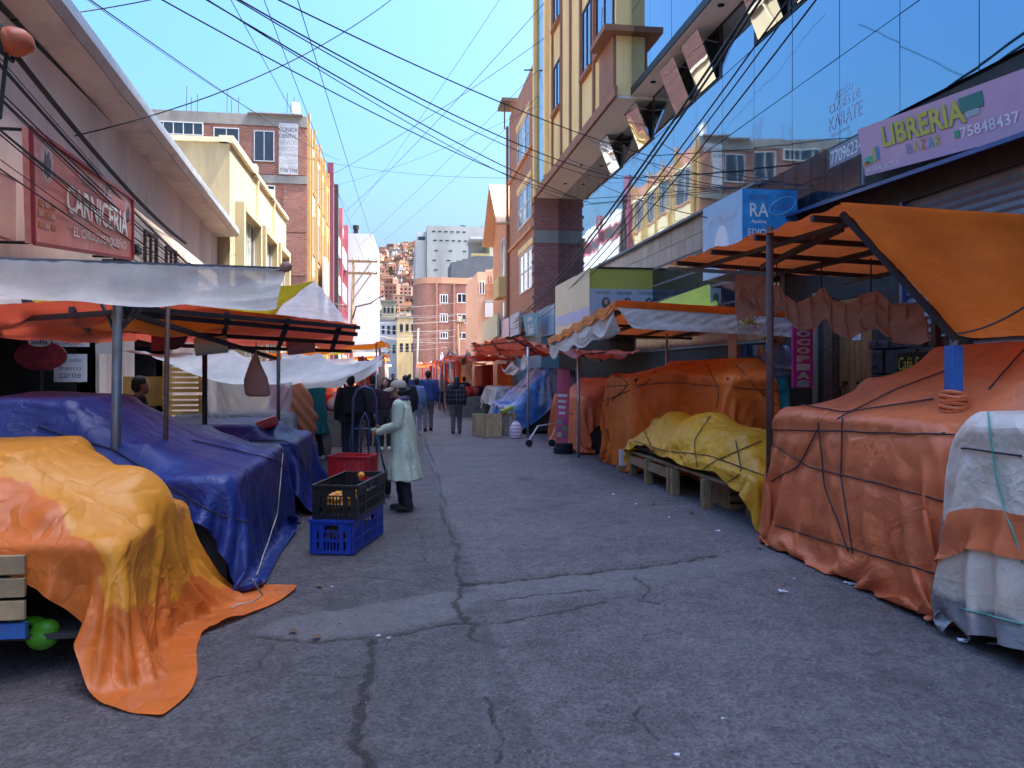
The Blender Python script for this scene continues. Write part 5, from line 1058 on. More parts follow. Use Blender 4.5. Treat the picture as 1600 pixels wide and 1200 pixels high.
def covered(name, label, mat, corners, boxes, balls=(), n=64, m=64, ropes=(), ropemat=None, steps=105, seed=0, crinkle=.006, pins=(), group=None, legs=(), goods=True, depth=.02, **kw):
    bx_ = [ctr(b) for b in boxes]; P = drape(sheet(n, m, *corners), pins=pins, boxes=bx_, balls=balls, steps=steps, seed=seed, **kw)
    x, y = P[..., 0].mean(), P[..., 1].mean(); q = thing(name, label, 'tarpaulin', (x, y, 0), group); tree = bvh_of(P)
    if crinkle: P = crinkled(P, crinkle, seed); tree = bvh_of(P)
    if ropes: P = press(P, tree, ropes, depth); tree = bvh_of(P)
    grid_mesh('tarp_cover', P, mat, q, sub=1)
    for k, pix in enumerate(ropes): rope_px(tree, pix, q, mat=ropemat[k] if ropemat else None)
    if goods:
        for b in boxes:
            x0, x1, y0, y1, z0, z1 = b; z0 = max(z0, .02)
            if z1 - z0 > .12: B('goods_crate', MATS['goods_dark'], q, x0 + .05, x1 - .05, y0 + .05, y1 - .05, z0 + .03, z1 - .05)
    for (lx, ly, lz) in legs: B('leg', MATS['wood_grey'], q, lx - .035, lx + .035, ly - .035, ly + .035, 0, lz)
    return q, P
# left, nearest: amber sheet over a slatted table
lt = [ctr((-3.4, -1.45, 4.42, 5.8, .0, .72))]
covered('tarp_covered_stall', 'orange and yellow tarpaulin sliding off the nearest left table to the road', AMB, ((-3.9, 4.95, 1.45), (-.78, 3.72, 1.1), (-.48, 6.15, 1.1), (-3.9, 6.4, 1.5)),
        [(-3.4, -1.5, 4.46, 5.85, .45, .72), (-3.4, -2.2, 4.95, 6.0, .72, 1.16)], [(-1.75, 5.25, .72, .3), (-2.35, 4.85, .72, .32), (-3.0, 5.2, .95, .35), (-1.95, 4.75, .7, .2)], n=84, m=70, seed=1, goods=True, comp=.2, bend=.03, sag=1.12, crinkle=.012,
        ropes=([(395, 690), (330, 712), (240, 722)],), ropemat=['rope_dark'])
q = thing('slatted_table', 'low slatted wooden table under the nearest orange tarpaulin', 'table', (-2.4, 5, 0))
for k in range(3): MB().box(-3.4, -1.95, 4.4, 4.43, .7 - .12 * (k + 1), .7 - .12 * k - .018).build('slat', MATS['wood_pale'], q, bevel=.004)
B('rail', MATS['blue_paint'], q, -3.4, -1.95, 4.41, 4.45, .24, .32)
for x in (-3.3, -1.56): 
    for y in (4.42, 5.7): B('leg', MATS['wood_grey'], q, x - .04, x + .04, y - .0, y + .08, 0, .5)
B('shelf', MATS['goods_dark'], q, -3.3, -1.6, 4.5, 5.7, .2, .23)
# left: long blue sheets
covered('tarp_covered_stall', 'long dark blue tarpaulin covering the left stall behind the orange one', BLU, ((-4.05, 5.75, 1.75), (-.36, 5.65, 1.2), (-.38, 9.0, 1.2), (-4.0, 9.1, 1.75)),
        [(-3.4, -1.22, 6.0, 8.7, .0, .86), (-3.5, -2.5, 6.5, 8.0, .86, 1.42), (-2.9, -1.9, 6.3, 8.4, .86, 1.08)], wrap=.16, n=78, m=70, seed=2, comp=.25, sag=1.06, crinkle=.01,
        ropes=([(60, 668), (180, 705), (330, 800), (430, 830)], [(300, 690), (430, 720), (470, 760)], [(440, 708), (432, 800), (400, 900)]), ropemat=['rope_dark', 'rope_dark', 'rope_pale'])
covered('tarp_covered_stall', 'glossy blue tarpaulin heap further along the left side with red bundle on top', BLU, ((-3.6, 9.0, 1.5), (-.35, 9.0, 1.2), (-.4, 11.7, 1.2), (-3.6, 11.6, 1.5)),
        [(-3.2, -1.2, 9.35, 11.3, .0, .8), (-3.0, -1.7, 9.6, 11.1, .8, 1.0)], [(-1.6, 10.2, .72, .3)], n=60, m=56, seed=3, comp=.3, ropes=([(390, 690), (450, 690), (480, 740)],))
covered('tarp_covered_stall', 'dull grey plastic sheet over goods beneath the clear curtain on the left', GRY, ((-3.6, 11.9, 1.6), (-.9, 11.9, 1.3), (-.9, 13.4, 1.3), (-3.6, 13.4, 1.6)), [(-3.3, -1.6, 12.1, 13.2, 0, 1.0)], n=44, m=36, seed=4)
# right, nearest
qw0, Pw0 = covered('tarp_covered_stall', 'dirty white and grey tarpaulin at the right edge of the picture', M_tarp('tarp_dirty_white', (.3, .28, .29), (.78, .64, .52), mask=(.3, .34), mscale=.9, rim=.6, dirt=(.55, .2, .08), dirt_amt=.65, trans=.06, crease=.7), ((2.2, 1.9, 1.6), (6.2, 1.9, 1.6), (6.2, 5.0, 1.6), (2.3, 5.0, 1.6)),
        [(3.5, 5.4, 2.4, 4.42, 0, 1.38)], wrap=.1, n=64, m=60, seed=5, ropes=([(1505, 700), (1600, 712)], [(1545, 640), (1562, 760), (1600, 880)], [(1500, 950), (1600, 975)]), ropemat=['rope_dark', 'rope_green', 'rope_green'])
_N = np.cross(np.gradient(Pw0, axis=0), np.gradient(Pw0, axis=1)); _N /= np.linalg.norm(_N, axis=-1, keepdims=True) + 1e-9; _N = np.where((_N[..., :1] > 0), -_N, _N)
grid_mesh('orange_fold', (Pw0 + _N * .014)[8:13, 6:60], ORG, qw0, sub=1, crinkle=.01)
covered('tarp_covered_stall', 'big rust orange tarpaulin lashed with black ropes around the blue post', ORG, ((2.33, 3.6, 1.75), (6.3, 3.6, 2.0), (6.3, 8.0, 2.0), (2.42, 8.0, 1.75)),
        [(3.56, 5.6, 4.6, 6.95, 0, 1.3), (4.3, 5.7, 4.7, 6.7, 1.3, 1.58), (4.7, 5.7, 4.7, 6.3, 1.58, 1.86)], n=86, m=86, seed=6, wrap=.07, sag=1.06, comp=.25, crinkle=.012, legs=((3.66, 5.75, .6), (3.66, 4.9, .6)), depth=.03,
        ropes=([(1203, 671), (1330, 674), (1520, 682)], [(1203, 690), (1265, 730), (1380, 757), (1495, 789)], [(1318, 655), (1316, 740), (1334, 866)], [(1280, 660), (1290, 760), (1328, 862)], [(1280, 670), (1250, 728), (1205, 752)], [(1212, 820), (1340, 860), (1492, 905)], [(1230, 630), (1320, 646), (1460, 625)], [(1310, 655), (1400, 610), (1480, 580)], [(1545, 610), (1600, 548)]))
covered('tarp_covered_stall', 'yellow tarpaulin crossed by black ropes on a low plank table', YEL, ((3.36, 7.15, 1.25), (5.0, 7.1, 1.3), (5.0, 12.3, 1.3), (3.42, 12.25, 1.25)),
        [(3.68, 4.5, 7.5, 11.95, .42, .56), (3.95, 4.5, 8.3, 11.6, .56, .92)], [(4.15, 11.0, .7, .34), (4.2, 9.9, .52, .55), (4.1, 8.5, .6, .36), (3.85, 9.3, .5, .2), (3.9, 7.9, .55, .14)], n=60, m=104, seed=7, sag=1.07, comp=.25, crinkle=.012, ground=None, depth=.025, wrap=.1,
        ropes=([(992, 690), (1040, 705), (1110, 712), (1195, 745)], [(1110, 650), (1085, 690), (1095, 760)], [(1035, 740), (1100, 690), (1195, 665)], [(1000, 660), (1030, 720), (1100, 775)], [(1190, 690), (1120, 720), (1060, 760)], [(1150, 690), (1160, 740), (1110, 770)]))
covered('tarp_covered_stall', 'tall orange tarpaulin tied over the stall behind the yellow one', ORG2, ((2.45, 8.9, 2.0), (6.1, 8.9, 2.2), (6.1, 15.25, 2.2), (2.45, 15.25, 2.0)),
        [(3.85, 5.4, 12.2, 13.9, 0, 1.6), (4.6, 5.4, 10.3, 12.2, 0, 1.62), (4.9, 5.4, 10.6, 13.6, 1.6, 1.84)], n=70, m=110, seed=8, comp=.25, crinkle=.012, depth=.03, wrap=.07,
        ropes=([(926, 605), (1050, 598), (1225, 612)], [(930, 632), (1010, 600), (1030, 570)], [(930, 650), (985, 600), (940, 570)], [(1105, 570), (1125, 610), (1120, 640)], [(1150, 570), (1185, 610), (1222, 640)], [(926, 580), (955, 700), (930, 715)]))
covered('tarp_covered_stall', 'rust orange tarpaulin over a stall behind the pink banner stand', ORG, ((2.6, 14.6, 1.7), (5.8, 14.6, 1.9), (5.8, 18.9, 1.9), (2.5, 18.8, 1.7)),
        [(3.75, 5.3, 15.2, 18.2, 0, 1.15), (4.3, 5.3, 15.2, 18, 1.15, 1.5)], [(4.1, 16.5, 1.1, .35)], wrap=.12, n=64, m=70, seed=9, comp=.25, ropes=([(830, 625), (880, 640), (920, 660)],))
covered('tarp_covered_stall', 'crumpled blue and clear plastic sheet over a sloping stall on the right', PLB, ((2.0, 19.8, 2.0), (5.2, 19.8, 2.4), (5.2, 24.2, 2.4), (2.0, 24.2, 2.0)),
        [(2.9, 4.6, 20.5, 23.5, 0, .75), (3.5, 4.8, 20.6, 23.4, .75, 1.2), (4.0, 4.9, 20.6, 23.3, 1.2, 1.75)], n=58, m=58, seed=10, crinkle=.03)
covered('tarp_covered_stall', 'pale grey sheet over a stall just beyond the blue plastic', WHT, ((2.6, 24.4, 1.8), (5.2, 24.4, 1.9), (5.2, 28.6, 1.9), (2.6, 28.6, 1.8)), [(3.2, 4.8, 25, 28, 0, 1.15)], n=40, m=46, seed=11)

# ------------------------------------------------------------------ awnings
def awning(name, label, mat, c, sag=1.012, n=40, m=40, bars=True, poles=(), seed=0, edge_pins=2, group=None, polemat='frame_paint', wind=9.8, crinkle=.004, cat='awning', barmat='frame_paint', steps=70, nb=(3, 3), tied=False):
    P0_ = sheet(n, m, *c); pins = [(0, 0), (n - 1, 0), (n - 1, m - 1), (0, m - 1)]
    pins += [(i, 0) for i in range(0, n, 2)] if tied else []
    for k in range(1, edge_pins + 1):
        i = round((n - 1) * k / (edge_pins + 1)); j = round((m - 1) * k / (edge_pins + 1)); pins += [(i, 0), (i, m - 1), (0, j), (n - 1, j)]
    if bars:
        for k in range(nb[0]):
            i = round((n - 1) * (.1 + .8 * k / max(1, nb[0] - 1))); pins += [(i, j) for j in range(0, m, 3)]
        for k in range(nb[1]):
            j = round((m - 1) * (.1 + .8 * k / max(1, nb[1] - 1))); pins += [(i, j) for i in range(0, n, 3)]
    P = drape(P0_, pins=pins, steps=steps, ground=None, seed=seed, sag=sag, comp=.2, bend=.05)
    q = thing(name, label, cat, tuple(P.reshape(-1, 3).mean(0) * [1, 1, 0]), group); grid_mesh('sheet', P, mat, q, sub=1, crinkle=crinkle, seed=seed)
    C_ = [np.array(x, float) for x in c]; dn = np.array([0, 0, -.05])
    if bars:
        for k in range(nb[0]): u = k / max(1, nb[0] - 1); u = .1 + .8 * u; MB().bar((C_[0] * (1 - u) + C_[1] * u) + dn, (C_[3] * (1 - u) + C_[2] * u) + dn, .05, .05).build('bar', MATS[barmat], q)
        for k in range(nb[1]): u = k / max(1, nb[1] - 1); u = .1 + .8 * u; MB().bar((C_[0] * (1 - u) + C_[3] * u) + dn * 1.9, (C_[1] * (1 - u) + C_[2] * u) + dn * 1.9, .045, .045).build('bar', MATS[barmat], q)
    for (x, y, zt_, r, pm_) in poles: MB().tube([(x, y, 0), (x, y, zt_)], r, 10).build('pole', MATS[pm_], q, smooth=True)
    return q, P
# left red canopy on steel poles, with white and yellow sheets above
pA = onY(182, 560, 6.3); pB = onY(260, 560, 6.7); pC = onY(320, 600, 9.3); pD = onY(435, 600, 10.8)
def Yp_(px, py, Y): return onY(px, py, Y)
N0, N1, N2 = Yp_(-160, 482, 6.7), Yp_(195, 464, 7.0), Yp_(558, 506, 9.2); F0, F1, F2 = Yp_(-60, 498, 9.0), Yp_(215, 530, 9.8), Yp_(548, 541, 10.6)
q, P = awning('red_canopy', 'red canopy sheet on steel poles over the left stalls', RED, (N1, N2, F2, F1), sag=1.012, seed=21, n=40, m=30, poles=((pC[0], pC[1], 2.0, .028, 'frame_paint'), (pD[0], pD[1], 1.98, .025, 'frame_paint')), nb=(4, 3), edge_pins=4, tied=True)
Pl = drape(sheet(30, 30, N0, N1, F1, F0), pins=[(i, 0) for i in range(0, 30, 2)] + [(29, j) for j in range(0, 30, 2)] + [(0, 29), (15, 29), (15, 15), (0, 15), (0, 7), (0, 22)], steps=60, ground=None, seed=29, sag=1.012, comp=.2); grid_mesh('left_sheet', Pl, RED, q, sub=1, crinkle=.004, seed=29)
for u in (.25, .6): MB().bar((N0 * (1 - u) + F0 * u) + [0, 0, -.05], (N1 * (1 - u) + F1 * u) + [0, 0, -.05], .05).build('bar', MATS['frame_paint'], q)
for u in (.3, .75): MB().bar((N0 * (1 - u) + N1 * u) + [0, 0, -.08], (F0 * (1 - u) + F1 * u) + [0, 0, -.08], .045).build('bar', MATS['frame_paint'], q)
for (p_, r_, zt_, mt_) in ((pA, .036, onY(185, 468, 6.3)[2], 'steel_pole'), (pB, .02, onY(253, 475, 6.7)[2], 'rusty_pole')):
    MB().tube([(p_[0] - .02, p_[1], 0), (p_[0] + .01, p_[1], zt_)], r_, 10).build('pole', MATS[mt_], q, smooth=True)
tp = np.array([pA[0], pA[1], onY(185, 466, 6.3)[2]])
for k, e in enumerate((Yp_(130, 465, 6.2), Yp_(255, 462, 6.5), Yp_(560, 512, 9.3), Yp_(430, 560, 10.0), Yp_(-60, 505, 8.))): MB().bar(tp + [0, 0, -.03 - .02 * k], e, .05, .04).build('brace', MATS['frame_paint'], q)
for dx in (-.16, .14, .22): MB().bar(tp + [0, 0, -.28], tp + [dx, .1, .0], .02).build('strut', MATS['frame_paint'], q)
# sloping front part from ridge line to the red sheet edge
q2, _ = awning('white_sheet_canopy', 'translucent white sheet stretched above the red canopy on the left', SHW, (Yp_(-120, 400, 5.2), Yp_(447, 419, 6.6), Yp_(432, 482, 6.9), Yp_(-60, 456, 6.1)), sag=1.03, seed=22, n=46, m=34, bars=False, edge_pins=2, tied=True)
MB().bar(Yp_(-120, 402, 5.25), Yp_(447, 421, 6.62), .035).build('bar', MATS['steel_pole'], q2)
MB().bar(Yp_(250, 440, 6.6), Yp_(256, 478, 6.7), .03).build('strut', MATS['steel_pole'], q2); MB().sphere(Yp_(447, 417, 6.6), (.05, .05, .045)).build('pole_knot', MATS['rolled_cloth'], q2)
awning('yellow_sheet', 'yellow sheet sandwiched below the white sheet canopy', YLC, (Yp_(40, 455, 7.0), Yp_(492, 436, 8.0), Yp_(420, 492, 9.4), Yp_(60, 482, 8.7)), sag=1.04, seed=23, n=36, m=26, bars=False)
awning('pale_plastic_flap', 'pale plastic flap falling from the yellow sheet corner to the red canopy', SHW, (Yp_(492, 436, 8.1), Yp_(545, 505, 9.6), Yp_(440, 500, 10.0), Yp_(425, 478, 9.0)), sag=1.03, seed=24, n=26, m=26, bars=False)
awning('white_sheet_left_edge', 'white sheet end drooping at the far left edge', SHW, (Yp_(-80, 448, 6.6), Yp_(30, 455, 7.2), Yp_(35, 478, 7.8), Yp_(-80, 490, 7.4)), sag=1.05, seed=25, n=20, m=20, bars=False)
awning('grey_sheet_canopy', 'pale grey sheet canopy tied in a knot beyond the red canopy', SHW, (Yp_(180, 540, 9.0), Yp_(600, 552, 13.5), Yp_(560, 566, 16), Yp_(300, 560, 12.5)), sag=1.04, seed=26, n=40, m=26, bars=False)
awning('grey_sheet_canopy', 'sagging grey-blue sheet canopy lower down beside the teal coat', SHW, (Yp_(440, 552, 12.6), Yp_(600, 560, 14.5), Yp_(585, 580, 17), Yp_(440, 598, 14.5)), sag=1.05, seed=27, n=30, m=26, bars=False)
q, P = awning('clear_plastic_curtain', 'clear plastic curtain hanging in folds behind the left stall', PLC, (Yp_(318, 545, 11.9), Yp_(470, 548, 12.6), Yp_(455, 690, 12.6), Yp_(290, 680, 11.7)), sag=1.06, seed=28, n=46, m=40, bars=False, edge_pins=0, cat='curtain')
# right: the big orange canopy
A_, B_ = onX(1310, 318, 3.5), onX(1040, 411, 3.5); Cw = np.array([6.25, B_[1] - .1, 2.95]); Dn = np.array([6.25, A_[1], 2.93])
ang = Yp_(1197, 412, 8.55)
bp_ = onX(1490, 620, 3.95)
q, P = awning('orange_canopy', 'large bright orange canopy on dark frame over the right foreground stall', CNR, (A_, B_, Cw, Dn), sag=1.006, seed=31, n=40, m=34, bars=True, nb=(4, 3), edge_pins=4, poles=((onY(1203, 600, 6.93)[0], 6.93, 3.05, .035, 'rusty_pole'),))
E1 = onX(1496, 521, 3.88); E2 = np.array([6.3, E1[1] - .3, 1.86])
Pf = drape(sheet(34, 34, A_ + [0, 0, .01], Dn + [0, 0, .01], E2, E1), pins=[(0, j) for j in range(0, 1)] + [(i, 0) for i in range(34)] + [(0, j) for j in range(34)] + [(i, 33) for i in range(0, 34, 6)] + [(33, 33)], steps=60, ground=None, seed=32, sag=1.008, comp=.2)
grid_mesh('front_flap', Pf, CAN, q, sub=1, crinkle=.004, seed=5)
MB().box(bp_[0] - .045, bp_[0] + .045, bp_[1] - .045, bp_[1] + .045, 0, onX(1490, 540, 3.95)[2]).build('post', MATS['blue_paint'], q, bevel=.006)
MB().tube([(bp_[0] + .01, bp_[1], 1.6), (bp_[0] + .02, bp_[1] + .02, onX(1490, 530, 3.95)[2])], .03, 8).build('post_top', MATS['steel_pole'], q)
wz = onX(1490, 630, 3.95)[2]
for k in range(7): MB().tube([(bp_[0] + (.072 + .006 * (k % 3)) * math.cos(j * .5236 + k), bp_[1] + (.072 + .006 * (k % 3)) * math.sin(j * .5236 + k), wz - .08 + k * .026 + .008 * math.sin(j * .5236 * 2)) for j in range(12)], .018, 6, closed=True).build('post_wrap', ORG, q, smooth=True)
for a, b in ((A_, E1), (B_, onY(1197, 420, 7.3))): MB().bar(a + [.09, 0.09, -.06], b + [.09, .12, -.04], .045).build('bar', MATS['frame_paint'], q)
for x in (4.9, 5.05): MB().bar((x, 6.4, 0), (x, 6.4, 2.9), .06).build('pole', MATS['frame_paint'], q)
for k in range(2): MB().bar((3.9 + k * 1.1, 6.3 + .6 * k, 2.93), (4.4 + k * .6, 8.8 + .2 * k, 2.93), .05, .06).build('bar', MATS['frame_paint'], q)
cable(E1, onX(1600, 480, 3.6) + np.array([.0, 0, 0]), .03, .007, label='dark guy rope tied to the corner of the big orange canopy', group=None, name='guy_rope')
# rolled cloth under its far edge
rr = thing('rolled_cloth', 'brownish bundled cloth sagging in swags under the far edge of the orange canopy', 'cloth', (5, 9, 0))
l0, l1 = onY(1150, 441, 9.5), onY(1452, 462, 6.75); nC = 80; Pc = sheet(nC, 22, l0, l1, l1 + [0, -.1, -.42], l0 + [0, -.1, -.22]); tt_ = np.linspace(0, 1, nC)
Pc[..., 1] += (np.sin(tt_ * 95) * .05)[:, None]; Pc = drape(Pc, pins=[(i, 0) for i in (0, 20, 21, 40, 41, 60, 61, 79)] + [(0, 21), (79, 21)], steps=80, ground=None, sag=1.3, seed=4, comp=.15); grid_mesh('swag', Pc, ROL, rr, sub=1, crinkle=.015)
for k in (0, 20, 40, 60, 79): MB().tube([Pc[k, 0] + [0, 0, .35], Pc[k, 0]], .008, 5).build('tie', MATS['rope_dark'], rr)
e_ = onY(1165, 440, 9.4); Pg = drape(sheet(20, 20, e_ + [-.15, 0, .1], e_ + [.35, 0, .12], e_ + [.35, .05, -.35], e_ + [-.05, 0, -.5]), pins=[(0, 0), (19, 0), (8, 0)], steps=50, ground=None, sag=1.2, seed=4); grid_mesh('loose_end', Pg, ROL, rr, sub=1)
# orange and white awning
Ya = 10.45; L_, R_ = onY(962, 470, Ya), onY(1250, 488, Ya); bk = np.array([0, 4.6, -.12])
q, P = awning('striped_awning', 'orange awning with wide white valance over the tall orange stall', CNR, (L_, R_, R_ + bk, L_ + bk + [.2, 0, -.05]), sag=1.003, seed=33, n=36, m=30, bars=True, nb=(4, 3), poles=((onY(1042, 540, 14.2)[0], 14.2, 2.4, .025, 'alu'),))
vh = .36
Pv = drape(sheet(50, 14, L_ + [0, -.012, -.07], R_ + [0, -.012, -.07], R_ + [.0, -.02, -vh], L_ + [.25, -.02, -vh - .02]), pins=[(i, 0) for i in range(0, 50, 4)] + [(49, 0)], steps=60, ground=None, sag=1.02, seed=34); grid_mesh('valance', Pv, WHT, q, sub=1)
MB().plate([L_ + [0, -.02, .01], R_ + [0, -.02, .01], R_ + [0, -.02, -.09], L_ + [0, -.02, -.09]], (0, -1, 0), .006).build('orange_hem', CAN, q)
Lf = onX(858, 548, 3.0); Pw = drape(sheet(30, 22, L_ + [0, .02, 0], Lf + [0, 0, .22], Lf + [.1, 0, -.02], L_ + [.1, .05, -.42]), pins=[(0, 0), (29, 0), (15, 0), (7, 0), (22, 0), (0, 21)], steps=60, ground=None, sag=1.04, seed=35); grid_mesh('side_flap', WHT and Pw, WHT, q, sub=1)
Pw2 = drape(sheet(30, 12, L_ + [-.03, 0, .03], Lf + [-.03, 0, .25], Lf + [-.04, 0, .12], L_ + [-.04, .05, -.14]), pins=[(i, 0) for i in range(0, 30, 5)] + [(29, 0)], steps=50, ground=None, sag=1.03, seed=36); grid_mesh('side_hem', Pw2, ORG2, q, sub=1)
R2 = R_ + [.02, -.02, .02]; grid_mesh('corner_flap', sheet(8, 8, R2 + [-.08, 0, 0], R2 + [.16, -.05, -.03], R2 + [.15, -.1, -.3], R2 + [-.02, -.05, -.28]), ORG2, q, sub=1, crinkle=.02)
# dried flowers on it
fq = thing('dried_flowers', 'bunch of yellow dried flowers hooked on the white valance', 'flowers', tuple(onY(1172, 505, 10.3))); c = onY(1180, 494, 10.3); q_ = MB(); rg2 = random.Random(5)
for k in range(60):
    d = np.array([rg2.gauss(-.09, .07), rg2.gauss(0, .03), rg2.gauss(-.08, .06)]); s = rg2.uniform(.008, .02); q_.sphere(c + d, (s, s, s), 5, 4)
q_.build('blossom', M('dry_yellow', (.42, .24, .03), .8, var=.4, scale=30, bump=0), fq); MB().tube([c + [-.1, 0, -.12], c + [.05, 0, .01], c + [.4, .05, .06]], .008, 5).build('stem', MATS['wood'], fq)
# smaller awnings further on the right
awning('rust_awning', 'rust red awning with a white cloth hanging from it mid-way on the right', RED, (onX(812, 524, 3.2), onX(735, 535, 2.6), onX(742, 552, 4.6), onX(862, 552, 5.0)), sag=1.04, seed=41, n=30, m=26, poles=((3.3, 19.3, 2.3, .03, 'alu'),))
awning('rust_awning', 'low rust awning joining the white valance flap on the right', RED, (onX(930, 556, 3.1), onX(815, 527, 3.6), onX(820, 545, 5.2), onX(1000, 545, 5.4)), sag=1.03, seed=42, n=30, m=26, nb=(3, 2), poles=((3.5, 14.6, 2.2, .03, 'alu'),))
awning('white_cloth', 'white cloth sagging in a pointed fold under the rust awning', WHT, (onX(777, 545, 3.1), onX(828, 546, 3.15), onX(818, 552, 3.2), onX(800, 563, 3.15)), sag=1.15, seed=43, n=20, m=20, bars=False, edge_pins=0)
awning('grey_awning', 'grey-blue awning with yellow curtain beyond the rust awning', M_tarp('canopy_grey', (.35, .4, .45), trans=.25), (onX(732, 541, 2.6), onX(690, 546, 2.4), onX(688, 551, 4.), onX(735, 556, 4.6)), sag=1.04, seed=44, n=24, m=24, bars=False)
o, P = awning('yellow_curtain', 'yellow and white cloth hanging at the end of the grey awning', M_tarp('curtain_yellow', (.6, .4, .06), (.55, .45, .4), mask=(.5, .55), trans=.2), (onX(720, 556, 3.2), onX(738, 556, 3.2), onX(738, 600, 3.2), onX(722, 600, 3.2)), sag=1.03, seed=45, n=20, m=26, bars=False, cat='curtain', edge_pins=1)
# ------------------------------------------------------------------ the market beyond: sunlit awnings, stalls and hanging goods
rg3 = random.Random(21); far_m = [RED, CAN, RED, SHW, CAN, YLC]
goods_m = [M('cloth_red', (.55, .04, .03), .8, var=.2, bump=.3), M('cloth_orange', (.65, .18, .03), .8, var=.2, bump=.3), M('cloth_pink', (.6, .2, .2), .8, var=.2, bump=.3), M('cloth_white', (.6, .58, .55), .8, var=.1, bump=.3), M('cloth_navy', (.04, .05, .12), .8, bump=.3)]
nside = {-1: 0, 1: 0}
names_ = {0: 'red', 1: 'orange', 2: 'red', 3: 'white', 4: 'orange', 5: 'yellow'}
for k in range(18):
    s = -1 if k % 2 else 1; i = nside[s]; nside[s] += 1
    y0 = (28.5 if s > 0 else 17.5) + i * 4.6 + rg3.uniform(-.3, .3); xo = (1.7 if s > 0 else -.6) + rg3.uniform(-.3, .3); xi = xo + s * 2.6; z = rg3.uniform(2.1, 2.5); zi = z - rg3.uniform(-.1, .35); mi = k % 6
    ordn = ('first', 'second', 'third', 'fourth', 'fifth', 'sixth', 'seventh', 'eighth', 'ninth')[i]
    side_ = 'right' if s > 0 else 'left'
    q, P = awning('market_awning', '%s sheet awning of the far market, %s in the %s row' % (names_[mi], ordn, side_), far_m[mi], ((xo, y0, z), (xo + .1, y0 + 4, z + rg3.uniform(-.15, .15)), (xi, y0 + 4, zi), (xi, y0, zi)), sag=1.04, seed=60 + k, n=16, m=14, bars=False, poles=((xo + s * .15, y0 + .2, z, .025, 'alu'), (xo + s * .15, y0 + 3.8, z, .025, 'alu')), group='far market awnings', steps=40, edge_pins=1)
    st_ = thing('market_stall', '%s market stall with hanging goods, %s in the %s row' % (names_[(mi + 2) % 6], ordn, side_), 'stall', (xo + s * 1.3, y0 + 2, 0), 'far market stalls'); mm_ = goods_m[k % 5]
    x0, x1 = sorted((xo + s * .5, xo + s * 2.4)); B('counter', MATS['wood_grey'], st_, x0, x1, y0 + .3, y0 + 3.7, 0, .75)
    for j in range(6):
        yy = y0 + .4 + j * .55; w_ = rg3.uniform(.2, .3); B('hanging_cloth', goods_m[(k + j) % 4 if j % 3 else 0], st_, xo + s * (.45 + .1 * (j % 2)), xo + s * (.5 + .1 * (j % 2)), yy, yy + w_ * 1.6, rg3.uniform(1.1, 1.4), 2.02)
    for j in range(5): MB().sphere((xo + s * (.8 + .3 * (j % 3)), y0 + .6 + j * .65, .92), (.25, .28, .2), 8, 6, jit=.12).build('bundle', goods_m[(k + 2 * j) % 5], st_, smooth=True)
    B('back_cloth', goods_m[(k + 1) % 3], st_, xo + s * 2.4, xo + s * 2.44, y0, y0 + 4, .75, 2.0)
# ------------------------------------------------------------------ people
def _caps(mb, a, ra, b, rb, n=12, k=4):
    a = np.array(a, float); b = np.array(b, float); d = b - a; L = np.linalg.norm(d) + 1e-9; d = d / L; pts = []; rs = []
    for i in range(k): t = math.pi / 2 * (1 - i / k); pts.append(a - d * ra * math.sin(t)); rs.append(max(.0008, ra * math.cos(t)))
    pts += [a, b]; rs += [ra, rb]
    for i in range(1, k + 1): t = math.pi / 2 * i / k; pts.append(b + d * rb * math.sin(t)); rs.append(max(.0008, rb * math.cos(t)))
    mb.tube(pts, rs, n)
def _ell(mb, c, r, n=16, m=12): mb.sphere(c, r, n, m)
def _loft(mb, rings, n=20):
    b = len(mb.v)
    for (c, rx, ry) in rings:
        for k in range(n): t = 2 * math.pi * k / n; mb.v.append((c[0] + rx * math.cos(t), c[1] + ry * math.sin(t), c[2]))
    for i in range(len(rings) - 1):
        for k in range(n): mb.f.append((b + i * n + k, b + i * n + (k + 1) % n, b + (i + 1) * n + (k + 1) % n, b + (i + 1) * n + k)); mb.m.append(0)
    mb.f.append(tuple(b + k for k in range(n))[::-1]); mb.m.append(0); e = b + (len(rings) - 1) * n; mb.f.append(tuple(e + k for k in range(n))); mb.m.append(0)
def fuse(name, mb, vox, mat, parent, smooth=4, deform=None):
    me = bpy.data.meshes.new(name); me.from_pydata(mb.v, [], mb.f); o = bpy.data.objects.new(name, me); COL.objects.link(o)
    r = o.modifiers.new('r', 'REMESH'); r.mode = 'VOXEL'; r.voxel_size = vox
    if smooth: s = o.modifiers.new('s', 'SMOOTH'); s.factor = .5; s.iterations = smooth
    m2 = bpy.data.meshes.new_from_object(o.evaluated_get(bpy.context.evaluated_depsgraph_get())); bpy.data.objects.remove(o); bpy.data.meshes.remove(me)
    if deform:
        V = np.zeros(len(m2.vertices) * 3); m2.vertices.foreach_get('co', V); N = np.zeros_like(V); m2.vertices.foreach_get('normal', N)
        m2.vertices.foreach_set('co', deform(V.reshape(-1, 3), N.reshape(-1, 3)).ravel())
    m2.materials.clear(); m2.materials.append(mat); m2.polygons.foreach_set('use_smooth', [True] * len(m2.polygons)); m2.name = name; m2.update()
    o = bpy.data.objects.new(name, m2); COL.objects.link(o); o.parent = parent; return o
SKIN = M('skin', (.36, .19, .125), .55, var=.1, scale=20, bump=.08, bscale=120)
HAIR = M('hair_black', (.012, .01, .01), .45, var=.4, scale=60, bump=.5, bscale=160)
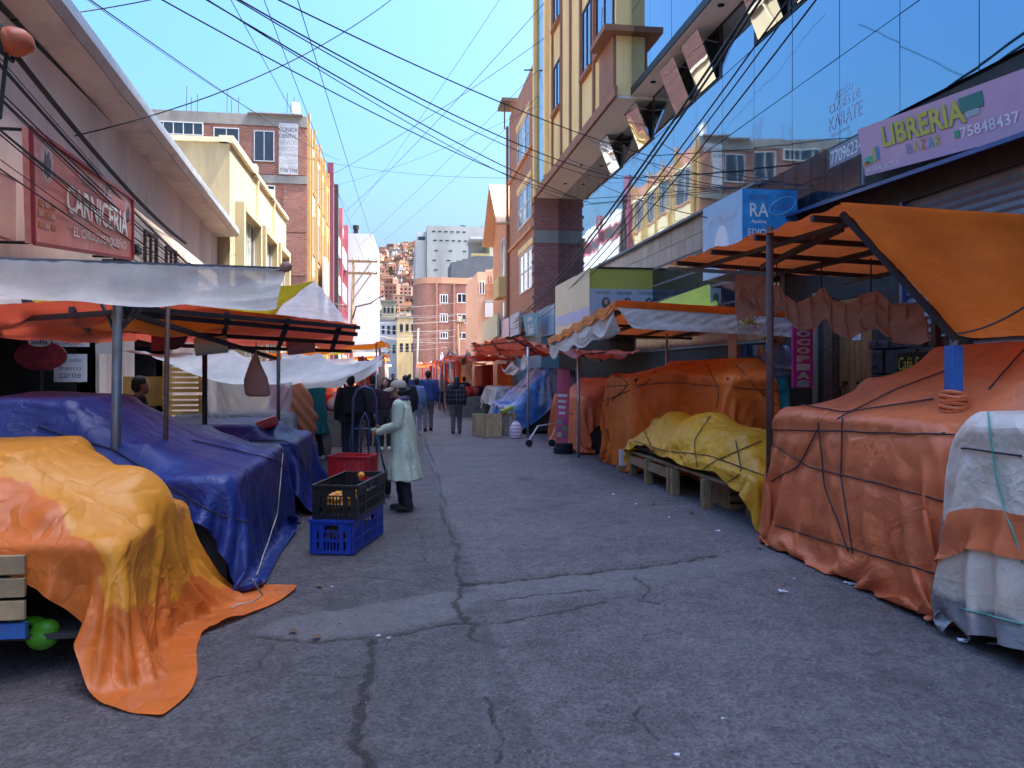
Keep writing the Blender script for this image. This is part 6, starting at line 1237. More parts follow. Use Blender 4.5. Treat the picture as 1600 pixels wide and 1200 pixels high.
def hand(mb, wrist, d, side, s=1., curl=.7, thumb_up=(0, 0, 1)):
    """palm, four fingers of unequal length with two bends, thumb leaving the side of the palm"""
    w = np.array(wrist, float); d = np.array(d, float); d /= np.linalg.norm(d); up = np.array(thumb_up, float); up = up - d * (up @ d); up /= np.linalg.norm(up); pn = np.cross(d, up) * side
    c = w + d * .045 * s; mb.obox(c, d * .042 * s, up * .036 * s, pn * .014 * s); _caps(mb, w - d * .01, .026 * s, w + d * .03 * s, .024 * s, 8, 2)
    for k, ln in enumerate((.066, .074, .069, .054)):
        b = w + d * .085 * s + up * (.027 - .018 * k) * s; a1 = curl * .6; d1 = d * math.cos(a1) - pn * math.sin(a1); d2 = d * math.cos(a1 * 2.1) - pn * math.sin(a1 * 2.1); m_ = b + d1 * ln * .5 * s
        _caps(mb, b - d * .012, .0095 * s, m_, .0088 * s, 8, 2); _caps(mb, m_, .0088 * s, m_ + d2 * ln * .5 * s, .0075 * s, 8, 2)
    b = w + d * .03 * s + up * .034 * s; t1 = d * .6 + up * .6 - pn * .45; t1 /= np.linalg.norm(t1); m_ = b + t1 * .036 * s; t2 = d * .85 + up * .1 - pn * .5; t2 /= np.linalg.norm(t2); _caps(mb, b, .012 * s, m_, .0105 * s, 8, 2); _caps(mb, m_, .0105 * s, m_ + t2 * .03 * s, .0085 * s, 8, 2)
def person(label, loc, rz, h=1.6, coat=None, hem=.5, coatmat=None, legmat=None, shoemat=None, elbows=None, wrists=None, hands=None, stride=0., hair='short', hat=None, hatmat=None, vox=.02, wide=1., head_tilt=0., skirt=None, group=None, sleeves=None, lean=0., flare=1.0, knees=None):
    """local frame: faces +Y, X to its right; every joint scales with the height"""
    root = thing('person', label, 'person', loc, group); root.rotation_euler = (0, 0, rz); fine = vox < .014; body = MB()
    hz, sz = .52 * h, .815 * h; sw = .108 * h * wide; hw = .052 * h; ln = lean
    HC = np.array([0, .02 * h + ln + head_tilt * .02, .925 * h]); E = elbows or {}; Wd = wrists or {}
    arms = {}
    for s in (-1, 1):
        sh = np.array([s * sw, ln * .9, sz]); el = np.array(E.get(s, (s * (sw + .03 * h), ln * .5 - .01 * h, sz - .175 * h))); wr = np.array(Wd.get(s, (s * (sw + .035 * h), .03 * h + ln * .3, sz - .325 * h))); arms[s] = (sh, el, wr)
    legs = {}
    for s in (-1, 1):
        st = stride * s; an = np.array([s * hw * 1.05, st * .5, .045 * h]); hp = np.array([s * hw, 0, hz]); kn = (an + hp) / 2 + np.array([0, .03 * h * (1 if st >= 0 else .4) + .01, 0]); legs[s] = (hp, kn, an)
    # body: one continuous figure
    _ell(body, HC + [0, -.004 * h, .012 * h], (.046 * h, .057 * h, .052 * h)); _ell(body, HC + [0, .014 * h, -.026 * h], (.036 * h, .043 * h, .04 * h))
    f = HC + [0, .058 * h, -.012 * h]
    if vox < .03:
        _caps(body, f + [0, -.012 * h, .018 * h], .006 * h, f + [0, .006 * h, -.006 * h], .0085 * h, 8, 2)
        for s in (-1, 1): _ell(body, HC + [s * .046 * h, -.006 * h, -.005 * h], (.007 * h, .014 * h, .02 * h), 8, 6)
        _ell(body, f + [0, -.012 * h, -.03 * h], (.014 * h, .009 * h, .006 * h), 8, 6); _ell(body, HC + [0, .05 * h, -.055 * h], (.016 * h, .012 * h, .012 * h), 8, 6)
    _caps(body, (0, ln * .95, .80 * h), .034 * h, HC + [0, -.012 * h, -.035 * h], .031 * h)
    _loft(body, [((0, 0, hz - .05 * h), .085 * h, .06 * h), ((0, ln * .2, hz + .03 * h), .09 * h, .062 * h), ((0, ln * .5, .63 * h), .078 * h, .055 * h), ((0, ln * .8, .74 * h), .092 * h, .062 * h), ((0, ln * .9, .80 * h), .095 * h, .055 * h), ((0, ln * .95, .83 * h), .045 * h, .04 * h)])
    for s in (-1, 1):
        sh, el, wr = arms[s]; _caps(body, sh, .03 * h, el, .023 * h); _caps(body, el, .023 * h, wr, .016 * h)
        dd = hands[s][0] if hands and s in hands else (wr - el); tu = hands[s][1] if hands and s in hands else (0, 1, 0); cu = hands[s][2] if hands and s in hands else .5
        if vox < .03: hand(body, wr, dd, s, h / 1.65, cu, tu)
        else: _ell(body, wr + [0, .0, -.03 * h], (.02 * h, .025 * h, .04 * h))
        hp, kn, an = legs[s]; _caps(body, hp, .05 * h, kn, .034 * h); _caps(body, kn, .034 * h, an, .022 * h)
    fuse('body', body, vox * .62 if fine else vox, SKIN, root, 2 if fine else 3)
    # trousers
    tr = MB(); _loft(tr, [((0, 0, hz - .07 * h), .092 * h * wide, .074 * h), ((0, 0, hz + .0 * h), .1 * h * wide, .078 * h), ((0, ln * .3, hz + .08 * h), .092 * h * wide, .07 * h)])
    for s in (-1, 1): hp, kn, an = legs[s]; _caps(tr, hp + [0, 0, -.02 * h], .062 * h, kn, .047 * h); _caps(tr, kn, .047 * h, an + [0, -.004 * h, .0], .037 * h)
    fuse('trousers', tr, vox, legmat, root, 3, lambda V, N: V + N * (np.sin(V[:, 2:3] * 55 + V[:, 0:1] * 30) * .003))
    for s in (-1, 1):
        hp, kn, an = legs[s]; sh_ = MB(); _ell(sh_, an + [0, .03 * h, -.026 * h], (.03 * h, .072 * h, .022 * h)); _ell(sh_, an + [0, -.012 * h, -.012 * h], (.028 * h, .034 * h, .034 * h)); sh_.obox(an + [0, .028 * h, -.041 * h], (.026 * h, 0, 0), (0, .07 * h, 0), (0, 0, .006 * h)); fuse('shoe', sh_, vox * .7, shoemat, root, 2)
    # coat or jacket
    if coatmat:
        ct = MB(); hemz = hem * h; fl_ = flare
        rings = [((0, ln * .05, hemz), .112 * h * wide * fl_, .1 * h * fl_), ((0, ln * .2, (hemz + .56 * h) / 2), .107 * h * wide * (1 + fl_) / 2, .093 * h * (1 + fl_) / 2), ((0, ln * .4, .58 * h), .114 * h * wide, .095 * h), ((0, ln * .75, .72 * h), .108 * h * wide, .082 * h), ((0, ln * .9, .79 * h), .108 * h * wide, .07 * h), ((0, ln * .95, .83 * h), .07 * h, .052 * h), ((0, ln, .852 * h), .046 * h, .043 * h)]
        if hem > .55: rings = [((0, ln * .2, hemz), .102 * h * wide, .084 * h), ((0, ln * .6, .66 * h), .104 * h * wide, .082 * h)] + rings[3:]
        _loft(ct, rings)
        for s in (-1, 1): sh, el, wr = arms[s]; _caps(ct, sh + [-s * .012 * h, 0, -.008 * h], .047 * h, el, .04 * h); _caps(ct, el, .04 * h, wr + (el - wr) * .06, .031 * h)
        fuse('coat' if hem < .5 else 'jacket', ct, vox, coatmat, root, 4, lambda V, N: V + N * ((np.sin(np.arctan2(V[:, 1:2], V[:, 0:1]) * 9 + V[:, 2:3] * 4) * np.clip((.6 * h - V[:, 2:3]) * .03, 0, .012)) + (np.sin(V[:, 2:3] * 16 + V[:, 0:1] * 13 + 2 * np.sin(V[:, 1:2] * 17)) * .0045)))
    # hair and hat
    if hair != 'none':
        hr = MB(); _ell(hr, HC + [0, -.012 * h, .018 * h], (.05 * h, .058 * h, .055 * h)); _ell(hr, HC + [0, -.03 * h, -.015 * h], (.047 * h, .042 * h, .045 * h))
        if hair == 'long': _loft(hr, [((0, -.035 * h + ln, .73 * h), .05 * h, .028 * h), ((0, -.045 * h + ln, .82 * h), .062 * h, .036 * h), ((0, -.02 * h + ln, .9 * h), .055 * h, .05 * h), ((0, -.01 * h + ln, .95 * h), .045 * h, .045 * h)])
        if hair == 'bun': _ell(hr, HC + [0, -.075 * h, -.01 * h], (.028 * h, .028 * h, .03 * h))
        fuse('hair', hr, vox * .7, HAIR, root, 2)
    if hat == 'cap':
        cp = MB(); _loft(cp, [(HC + [0, -.004 * h, .012 * h], .058 * h, .066 * h), (HC + [0, -.004 * h, .04 * h], .057 * h, .065 * h), (HC + [0, -.006 * h, .062 * h], .047 * h, .053 * h), (HC + [0, -.006 * h, .074 * h], .026 * h, .03 * h)]); c = fuse('cap', cp, .009, hatmat, root, 3)
        bl = MB(); n_ = 14; up_ = []
        for k in range(n_ + 1): a = -1.25 + 2.5 * k / n_; up_.append((math.sin(a), math.cos(a)))
        v = []; 
        for sgn in (.0045, -.0015):
            for rr_ in (.9, 1.35, 1.8):
                for (sx_, cx__) in up_: v.append((HC[0] + sx_ * .058 * h * (1 if rr_ < 1 else (1.02 if rr_ < 1.5 else .9)), HC[1] + .0 + cx__ * .066 * h * rr_ * (1 if rr_ < 1 else .98), HC[2] + .017 * h - (rr_ - .9) * .022 * h - abs(sx_) * .012 * h * (rr_ - .5) + sgn))
        W_ = n_ + 1; fs = []
        for i in range(2):
            for k in range(n_): a = i * W_ + k; fs += [(a, a + 1, a + W_ + 1, a + W_)[::-1], tuple(x + 3 * W_ for x in (a, a + 1, a + W_ + 1, a + W_))]
        for k in range(n_): a = 2 * W_ + k; fs.append((a, a + 1, a + 1 + 3 * W_, a + 3 * W_)[::-1])
        bl.add(v, fs); o = bl.build('cap_brim', hatmat, root, smooth=True, world=False)
    if hat == 'bowler':
        cp = MB(); _loft(cp, [(HC + [0, -.005 * h, .02 * h], .088 * h, .092 * h), (HC + [0, -.005 * h, .028 * h], .086 * h, .09 * h), (HC + [0, -.005 * h, .034 * h], .058 * h, .064 * h), (HC + [0, -.005 * h, .075 * h], .05 * h, .055 * h), (HC + [0, -.005 * h, .09 * h], .03 * h, .034 * h)]); fuse('hat', cp, .012, hatmat, root, 2)
    root['_h'] = h
    del root['_h']
    return root, HC
def local(parent, name, mb, mat, smooth=False): return mb.build(name, mat, parent, smooth=smooth, world=False)
blk = M('shoe_black', (.015, .014, .015), .5, var=.3, bump=.2); dkp = M('trouser_dark', (.028, .025, .035), .9, var=.25, bump=.4, bscale=60); wht = M('shoe_white', (.55, .55, .56), .6)
# the woman in the checked coat
hW = 1.56
w, HC = person('woman in pale green checked coat and beige cap standing by the crates', (.1, 9.35, 0), R(78), hW, hem=.235, flare=1.28, coatmat=M_check('checked_coat', (.6, .64, .48), (.36, .42, .34), .02, .02, .3), legmat=dkp, shoemat=blk,
   elbows={1: (.185, .06, 1.03), -1: (-.2, .05, 1.03)}, wrists={1: (.11, .3, .96), -1: (-.1, .3, .93)}, hands={1: ((-.35, .8, -.15), (0, .2, 1), .9), -1: ((.3, .85, .0), (0, .1, 1), .9)}, hair='bun', hat='cap', hatmat=M('cap_beige', (.4, .32, .26), .85, var=.1, bump=.3, bscale=90), vox=.012, wide=1.24, stride=.1, lean=.045, head_tilt=.6)
w['label'] = 'person in pale green checked coat and beige cap standing by the crates'
sc = MB(); 
for s in (-1, 1): sc.tube([(s * .012, -.035, 1.335), (s * .07, .01, 1.345), (s * .085, .075, 1.3), (s * .05, .15, 1.2), (s * .035, .17, 1.08)], [.03, .032, .03, .026, .015], 8)
fuse('scarf', sc, .012, M('scarf_purple', (.14, .09, .17), .9, bump=.5, bscale=50), w, 2)
for s in (-1, 1):
    e = MB().sphere((s * .026, HC[1] + .074, HC[2] + .004), (.011, .008, .009), 8, 6); e = local(w, 'eye', e, M('eye_dark', (.03, .02, .018), .2), True)
local(w, 'mouth', MB().sphere((0, HC[1] + .079, HC[2] - .062), (.022, .008, .006), 8, 5), M('lip', (.3, .1, .09), .5), True)
gb = thing('green_bundle', 'small bright green ball of string held in the hands', 'string', (-.2, 9.4, .95))
ca, sa = math.cos(R(78)), math.sin(R(78)); lc = np.array([-.0, .385, .945]); c = np.array([.1 + lc[0] * ca - lc[1] * sa, 9.35 + lc[0] * sa + lc[1] * ca, lc[2]])
MB().sphere(c, (.038, .034, .03), 10, 8, jit=.12).build('ball', M('string_green', (.02, .5, .12), .6, bump=.6, bscale=80), gb, smooth=True)
pts = [c + [0, 0, -.02]] + [c + np.array([.05 * math.sin(k * .7) + .012 * k, .02 * math.cos(k), -.09 * k]) for k in range(1, 11)]; MB().tube(pts, .004, 5).build('loose_string', M('string_dull', (.12, .4, .3), .7), gb, smooth=True)
# others
den = M('denim_pale', (.25, .28, .36), .9, var=.2, bump=.3); tq = M('coat_teal', (.015, .17, .19), .85, var=.15, bump=.35, bscale=30); navy = M('jacket_navy', (.02, .05, .17), .75, var=.2, bump=.3)
def at_px(px, py): p = onZ(px, py); return (float(p[0]), float(p[1]), 0)
tl, _ = person('person in long teal coat and dark hat leaning over the left stall', at_px(497, 718), R(50), 1.62, hem=.3, flare=1.15, coatmat=tq, legmat=dkp, shoemat=wht, elbows={1: (.2, .16, 1.2), -1: (-.2, .14, 1.18)}, wrists={1: (.16, .42, 1.24), -1: (-.14, .4, 1.16)}, hair='short', hat='bowler', hatmat=M('hat_dark', (.02, .018, .02), .8), vox=.02, lean=.06, wide=1.1)
bpk, _ = person('person with big black backpack standing beside the teal coat', at_px(548, 722), R(15), 1.62, hem=.45, coatmat=M('jacket_black', (.013, .013, .017), .8, var=.3, bump=.3), legmat=M('trouser_navy', (.018, .022, .04), .9, bump=.3), shoemat=blk, vox=.02, hair='short', wide=1.15)
bg = thing('backpack', 'large black backpack on the back of the dark-clothed person', 'backpack', bpk.location); bg.rotation_euler = bpk.rotation_euler
b_ = MB(); b_.obox((0, -.2, 1.15), (.17, 0, 0), (0, .1, 0), (0, 0, .25)); o = fuse('bag', b_, .02, MATS['jacket_black'], bg, 6); o2 = local(bg, 'front_pocket', MB().obox((0, -.31, 1.05), (.13, 0, 0), (0, .02, 0), (0, 0, .12)), MATS['trouser_navy'])
for s in (-1, 1): local(bg, 'strap', MB().tube([(s * .1, -.12, 1.36), (s * .11, .0, 1.42), (s * .11, .14, 1.3), (s * .13, .1, 1.05), (s * .15, -.1, .95)], .022, 6), MATS['jacket_black'], True)
person('person in maroon hooded jacket facing us behind the hand truck', at_px(602, 702), R(180), 1.55, hem=.56, coatmat=M('jacket_maroon', (.035, .012, .025), .85, bump=.3), legmat=dkp, shoemat=wht, vox=.02, hair='long', wide=1.05)
person('person in dark clothes half hidden left of the hand truck handles', at_px(583, 696), R(20), 1.6, hem=.56, coatmat=M('jacket_dots', (.02, .02, .028), .8, var=.8, scale=40, bump=.2), legmat=dkp, shoemat=blk, vox=.024, hair='short', wide=1.1)
person('person in navy vest and grey trousers walking away up the street', at_px(669, 673), R(4), 1.72, hem=.5, coatmat=navy, legmat=M('trouser_grey', (.17, .16, .17), .9, bump=.3), shoemat=blk, vox=.024, hair='short', stride=.28, wide=1.08, elbows={1: (.27, -.02, 1.12), -1: (-.27, .0, 1.12)})
lg, _ = person('person in pale blue hooded top walking beside the navy vest', at_px(651, 678), R(0), 1.52, hem=.52, coatmat=M('top_blue', (.13, .19, .33), .85, bump=.3), legmat=den, shoemat=wht, vox=.024, hair='short', stride=.2)
person('person in dark coat just behind the beige cap', at_px(634, 692), R(10), 1.6, hem=.45, coatmat=MATS['jacket_black'], legmat=dkp, shoemat=blk, vox=.026, hair='short', wide=1.15)
person('person in black windowpane-check jacket walking away on the right', at_px(713, 677), R(-6), 1.56, hem=.5, coatmat=M_check('windowpane', (.02, .022, .025), (.25, .25, .24), .13, .13, .08), legmat=M('trouser_taupe', (.1, .085, .085), .9, bump=.3), shoemat=blk, vox=.024, hair='long', stride=.14, wide=1.12)
for k, (px, py, hh, lab, mt) in enumerate(((590, 655, 1.6, 'distant person in black under the left market awnings', 'jacket_black'), (614, 645, 1.62, 'distant dark-haired person in the middle of the far market', 'jacket_maroon'), (640, 640, 1.6, 'distant person in navy between the far stalls', 'jacket_navy'), (690, 640, 1.58, 'distant person by the right far stalls', 'trouser_grey'), (725, 650, 1.5, 'distant person bending by the yellow curtain', 'jacket_dots'))):
    person(lab, at_px(px, py), R(180 * (k % 2)), hh, hem=.5, coatmat=MATS[mt], legmat=dkp, shoemat=blk, vox=.035, hair='short', wide=1.05)
vd, _ = person('grey-haired vendor bowed behind the blue tarpaulin on the left', (float(onY(205, 600, 10.)[0]), 10., .0), R(-60), 1.62, hem=.5, coatmat=MATS['jacket_black'], legmat=dkp, shoemat=blk, vox=.022, hair='short', lean=.08)
p = onY(1232, 600, 10.9)
person('person in blue shirt and turquoise trousers beside the pink copies sign', (5.75, 11.0, .6), R(200), 1.72, hem=.56, coatmat=M_check('shirt_blue', (.22, .3, .52), (.32, .4, .6), .03, .5, .3), legmat=M('trouser_turquoise', (.05, .42, .52), .8, bump=.3), shoemat=blk, vox=.02, hair='short', elbows={1: (.3, .02, 1.2)}, wrists={1: (.06, .17, 1.12), -1: (-.06, .17, 1.08)})

o = MB().box(5.5, 6.5, 10.6, 11.4, .13, .6).build('doorstep', MATS['kerb_concrete'], bevel=.01); tag(o, kind='structure')
# ------------------------------------------------------------------ plastic crates and hand truck
def crate(label, c, rz, L, Wd, Hh, mat, group, bars=True, diamond=False):
    q = thing('plastic_crate', label, 'crate', c, group); q.rotation_euler = (0, 0, rz); l, w_ = L / 2, Wd / 2
    def side(along, at_, ln):
        m_ = MB()
        def bx(a0, a1, z0, z1, t=.012):
            if along == 'x': m_.box(a0, a1, at_ - t / 2, at_ + t / 2, z0, z1)
            else: m_.box(at_ - t / 2, at_ + t / 2, a0, a1, z0, z1)
        e = ln - .004
        bx(-e, -e + .05, 0, Hh); bx(e - .05, e, 0, Hh); bx(-e + .05, e - .05, 0, .035); bx(-e + .05, e - .05, Hh - .05, Hh)
        if diamond:
            bx(-e + .05, e - .05, .035, .09)
            n_ = int((2 * e - .1) / .028)
            for k in range(n_ + 1): a = -e + .05 + (2 * e - .1) * k / n_; bx(a - .003, a + .003, .09, Hh - .05, .008)
            for k in range(6): z = .09 + (Hh - .14) * k / 6; bx(-e + .05, e - .05, z - .003, z + .003, .009)
        else:
            bx(-e + .05, e - .05, Hh * .36, Hh * .42); bx(-e + .05, e - .05, Hh * .66, Hh * .7)
            n_ = int((2 * e - .1) / .03)
            for k in range(1, n_): a = -e + .05 + (2 * e - .1) * k / n_; bx(a - .006, a + .006, .035, Hh * .66, .009)
            for s in (-1, 1): bx(s * .5 * e - .02, s * .5 * e + .02, .035, Hh - .05, .02)
            bx(-e + .05, -e * .35, Hh * .7, Hh - .05, .01); bx(e * .35, e - .05, Hh * .7, Hh - .05, .01)
        return m_
    for s in (-1, 1): local(q, 'side_panel', side('x', s * w_, l), mat); local(q, 'end_panel', side('y', s * (l - .008), w_ - .008), mat)
    local(q, 'base', MB().box(-l + .01, l - .01, -w_ + .01, w_ - .01, .005, .02), mat)
    rim = MB().box(-l - .012, l + .012, -w_ - .012, -w_ + .006, Hh - .022, Hh + .003).box(-l - .012, l + .012, w_ - .006, w_ + .012, Hh - .022, Hh + .003).box(-l - .012, -l + .006, -w_ + .006, w_ - .006, Hh - .022, Hh + .003).box(l - .006, l + .012, -w_ + .006, w_ - .006, Hh - .022, Hh + .003); local(q, 'rim', rim, mat); return q
cb = M('crate_blue', (.012, .045, .33), .4, var=.2, scale=6, bump=.08, dirt=(.03, .03, .08), dirt_amt=.4); ck = M('crate_black', (.014, .014, .017), .4, var=.3, scale=6, bump=.08); cr_ = M('crate_red', (.5, .02, .03), .4, var=.15, scale=6, bump=.08)
pa = onZ(487, 866); pb = onZ(548, 866); pcn = onZ(596, 832)
cxy = (np.array(pa[:2]) + np.array(pcn[:2])) / 2; rzc = math.atan2(pcn[1] - pb[1], pcn[0] - pb[0]); Lc = np.linalg.norm(pcn[:2] - pb[:2]); Wc = np.linalg.norm(pb[:2] - pa[:2])
crate('blue plastic crate at the bottom of the pair near the checked coat', (cxy[0], cxy[1], 0), rzc, max(.56, Lc), .4, .31, cb, 'crates beside the checked coat'); crate('black plastic crate of fruit stacked on the blue crate', (cxy[0] + .02, cxy[1] + .01, .315), rzc + .03, max(.56, Lc) + .02, .41, .31, ck, 'crates beside the checked coat')
fr_ = [M('mandarin', (.7, .26, .03), .5, var=.2, bump=.2, bscale=120), M('mandarin_ripe', (.75, .36, .05), .5, var=.2, bump=.2, bscale=120)]
fm = [MB().sphere((0, 0, 0), (.036, .036, .032), 9, 7).mesh('mandarin', [f_], smooth=True) for f_ in fr_]
for lvl, z0 in ((0, .04), (1, .36)):
    for i in range(7):
        for j in range(4):
            for k in range(2):
                a = -.22 + i * .073 + random.uniform(-.01, .01); b = -.12 + j * .08 + random.uniform(-.01, .01); o = link('mandarin', fm[(i + j + k) % 2]); o.location = (cxy[0] + a * math.cos(rzc) - b * math.sin(rzc), cxy[1] + a * math.sin(rzc) + b * math.cos(rzc), z0 + .03 + k * .066 + (.01 if j % 2 else 0)); tag(o, 'orange mandarin lying in the %s crate' % ('blue' if lvl == 0 else 'black'), 'mandarin', 'mandarins in the %s crate' % ('blue' if lvl == 0 else 'black'))
o = link('mandarin', fm[0]); o.location = (cxy[0] + .12, cxy[1] - .02, .655); tag(o, 'single mandarin showing at the rim of the black crate', 'mandarin'); 
lb_ = MB().obox((cxy[0] - .36 * math.cos(rzc) * 1.0 + .02, cxy[1] - .36 * math.sin(rzc), .575), (.0, 0, .0225), (.08, -.02, 0), (.004, .004, 0)); 
pr = onZ(566, 760); crate('red plastic crate with diamond mesh sides behind the black crate', (float(pr[0]) - .05, 9.9, .31), R(72), .36, .52, .3, cr_, 'crates beside the checked coat', diamond=True); crate('dark crate hidden beneath the red crate', (float(pr[0]) - .05, 9.9, 0), R(72), .36, .5, .3, ck, 'crates beside the checked coat')
ht = thing('hand_truck', 'blue tubular hand truck with black wheel parked behind the crates', 'hand truck', (-.45, 10.35, 0)); hb = M('truck_blue', (.045, .06, .14), .4, .3, var=.2, bump=.05)
p0 = onY(583, 740, 10.4); x0, y0 = float(onY(570, 700, 10.4)[0]), 10.4; wd = .36
def hp_(u, v, d=0.): return (x0 + .0 + u, y0 - .12 + v * .12 + d, v)
MB().tube([hp_(-.16, .1), hp_(-.16, .9), hp_(-.15, 1.3), hp_(-.1, 1.42), hp_(0, 1.46), hp_(.1, 1.42), hp_(.15, 1.3), hp_(.16, .9), hp_(.16, .1)], .017, 8).build('frame', hb, ht, smooth=True)
MB().tube([hp_(-.05, .1), hp_(-.05, 1.0), hp_(0, 1.12), hp_(.05, 1.0), hp_(.05, .1)], .013, 8).build('inner_loop', hb, ht, smooth=True)
for v in (.2, .55, .9): MB().tube([hp_(-.16, v), hp_(.16, v)], .012, 8).build('rung', hb, ht, smooth=True)
MB().tube([hp_(.16, 1.0), hp_(.2, .6, .1), hp_(.3, .2, .15)], .012, 8).tube([hp_(-.16, 1.0), hp_(-.2, .6, .1), hp_(-.28, .2, .15)], .012, 8).build('stay', hb, ht, smooth=True); MB().box(x0 - .2, x0 + .2, y0 - .35, y0 - .1, .02, .035).build('toe_plate', hb, ht)
for s in (-1, 1):
    wx = x0 + s * .3; n_ = 24; ring = [(wx, y0 + .05 + .13 * math.cos(k * 2 * math.pi / n_), .175 + .13 * math.sin(k * 2 * math.pi / n_)) for k in range(n_)]; wl_ = MB().tube(ring, .045, 8, closed=True).build('wheel', M('tyre', (.012, .012, .013), .8, bump=.3), ht, smooth=True); MB().tube([(wx - .03, y0 + .05, .175), (wx + .03, y0 + .05, .175)], .095, 16).build('rim', M('rim_blue', (.03, .12, .3), .4), wl_)
MB().tube([(x0 - .3, y0 + .05, .175), (x0 + .3, y0 + .05, .175)], .014, 8).build('axle', hb, ht)
# ------------------------------------------------------------------ small things, left
rb = thing('red_bundle', 'flat red plastic-wrapped bundle lying on the blue tarpaulin', 'bundle', tuple(onY(400, 668, 10.0))); c = onY(398, 668, 9.9); ax_ = np.array([.27, .02, .1]); m_ = MB(); m_.obox(c, ax_, (-.03, .16, 0), (-.02, 0, .055)); o = fuse('wrap', m_, .02, M_tarp('red_plastic', (.5, .04, .05), trans=.1, crease=.9, rough=.3), None, 6); o.parent = rb; o.location = tuple(-np.array(rb.location))
for (px, py, Y, lab, a_) in ((330, 540, 8.6, 'cream plastic film roll hanging left under the red canopy', 'roll'), (470, 541, 9.8, 'second plastic film roll hanging in a pink bag further right', 'roll')):
    c = onY(px, py, Y); q = thing('film_roll', lab, 'plastic roll', tuple(c), 'film rolls under the canopy'); d = np.array([.16, .03, .02]); MB().tube([c - d, c + d], .095, 18).build('roll', M('film_cream', (.55, .5, .33), .4) if px < 400 else M_tarp('pink_bag', (.6, .32, .28), trans=.3), q, smooth=False); MB().tube([c - d * 1.03, c - d * .98], .045, 12).tube([c + d * .98, c + d * 1.03], .045, 12).build('core', MATS['dark_void'], q); MB().tube([c - d * .9 + [0, 0, .08], c - d * .7 + [0, 0, .25]], .008, 5).tube([c + d * .9 + [0, 0, .08], c + d * .7 + [0, 0, .25]], .008, 5).build('wire', MATS['cable'], q)
hbg = thing('hanging_bag', 'orange and clear plastic bag hanging from a string on the left', 'bag', tuple(onY(402, 545, 9.2))); c = onY(400, 548, 9.2); m_ = MB(); _loft(m_, [((c[0], c[1], c[2]), .012, .012), ((c[0] - .01, c[1], c[2] - .15), .07, .04), ((c[0], c[1], c[2] - .33), .14, .05), ((c[0] + .02, c[1], c[2] - .5), .15, .05), ((c[0] + .03, c[1], c[2] - .53), .12, .04)], 16); o = fuse('bag', m_, .02, M_tarp('bag_orange', (.6, .2, .1), (.6, .5, .45), mask=(.5, .55), mscale=3., trans=.3, crease=1.), None, 3); o.parent = hbg; o.location = tuple(-np.array(hbg.location)); MB().tube([c, c + [0, 0, .1]], .006, 5).build('string', MATS['cable'], hbg)
pk = thing('round_sign', 'round maroon hanging sign with pale lettering under the red canopy', 'sign', tuple(onY(265, 520, 9.0))); c = onY(268, 520, 9.0); MB().plate([c + np.array([.17 * math.cos(k * .2618), 0, .19 * math.sin(k * .2618)]) for k in range(24)], (0, -1, 0), .02).build('disc', M('sign_maroon', (.1, .015, .04), .5), pk); lettering('lettering', 'yolo', MATS['ink_white'], pk, c + [-.04, -.004, .0], (1, 0, -.12), (0, 0, 1), .18, .08); MB().box(c[0] - .2, c[0] - .02, c[1] - .04, c[1] - .022, c[2] - .2, c[2] - .02).build('tag', M('tag_red', (.45, .03, .03), .5), pk)
# shop fittings glimpsed at the back
def sofia(label, px, py, Y, w_, h_, back=None, name='shop_sign'):
    c = onY(px, py, Y); q = thing(name, label, 'sign', tuple(c)); 
    if back: MB().box(c[0] - back[0], c[0] + back[0], c[1] + .012, c[1] + .05, c[2] - back[1], c[2] + back[1] * .9).build('panel', back[2], q)
    el = [c + np.array([w_ * math.cos(k * .2618), 0, h_ * math.sin(k * .2618)]) for k in range(24)]; MB().plate(el, (0, -1, 0), .008).build('red_oval', M('logo_red', (.4, .02, .03), .5), q); el = [c + np.array([w_ * .88 * math.cos(k * .2618), -.006, h_ * .82 * math.sin(k * .2618)]) for k in range(24)]; MB().plate(el, (0, -1, 0), .004).build('pale_oval', M('logo_pale', (.55, .5, .48), .5), q); lettering('lettering', 'Sof\u00eda', M('logo_ink', (.06, .02, .05), .5), q, c + [0, -.008, 0], (1, 0, 0), (0, 0, 1), w_ * 1.3, h_ * .9, bold=.02); return q
q = sofia('round red shop sign with pale oval logo at the back of the left stall', 62, 534, 11.2, .16, .08); c = onY(62, 556, 11.2)
el = [c + np.array([.33 * math.cos(k * .2618), .02, .2 * math.sin(k * .2618) - .0]) for k in range(24)]; MB().plate(el, (0, -1, 0), .03).build('sausage_picture', M('print_wine', (.2, .015, .025), .5, var=.6, scale=8, bump=0), q); MB().cyl((c[0], c[1] + .04), .03, 0, c[2] - .15, 8).build('stand_pole', MATS['black_metal'], q)
tb_ = M('box_tan', (.42, .25, .06), .8, var=.12, dirt=(.25, .15, .05)); sofia('tan box with red oval logo stacked by the vendor', 222, 610, 10.6, .085, .045, (.24, .2, tb_), 'logo_box')
